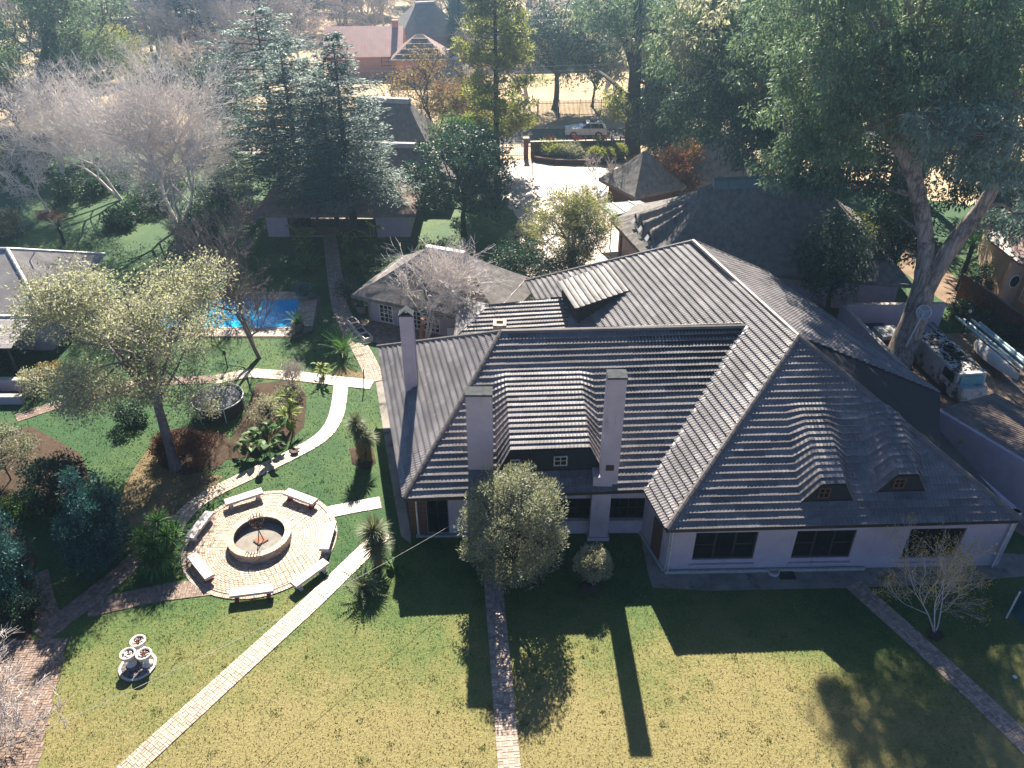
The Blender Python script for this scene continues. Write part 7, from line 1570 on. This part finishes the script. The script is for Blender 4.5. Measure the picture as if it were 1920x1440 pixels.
# ---- yuccas, cycads, aloes
def yucca(label, base, heads, L, w, n, m, seed, arch=(.1, .5), tilt=(-.9, 1.45), stemr=.10, dry=0):
    t = thing('yucca', label, 'yucca', base)
    for i, (dx, dy, h) in enumerate(heads):
        top = Vector(base)+Vector((dx, dy, h)); s = MB(); s.tube([Vector(base)+Vector((dx*.25, dy*.25, -.05)), Vector(base)+Vector((dx*.8, dy*.8, h*.6)), top], [stemr*1.3, stemr, stemr], 8); s.build('stem', 'bark_dark', t)
        rng = np.random.default_rng(seed+i); k = n; az = rng.uniform(0, 6.28, k); el = tilt[0]+(tilt[1]-tilt[0])*rng.random(k)**.8; ll = L*rng.uniform(.7, 1.1, k); V_, F_ = [], []
        for a, e, l in zip(az, el, ll):
            d = np.array([math.cos(a)*math.cos(e), math.sin(a)*math.cos(e), math.sin(e)]); side = np.array([-math.sin(a), math.cos(a), 0])*w*.5; p = np.array(top); o = len(V_); sag = .18*l*math.cos(e)
            V_ += [p-side*.5, p+side*.5, p+d*l*.5+side-np.array([0, 0, sag*.2]), p+d*l*.5-side-np.array([0, 0, sag*.2]), p+d*l-np.array([0, 0, sag])]; F_.append((o, o+1, o+2, o+3)); F_.append((o+3, o+2, o+4, o+4))
        V_ = np.array(V_); q = np.array([f for f in F_ if f[2] != f[3]]); tr = np.array([f[:3] for f in F_ if f[2] == f[3]])
        np_mesh('leaf_head', V_, [q, tr], m, t)
        if dry:
            k = dry; az = rng.uniform(0, 6.28, k); zz = rng.random(k)*h*.75; P = np.array(top)[None]-np.stack([np.zeros(k), np.zeros(k), zz], 1); D = np.stack([np.cos(az)*.5, np.sin(az)*.5, -np.ones(k)], 1)
            V2, F2 = leaf_mesh(P, D, np.stack([np.cos(az), np.sin(az), np.zeros(k)], 1), np.full(k, L*.7), np.full(k, w)); np_mesh('dry_skirt', V2, [F2], 'frond_dry', t)
    return t
yucca('big dark green yucca clump beside the shaded bench', B3(300, 1062), [(0, 0, 1.3), (-.55, .35, 1.5), (.55, .3, 1.6), (.1, .8, 2.0), (-.35, -.2, .8), (.45, -.25, .9), (.0, -.4, .5), (.75, .75, 1.4)], .85, .055, 130, 'frond', 160)
yucca('tall yucca with a golden dry skirt beside the curved path', B3(682, 868), [(0, 0, 2.0), (-.22, .25, 2.45), (.3, .1, 1.6)], .75, .035, 260, 'frond_pale', 170, dry=420)
yucca('grey green yucca with drooping leaves near the house corner', B3(708, 1052), [(0, 0, 1.9), (.1, -.25, 1.2)], .95, .035, 420, 'frond_pale', 175, tilt=(-1.2, 1.4), dry=160)
rosette('cycad', 'large cycad on the corner of the front lawn by the diagonal path', 'cycad', B3(682, 1112), 44, 1.25, .13, 'frond_pale', (.15, .6), (.05, 1.2), 'frond', 180, part='frond', stem=(.22, .25))
rosette('cycad', 'large dark cycad on the lawn by the pool path', 'cycad', B3(645, 668), 46, 1.75, .16, 'frond', (.15, .6), (.05, 1.2), 'frond', 181, part='frond', stem=(.25, .35))
rosette('cycad', 'cycad in a round brick bed north of the pool', 'cycad', B3(580, 512), 36, 1.6, .15, 'frond', (.2, .6), (.1, 1.2), 'frond', 182, part='frond', stem=(.25, .35))
rosette('tree_aloe', 'single stemmed tree aloe on the west lawn', 'aloe', B3(121, 458), 26, 1.1, .12, 'aloe', (.3, .7), (-.2, 1.2), 'blade', 183, stem=(.12, 1.5))
rosette('palm', 'spiky palm crown between the peach house and the gum trunk', 'palm', B3(1795, 545), 40, 1.7, .16, 'frond', (.2, .7), (-.3, 1.2), 'frond', 184, part='frond', stem=(.16, 3.6))
rosette('aloe', 'small aloe growing on the parapet wall edge', 'aloe', gp(1800, 832, 3.3), 14, .4, .06, 'broadleaf_lime', (.2, .5), (.2, 1.3), 'blade', 185)
# ---- leafy border plants
leafy_plant('elephant_ear', 'big clump of dark broad leaves in the shrub bed', B3(500, 840), 34, 1.25, .62, .42, 'broadleaf', .95, 190)
leafy_plant('elephant_ear', 'small clump of broad dark leaves at the edge of the shrub bed', B3(470, 850), 14, .8, .5, .36, 'broadleaf', .5, 191)
leafy_plant('canna', 'lime yellow canna leaves at the right end of the shrub bed', B3(548, 812), 24, 1.5, .60, .24, 'broadleaf_lime', .45, 192)
leafy_plant('canna', 'lime green canna at the top of the shrub bed', B3(545, 775), 16, 1.3, .55, .22, 'broadleaf_lime', .4, 193)
leafy_plant('canna', 'green leafy clump where the cross path meets the pool path', B3(607, 712), 20, 1.2, .55, .22, 'broadleaf_lime', .4, 194)
leafy_plant('strelitzia', 'glossy banana leaved clump left of the pavilion path', B3(575, 480), 20, 2.4, .85, .34, 'broadleaf_lime', .9, 195)
leafy_plant('strelitzia', 'glossy banana leaved clump right of the pavilion path', B3(652, 475), 14, 2.2, .8, .32, 'broadleaf_lime', .6, 196)
leafy_plant('strelitzia', 'glossy leafy clump at the cottage end of the pavilion', B3(698, 478), 12, 2.6, .8, .32, 'broadleaf_lime', .5, 197)
leafy_plant('arum', 'few broad arum leaves in the shade by the yucca and apron', B3(742, 1072), 9, .55, .50, .34, 'broadleaf', .45, 198)
shrub('flowering_shrub', 'pale twiggy shrub with small flowers in the shrub bed', B3(505, 790), 1.1, 1.5, 60, 50, .09, .5, 'leaf_olive', 199, R=.3)
shrub('grey_shrub', 'grey leaved low shrub in the middle of the shrub bed', B3(545, 750), .9, 1.1, 46, 50, .09, .5, 'leaf_silver', 200, R=.26)
shrub('shrub', 'low green shrub at the foot of the pointed juniper', B3(180, 1042), .35, .5, 16, 50, .08, .5, 'leaf_green', 201, R=.14)
shrub('shrub', 'green shrubs against the left end of the cottage', B3(668, 565), 1.3, 1.8, 50, 70, .15, .5, 'leaf_dark', 202, R=.4)
shrub('shrub', 'leafy green bush by the path near the cottage roof', B3(668, 510), 1.0, 1.6, 40, 60, .15, .5, 'leaf_green', 203, R=.35)
for i, (px, py) in enumerate(((196, 1046), (208, 1052), (216, 1046), (224, 1040))):
    b = B3(px, py); o = thing('edging_log', 'short upright log edging under the pointed juniper, %s counted from the lawn' % ('first', 'second', 'third', 'fourth')[i], 'log', b, 'logs edging the juniper'); m = MB(); m.tube([b, b+Z*.32], .09, 8); m.build('log', 'bark_grey', o)
wb = thing('plant_pot', 'flat bronze pot beside the canna on the curved path', 'pot', B3(553, 850)); b = B3(553, 850); m = MB(); m.lathe([(.10, 0), (.20, .12), (.22, .2), (.18, .2), (.05, .16)], b, 14); m.build('bowl', 'iron_rust', wb)
# ---- hazy far belt
fp_ = [tree('far_tree', ('hazy dark blue green tree of the far belt beyond the houses', 'hazy mid green gum of the far belt beyond the houses', 'hazy pale olive tree of the far belt beyond the houses')[i], 'tree', (0, 400+i*30, 0), (0, 400+i*30, 7.5), (5.5, 5.0, 6.2), 60, 70, 1.7, .75, .4, ('leaf_gum_dark', 'leaf_gum', 'leaf_olive')[i], 'bark_dark', .4, 300+i, ('dark trees of the far belt', 'green gums of the far belt', 'olive trees of the far belt')[i], shell=.4, lumps=8) for i in range(3)]
rg = random.Random(12); spots = []
for i in range(120):
    y = rg.uniform(148, 262)**1.0; x = rg.uniform(-.27, .66)*y*1.05
    if y < 165 and -30 < x < 14: y += 26
    spots.append((x, y))
for i in range(18): spots.append((rg.uniform(18, 75), rg.uniform(105, 150)))
for i in range(16): spots.append((rg.uniform(-150, -30), rg.uniform(225, 300)))
for i, (x, y) in enumerate(spots):
    src = fp_[i % 3]
    if i < 3: src.location = (x, y, 0)
    else: dup(src, (x, y, 0), rg.uniform(0, 6), rg.uniform(.8, 1.45))
fb = bare('far_tree', 'hazy leafless tree of the far belt beyond the houses', 'tree', (-24, 150, 0), 13, 1.1, 'bark_pale', .3, 310, 'leafless trees of the far belt', levels=6, kids=3, ratio=.75, ang=.48, stems=3, minr=.03)
for i, (px, py) in enumerate(((640, 62), (720, 50), (820, 60), (785, 40), (590, 60), (845, 45), (680, 30), (1010, 60), (60, 90), (150, 120), (300, 120), (420, 130), (470, 150), (560, 110))): dup(fb, B3(px, py), i*1.1, rg.uniform(.9, 1.2))
cyp = thing('cypress', 'tall narrow dark cypress column between the houses', 'tree', B3(864, 108)); rng = np.random.default_rng(61); bq = np.array(B3(864, 108))
n = 420; zz = rng.random(n)*24; ang = rng.uniform(0, 6.28, n); rr_ = np.interp(zz, [0, 1.5, 14, 22, 24], [1.1, 1.75, 1.75, 1.0, .2])*rng.uniform(.75, 1.0, n); C = bq+np.stack([np.cos(ang)*rr_, np.sin(ang)*rr_, zz+.3], 1)
v, f = leaves(rng, C, np.full(n, .5), 26, .6, .3, .9, 0, .4, 1.4); np_mesh('crown', v, [f], 'needle_teal', cyp); m = MB(); m.tube([Vector(bq), Vector(bq)+Z*23], [.35, .05], 6); m.build('trunk', 'bark_dark', cyp)
shrub('bush', 'golden leaved bush beside the dark cypress', B3(838, 90), 3.2, 4.5, 40, 50, .5, .45, 'leaf_amber', 62, R=.9)
# ================================================================ GRASS
def grass():
    rng = np.random.default_rng(77); n = 150000
    # more blades where the lawn is near
    y = 13.5+rng.random(n)**1.5*48; x = (rng.random(n)*2-1)*(y*.72+5); keep = np.ones(n, bool)
    for pl, hw in EXCL_STRIP:
        for a, b in zip(pl[:-1], pl[1:]):
            ax, ay = a; dx, dy = b[0]-ax, b[1]-ay; t = np.clip(((x-ax)*dx+(y-ay)*dy)/(dx*dx+dy*dy+1e-9), 0, 1); keep &= (x-ax-t*dx)**2+(y-ay-t*dy)**2 > (hw-.05)**2
    for cx, cy_, r in EXCL_CIRC: keep &= (x-cx)**2+(y-cy_)**2 > r*r
    for poly in EXCL_POLY:
        ins = np.zeros(n, bool)
        for (x1, y1), (x2, y2) in zip(poly, poly[1:]+poly[:1]):
            if y1 != y2: ins ^= ((y1 > y) != (y2 > y)) & (x < (x2-x1)*(y-y1)/(y2-y1)+x1)
        keep &= ~ins
    keep &= ~((x > -7.5) & (x < 6.3) & (y > 27.2) & (y < 41)) & ~((x > 6.3) & (x < 40) & (y > 25) & (y < 62))
    x, y = x[keep], y[keep]; m = len(x); P = np.stack([x, y, np.full(m, .002)], 1); D = rng.normal(size=(m, 3))*np.array([.75, .75, .2])+np.array([0, 0, .75])
    L = rng.uniform(.04, .11, m)*np.interp(y, [14, 60], [1, 1.6]); v, f = leaf_mesh(P, D, rng.normal(size=(m, 3)), L, L*.26*np.interp(y, [14, 60], [1, 1.6])); np_mesh('grass', v, [f], 'grass_blade', None, org=(0, 0, 0), **STUFF)
grass()
def weeds():
    rng = np.random.default_rng(79); P = []
    for k in range(260):
        y = 14+rng.random()**1.3*34; x = (rng.random()*2-1)*(y*.62+3); r = rng.uniform(.05, .28); m = int(20+r*160); a = rng.uniform(0, 6.28, m); d = r*np.sqrt(rng.random(m)); P.append(np.stack([x+np.cos(a)*d, y+np.sin(a)*d, np.full(m, .01)], 1))
    P = np.concatenate(P); x, y = P[:, 0], P[:, 1]; keep = ~((x > -8) & (x < 40) & (y > 24.8))
    for pl, hw in EXCL_STRIP:
        for a, b in zip(pl[:-1], pl[1:]):
            ax, ay = a; dx, dy = b[0]-ax, b[1]-ay; t = np.clip(((x-ax)*dx+(y-ay)*dy)/(dx*dx+dy*dy+1e-9), 0, 1); keep &= (x-ax-t*dx)**2+(y-ay-t*dy)**2 > hw**2
    for cx, cy_, r in EXCL_CIRC: keep &= (x-cx)**2+(y-cy_)**2 > r*r
    P = P[keep]; m = len(P); D = rng.normal(size=(m, 3))*np.array([1, 1, .3])+np.array([0, 0, .7]); L = rng.uniform(.035, .085, m); v, f = leaf_mesh(P, D, rng.normal(size=(m, 3)), L, L*.4); np_mesh('weeds', v, [f], 'grass_weed', None, org=(0, 0, 0), **STUFF)
weeds()
def litter():
    rng = np.random.default_rng(78); P = []
    for (px, py, r, n) in ((345, 855, 2.2, 900), (335, 900, 3.5, 500), (1450, 1200, 6, 120), (1650, 1380, 6, 160), (60, 1400, 2, 160), (1200, 1300, 9, 260), (600, 1300, 7, 200), (300, 820, 6, 700), (1850, 1250, 4, 160), (1700, 480, 5, 500), (500, 800, 2, 300)):
        c = np.array(B3(px, py)); a = rng.uniform(0, 6.28, n); d = r*np.sqrt(rng.random(n)); P.append(np.stack([c[0]+np.cos(a)*d, c[1]+np.sin(a)*d, np.full(n, .05)], 1))
    P = np.concatenate(P); m = len(P); D = rng.normal(size=(m, 3))*np.array([1, 1, .25]); L = rng.uniform(.05, .12, m); v, f = leaf_mesh(P, D, np.array([0, 0, 1.0])+rng.normal(size=(m, 3))*.4, L, L*.5); np_mesh('leaves', v, [f], 'straw', None, org=(0, 0, 0), **STUFF)
litter()
# ================================================================ HAZE
hz = MB(); hz.box((0, 390, 21), (1460, 1080, 44)); ho = hz.build('haze', 'soil', None, org=(0, 0, 0), **STUFF)
hm = bpy.data.materials.new('haze_air'); hm.use_nodes = True; ht = hm.node_tree; ht.nodes.remove(ht.nodes['Principled BSDF']); pv = ht.nodes.new('ShaderNodeVolumePrincipled')
pv.inputs['Density'].default_value = 0.0010; pv.inputs['Color'].default_value = (.50, .77, 1.0, 1); pv.inputs['Anisotropy'].default_value = .76
ht.links.new(pv.outputs[0], ht.nodes['Material Output'].inputs['Volume']); ho.data.materials.clear(); ho.data.materials.append(hm)
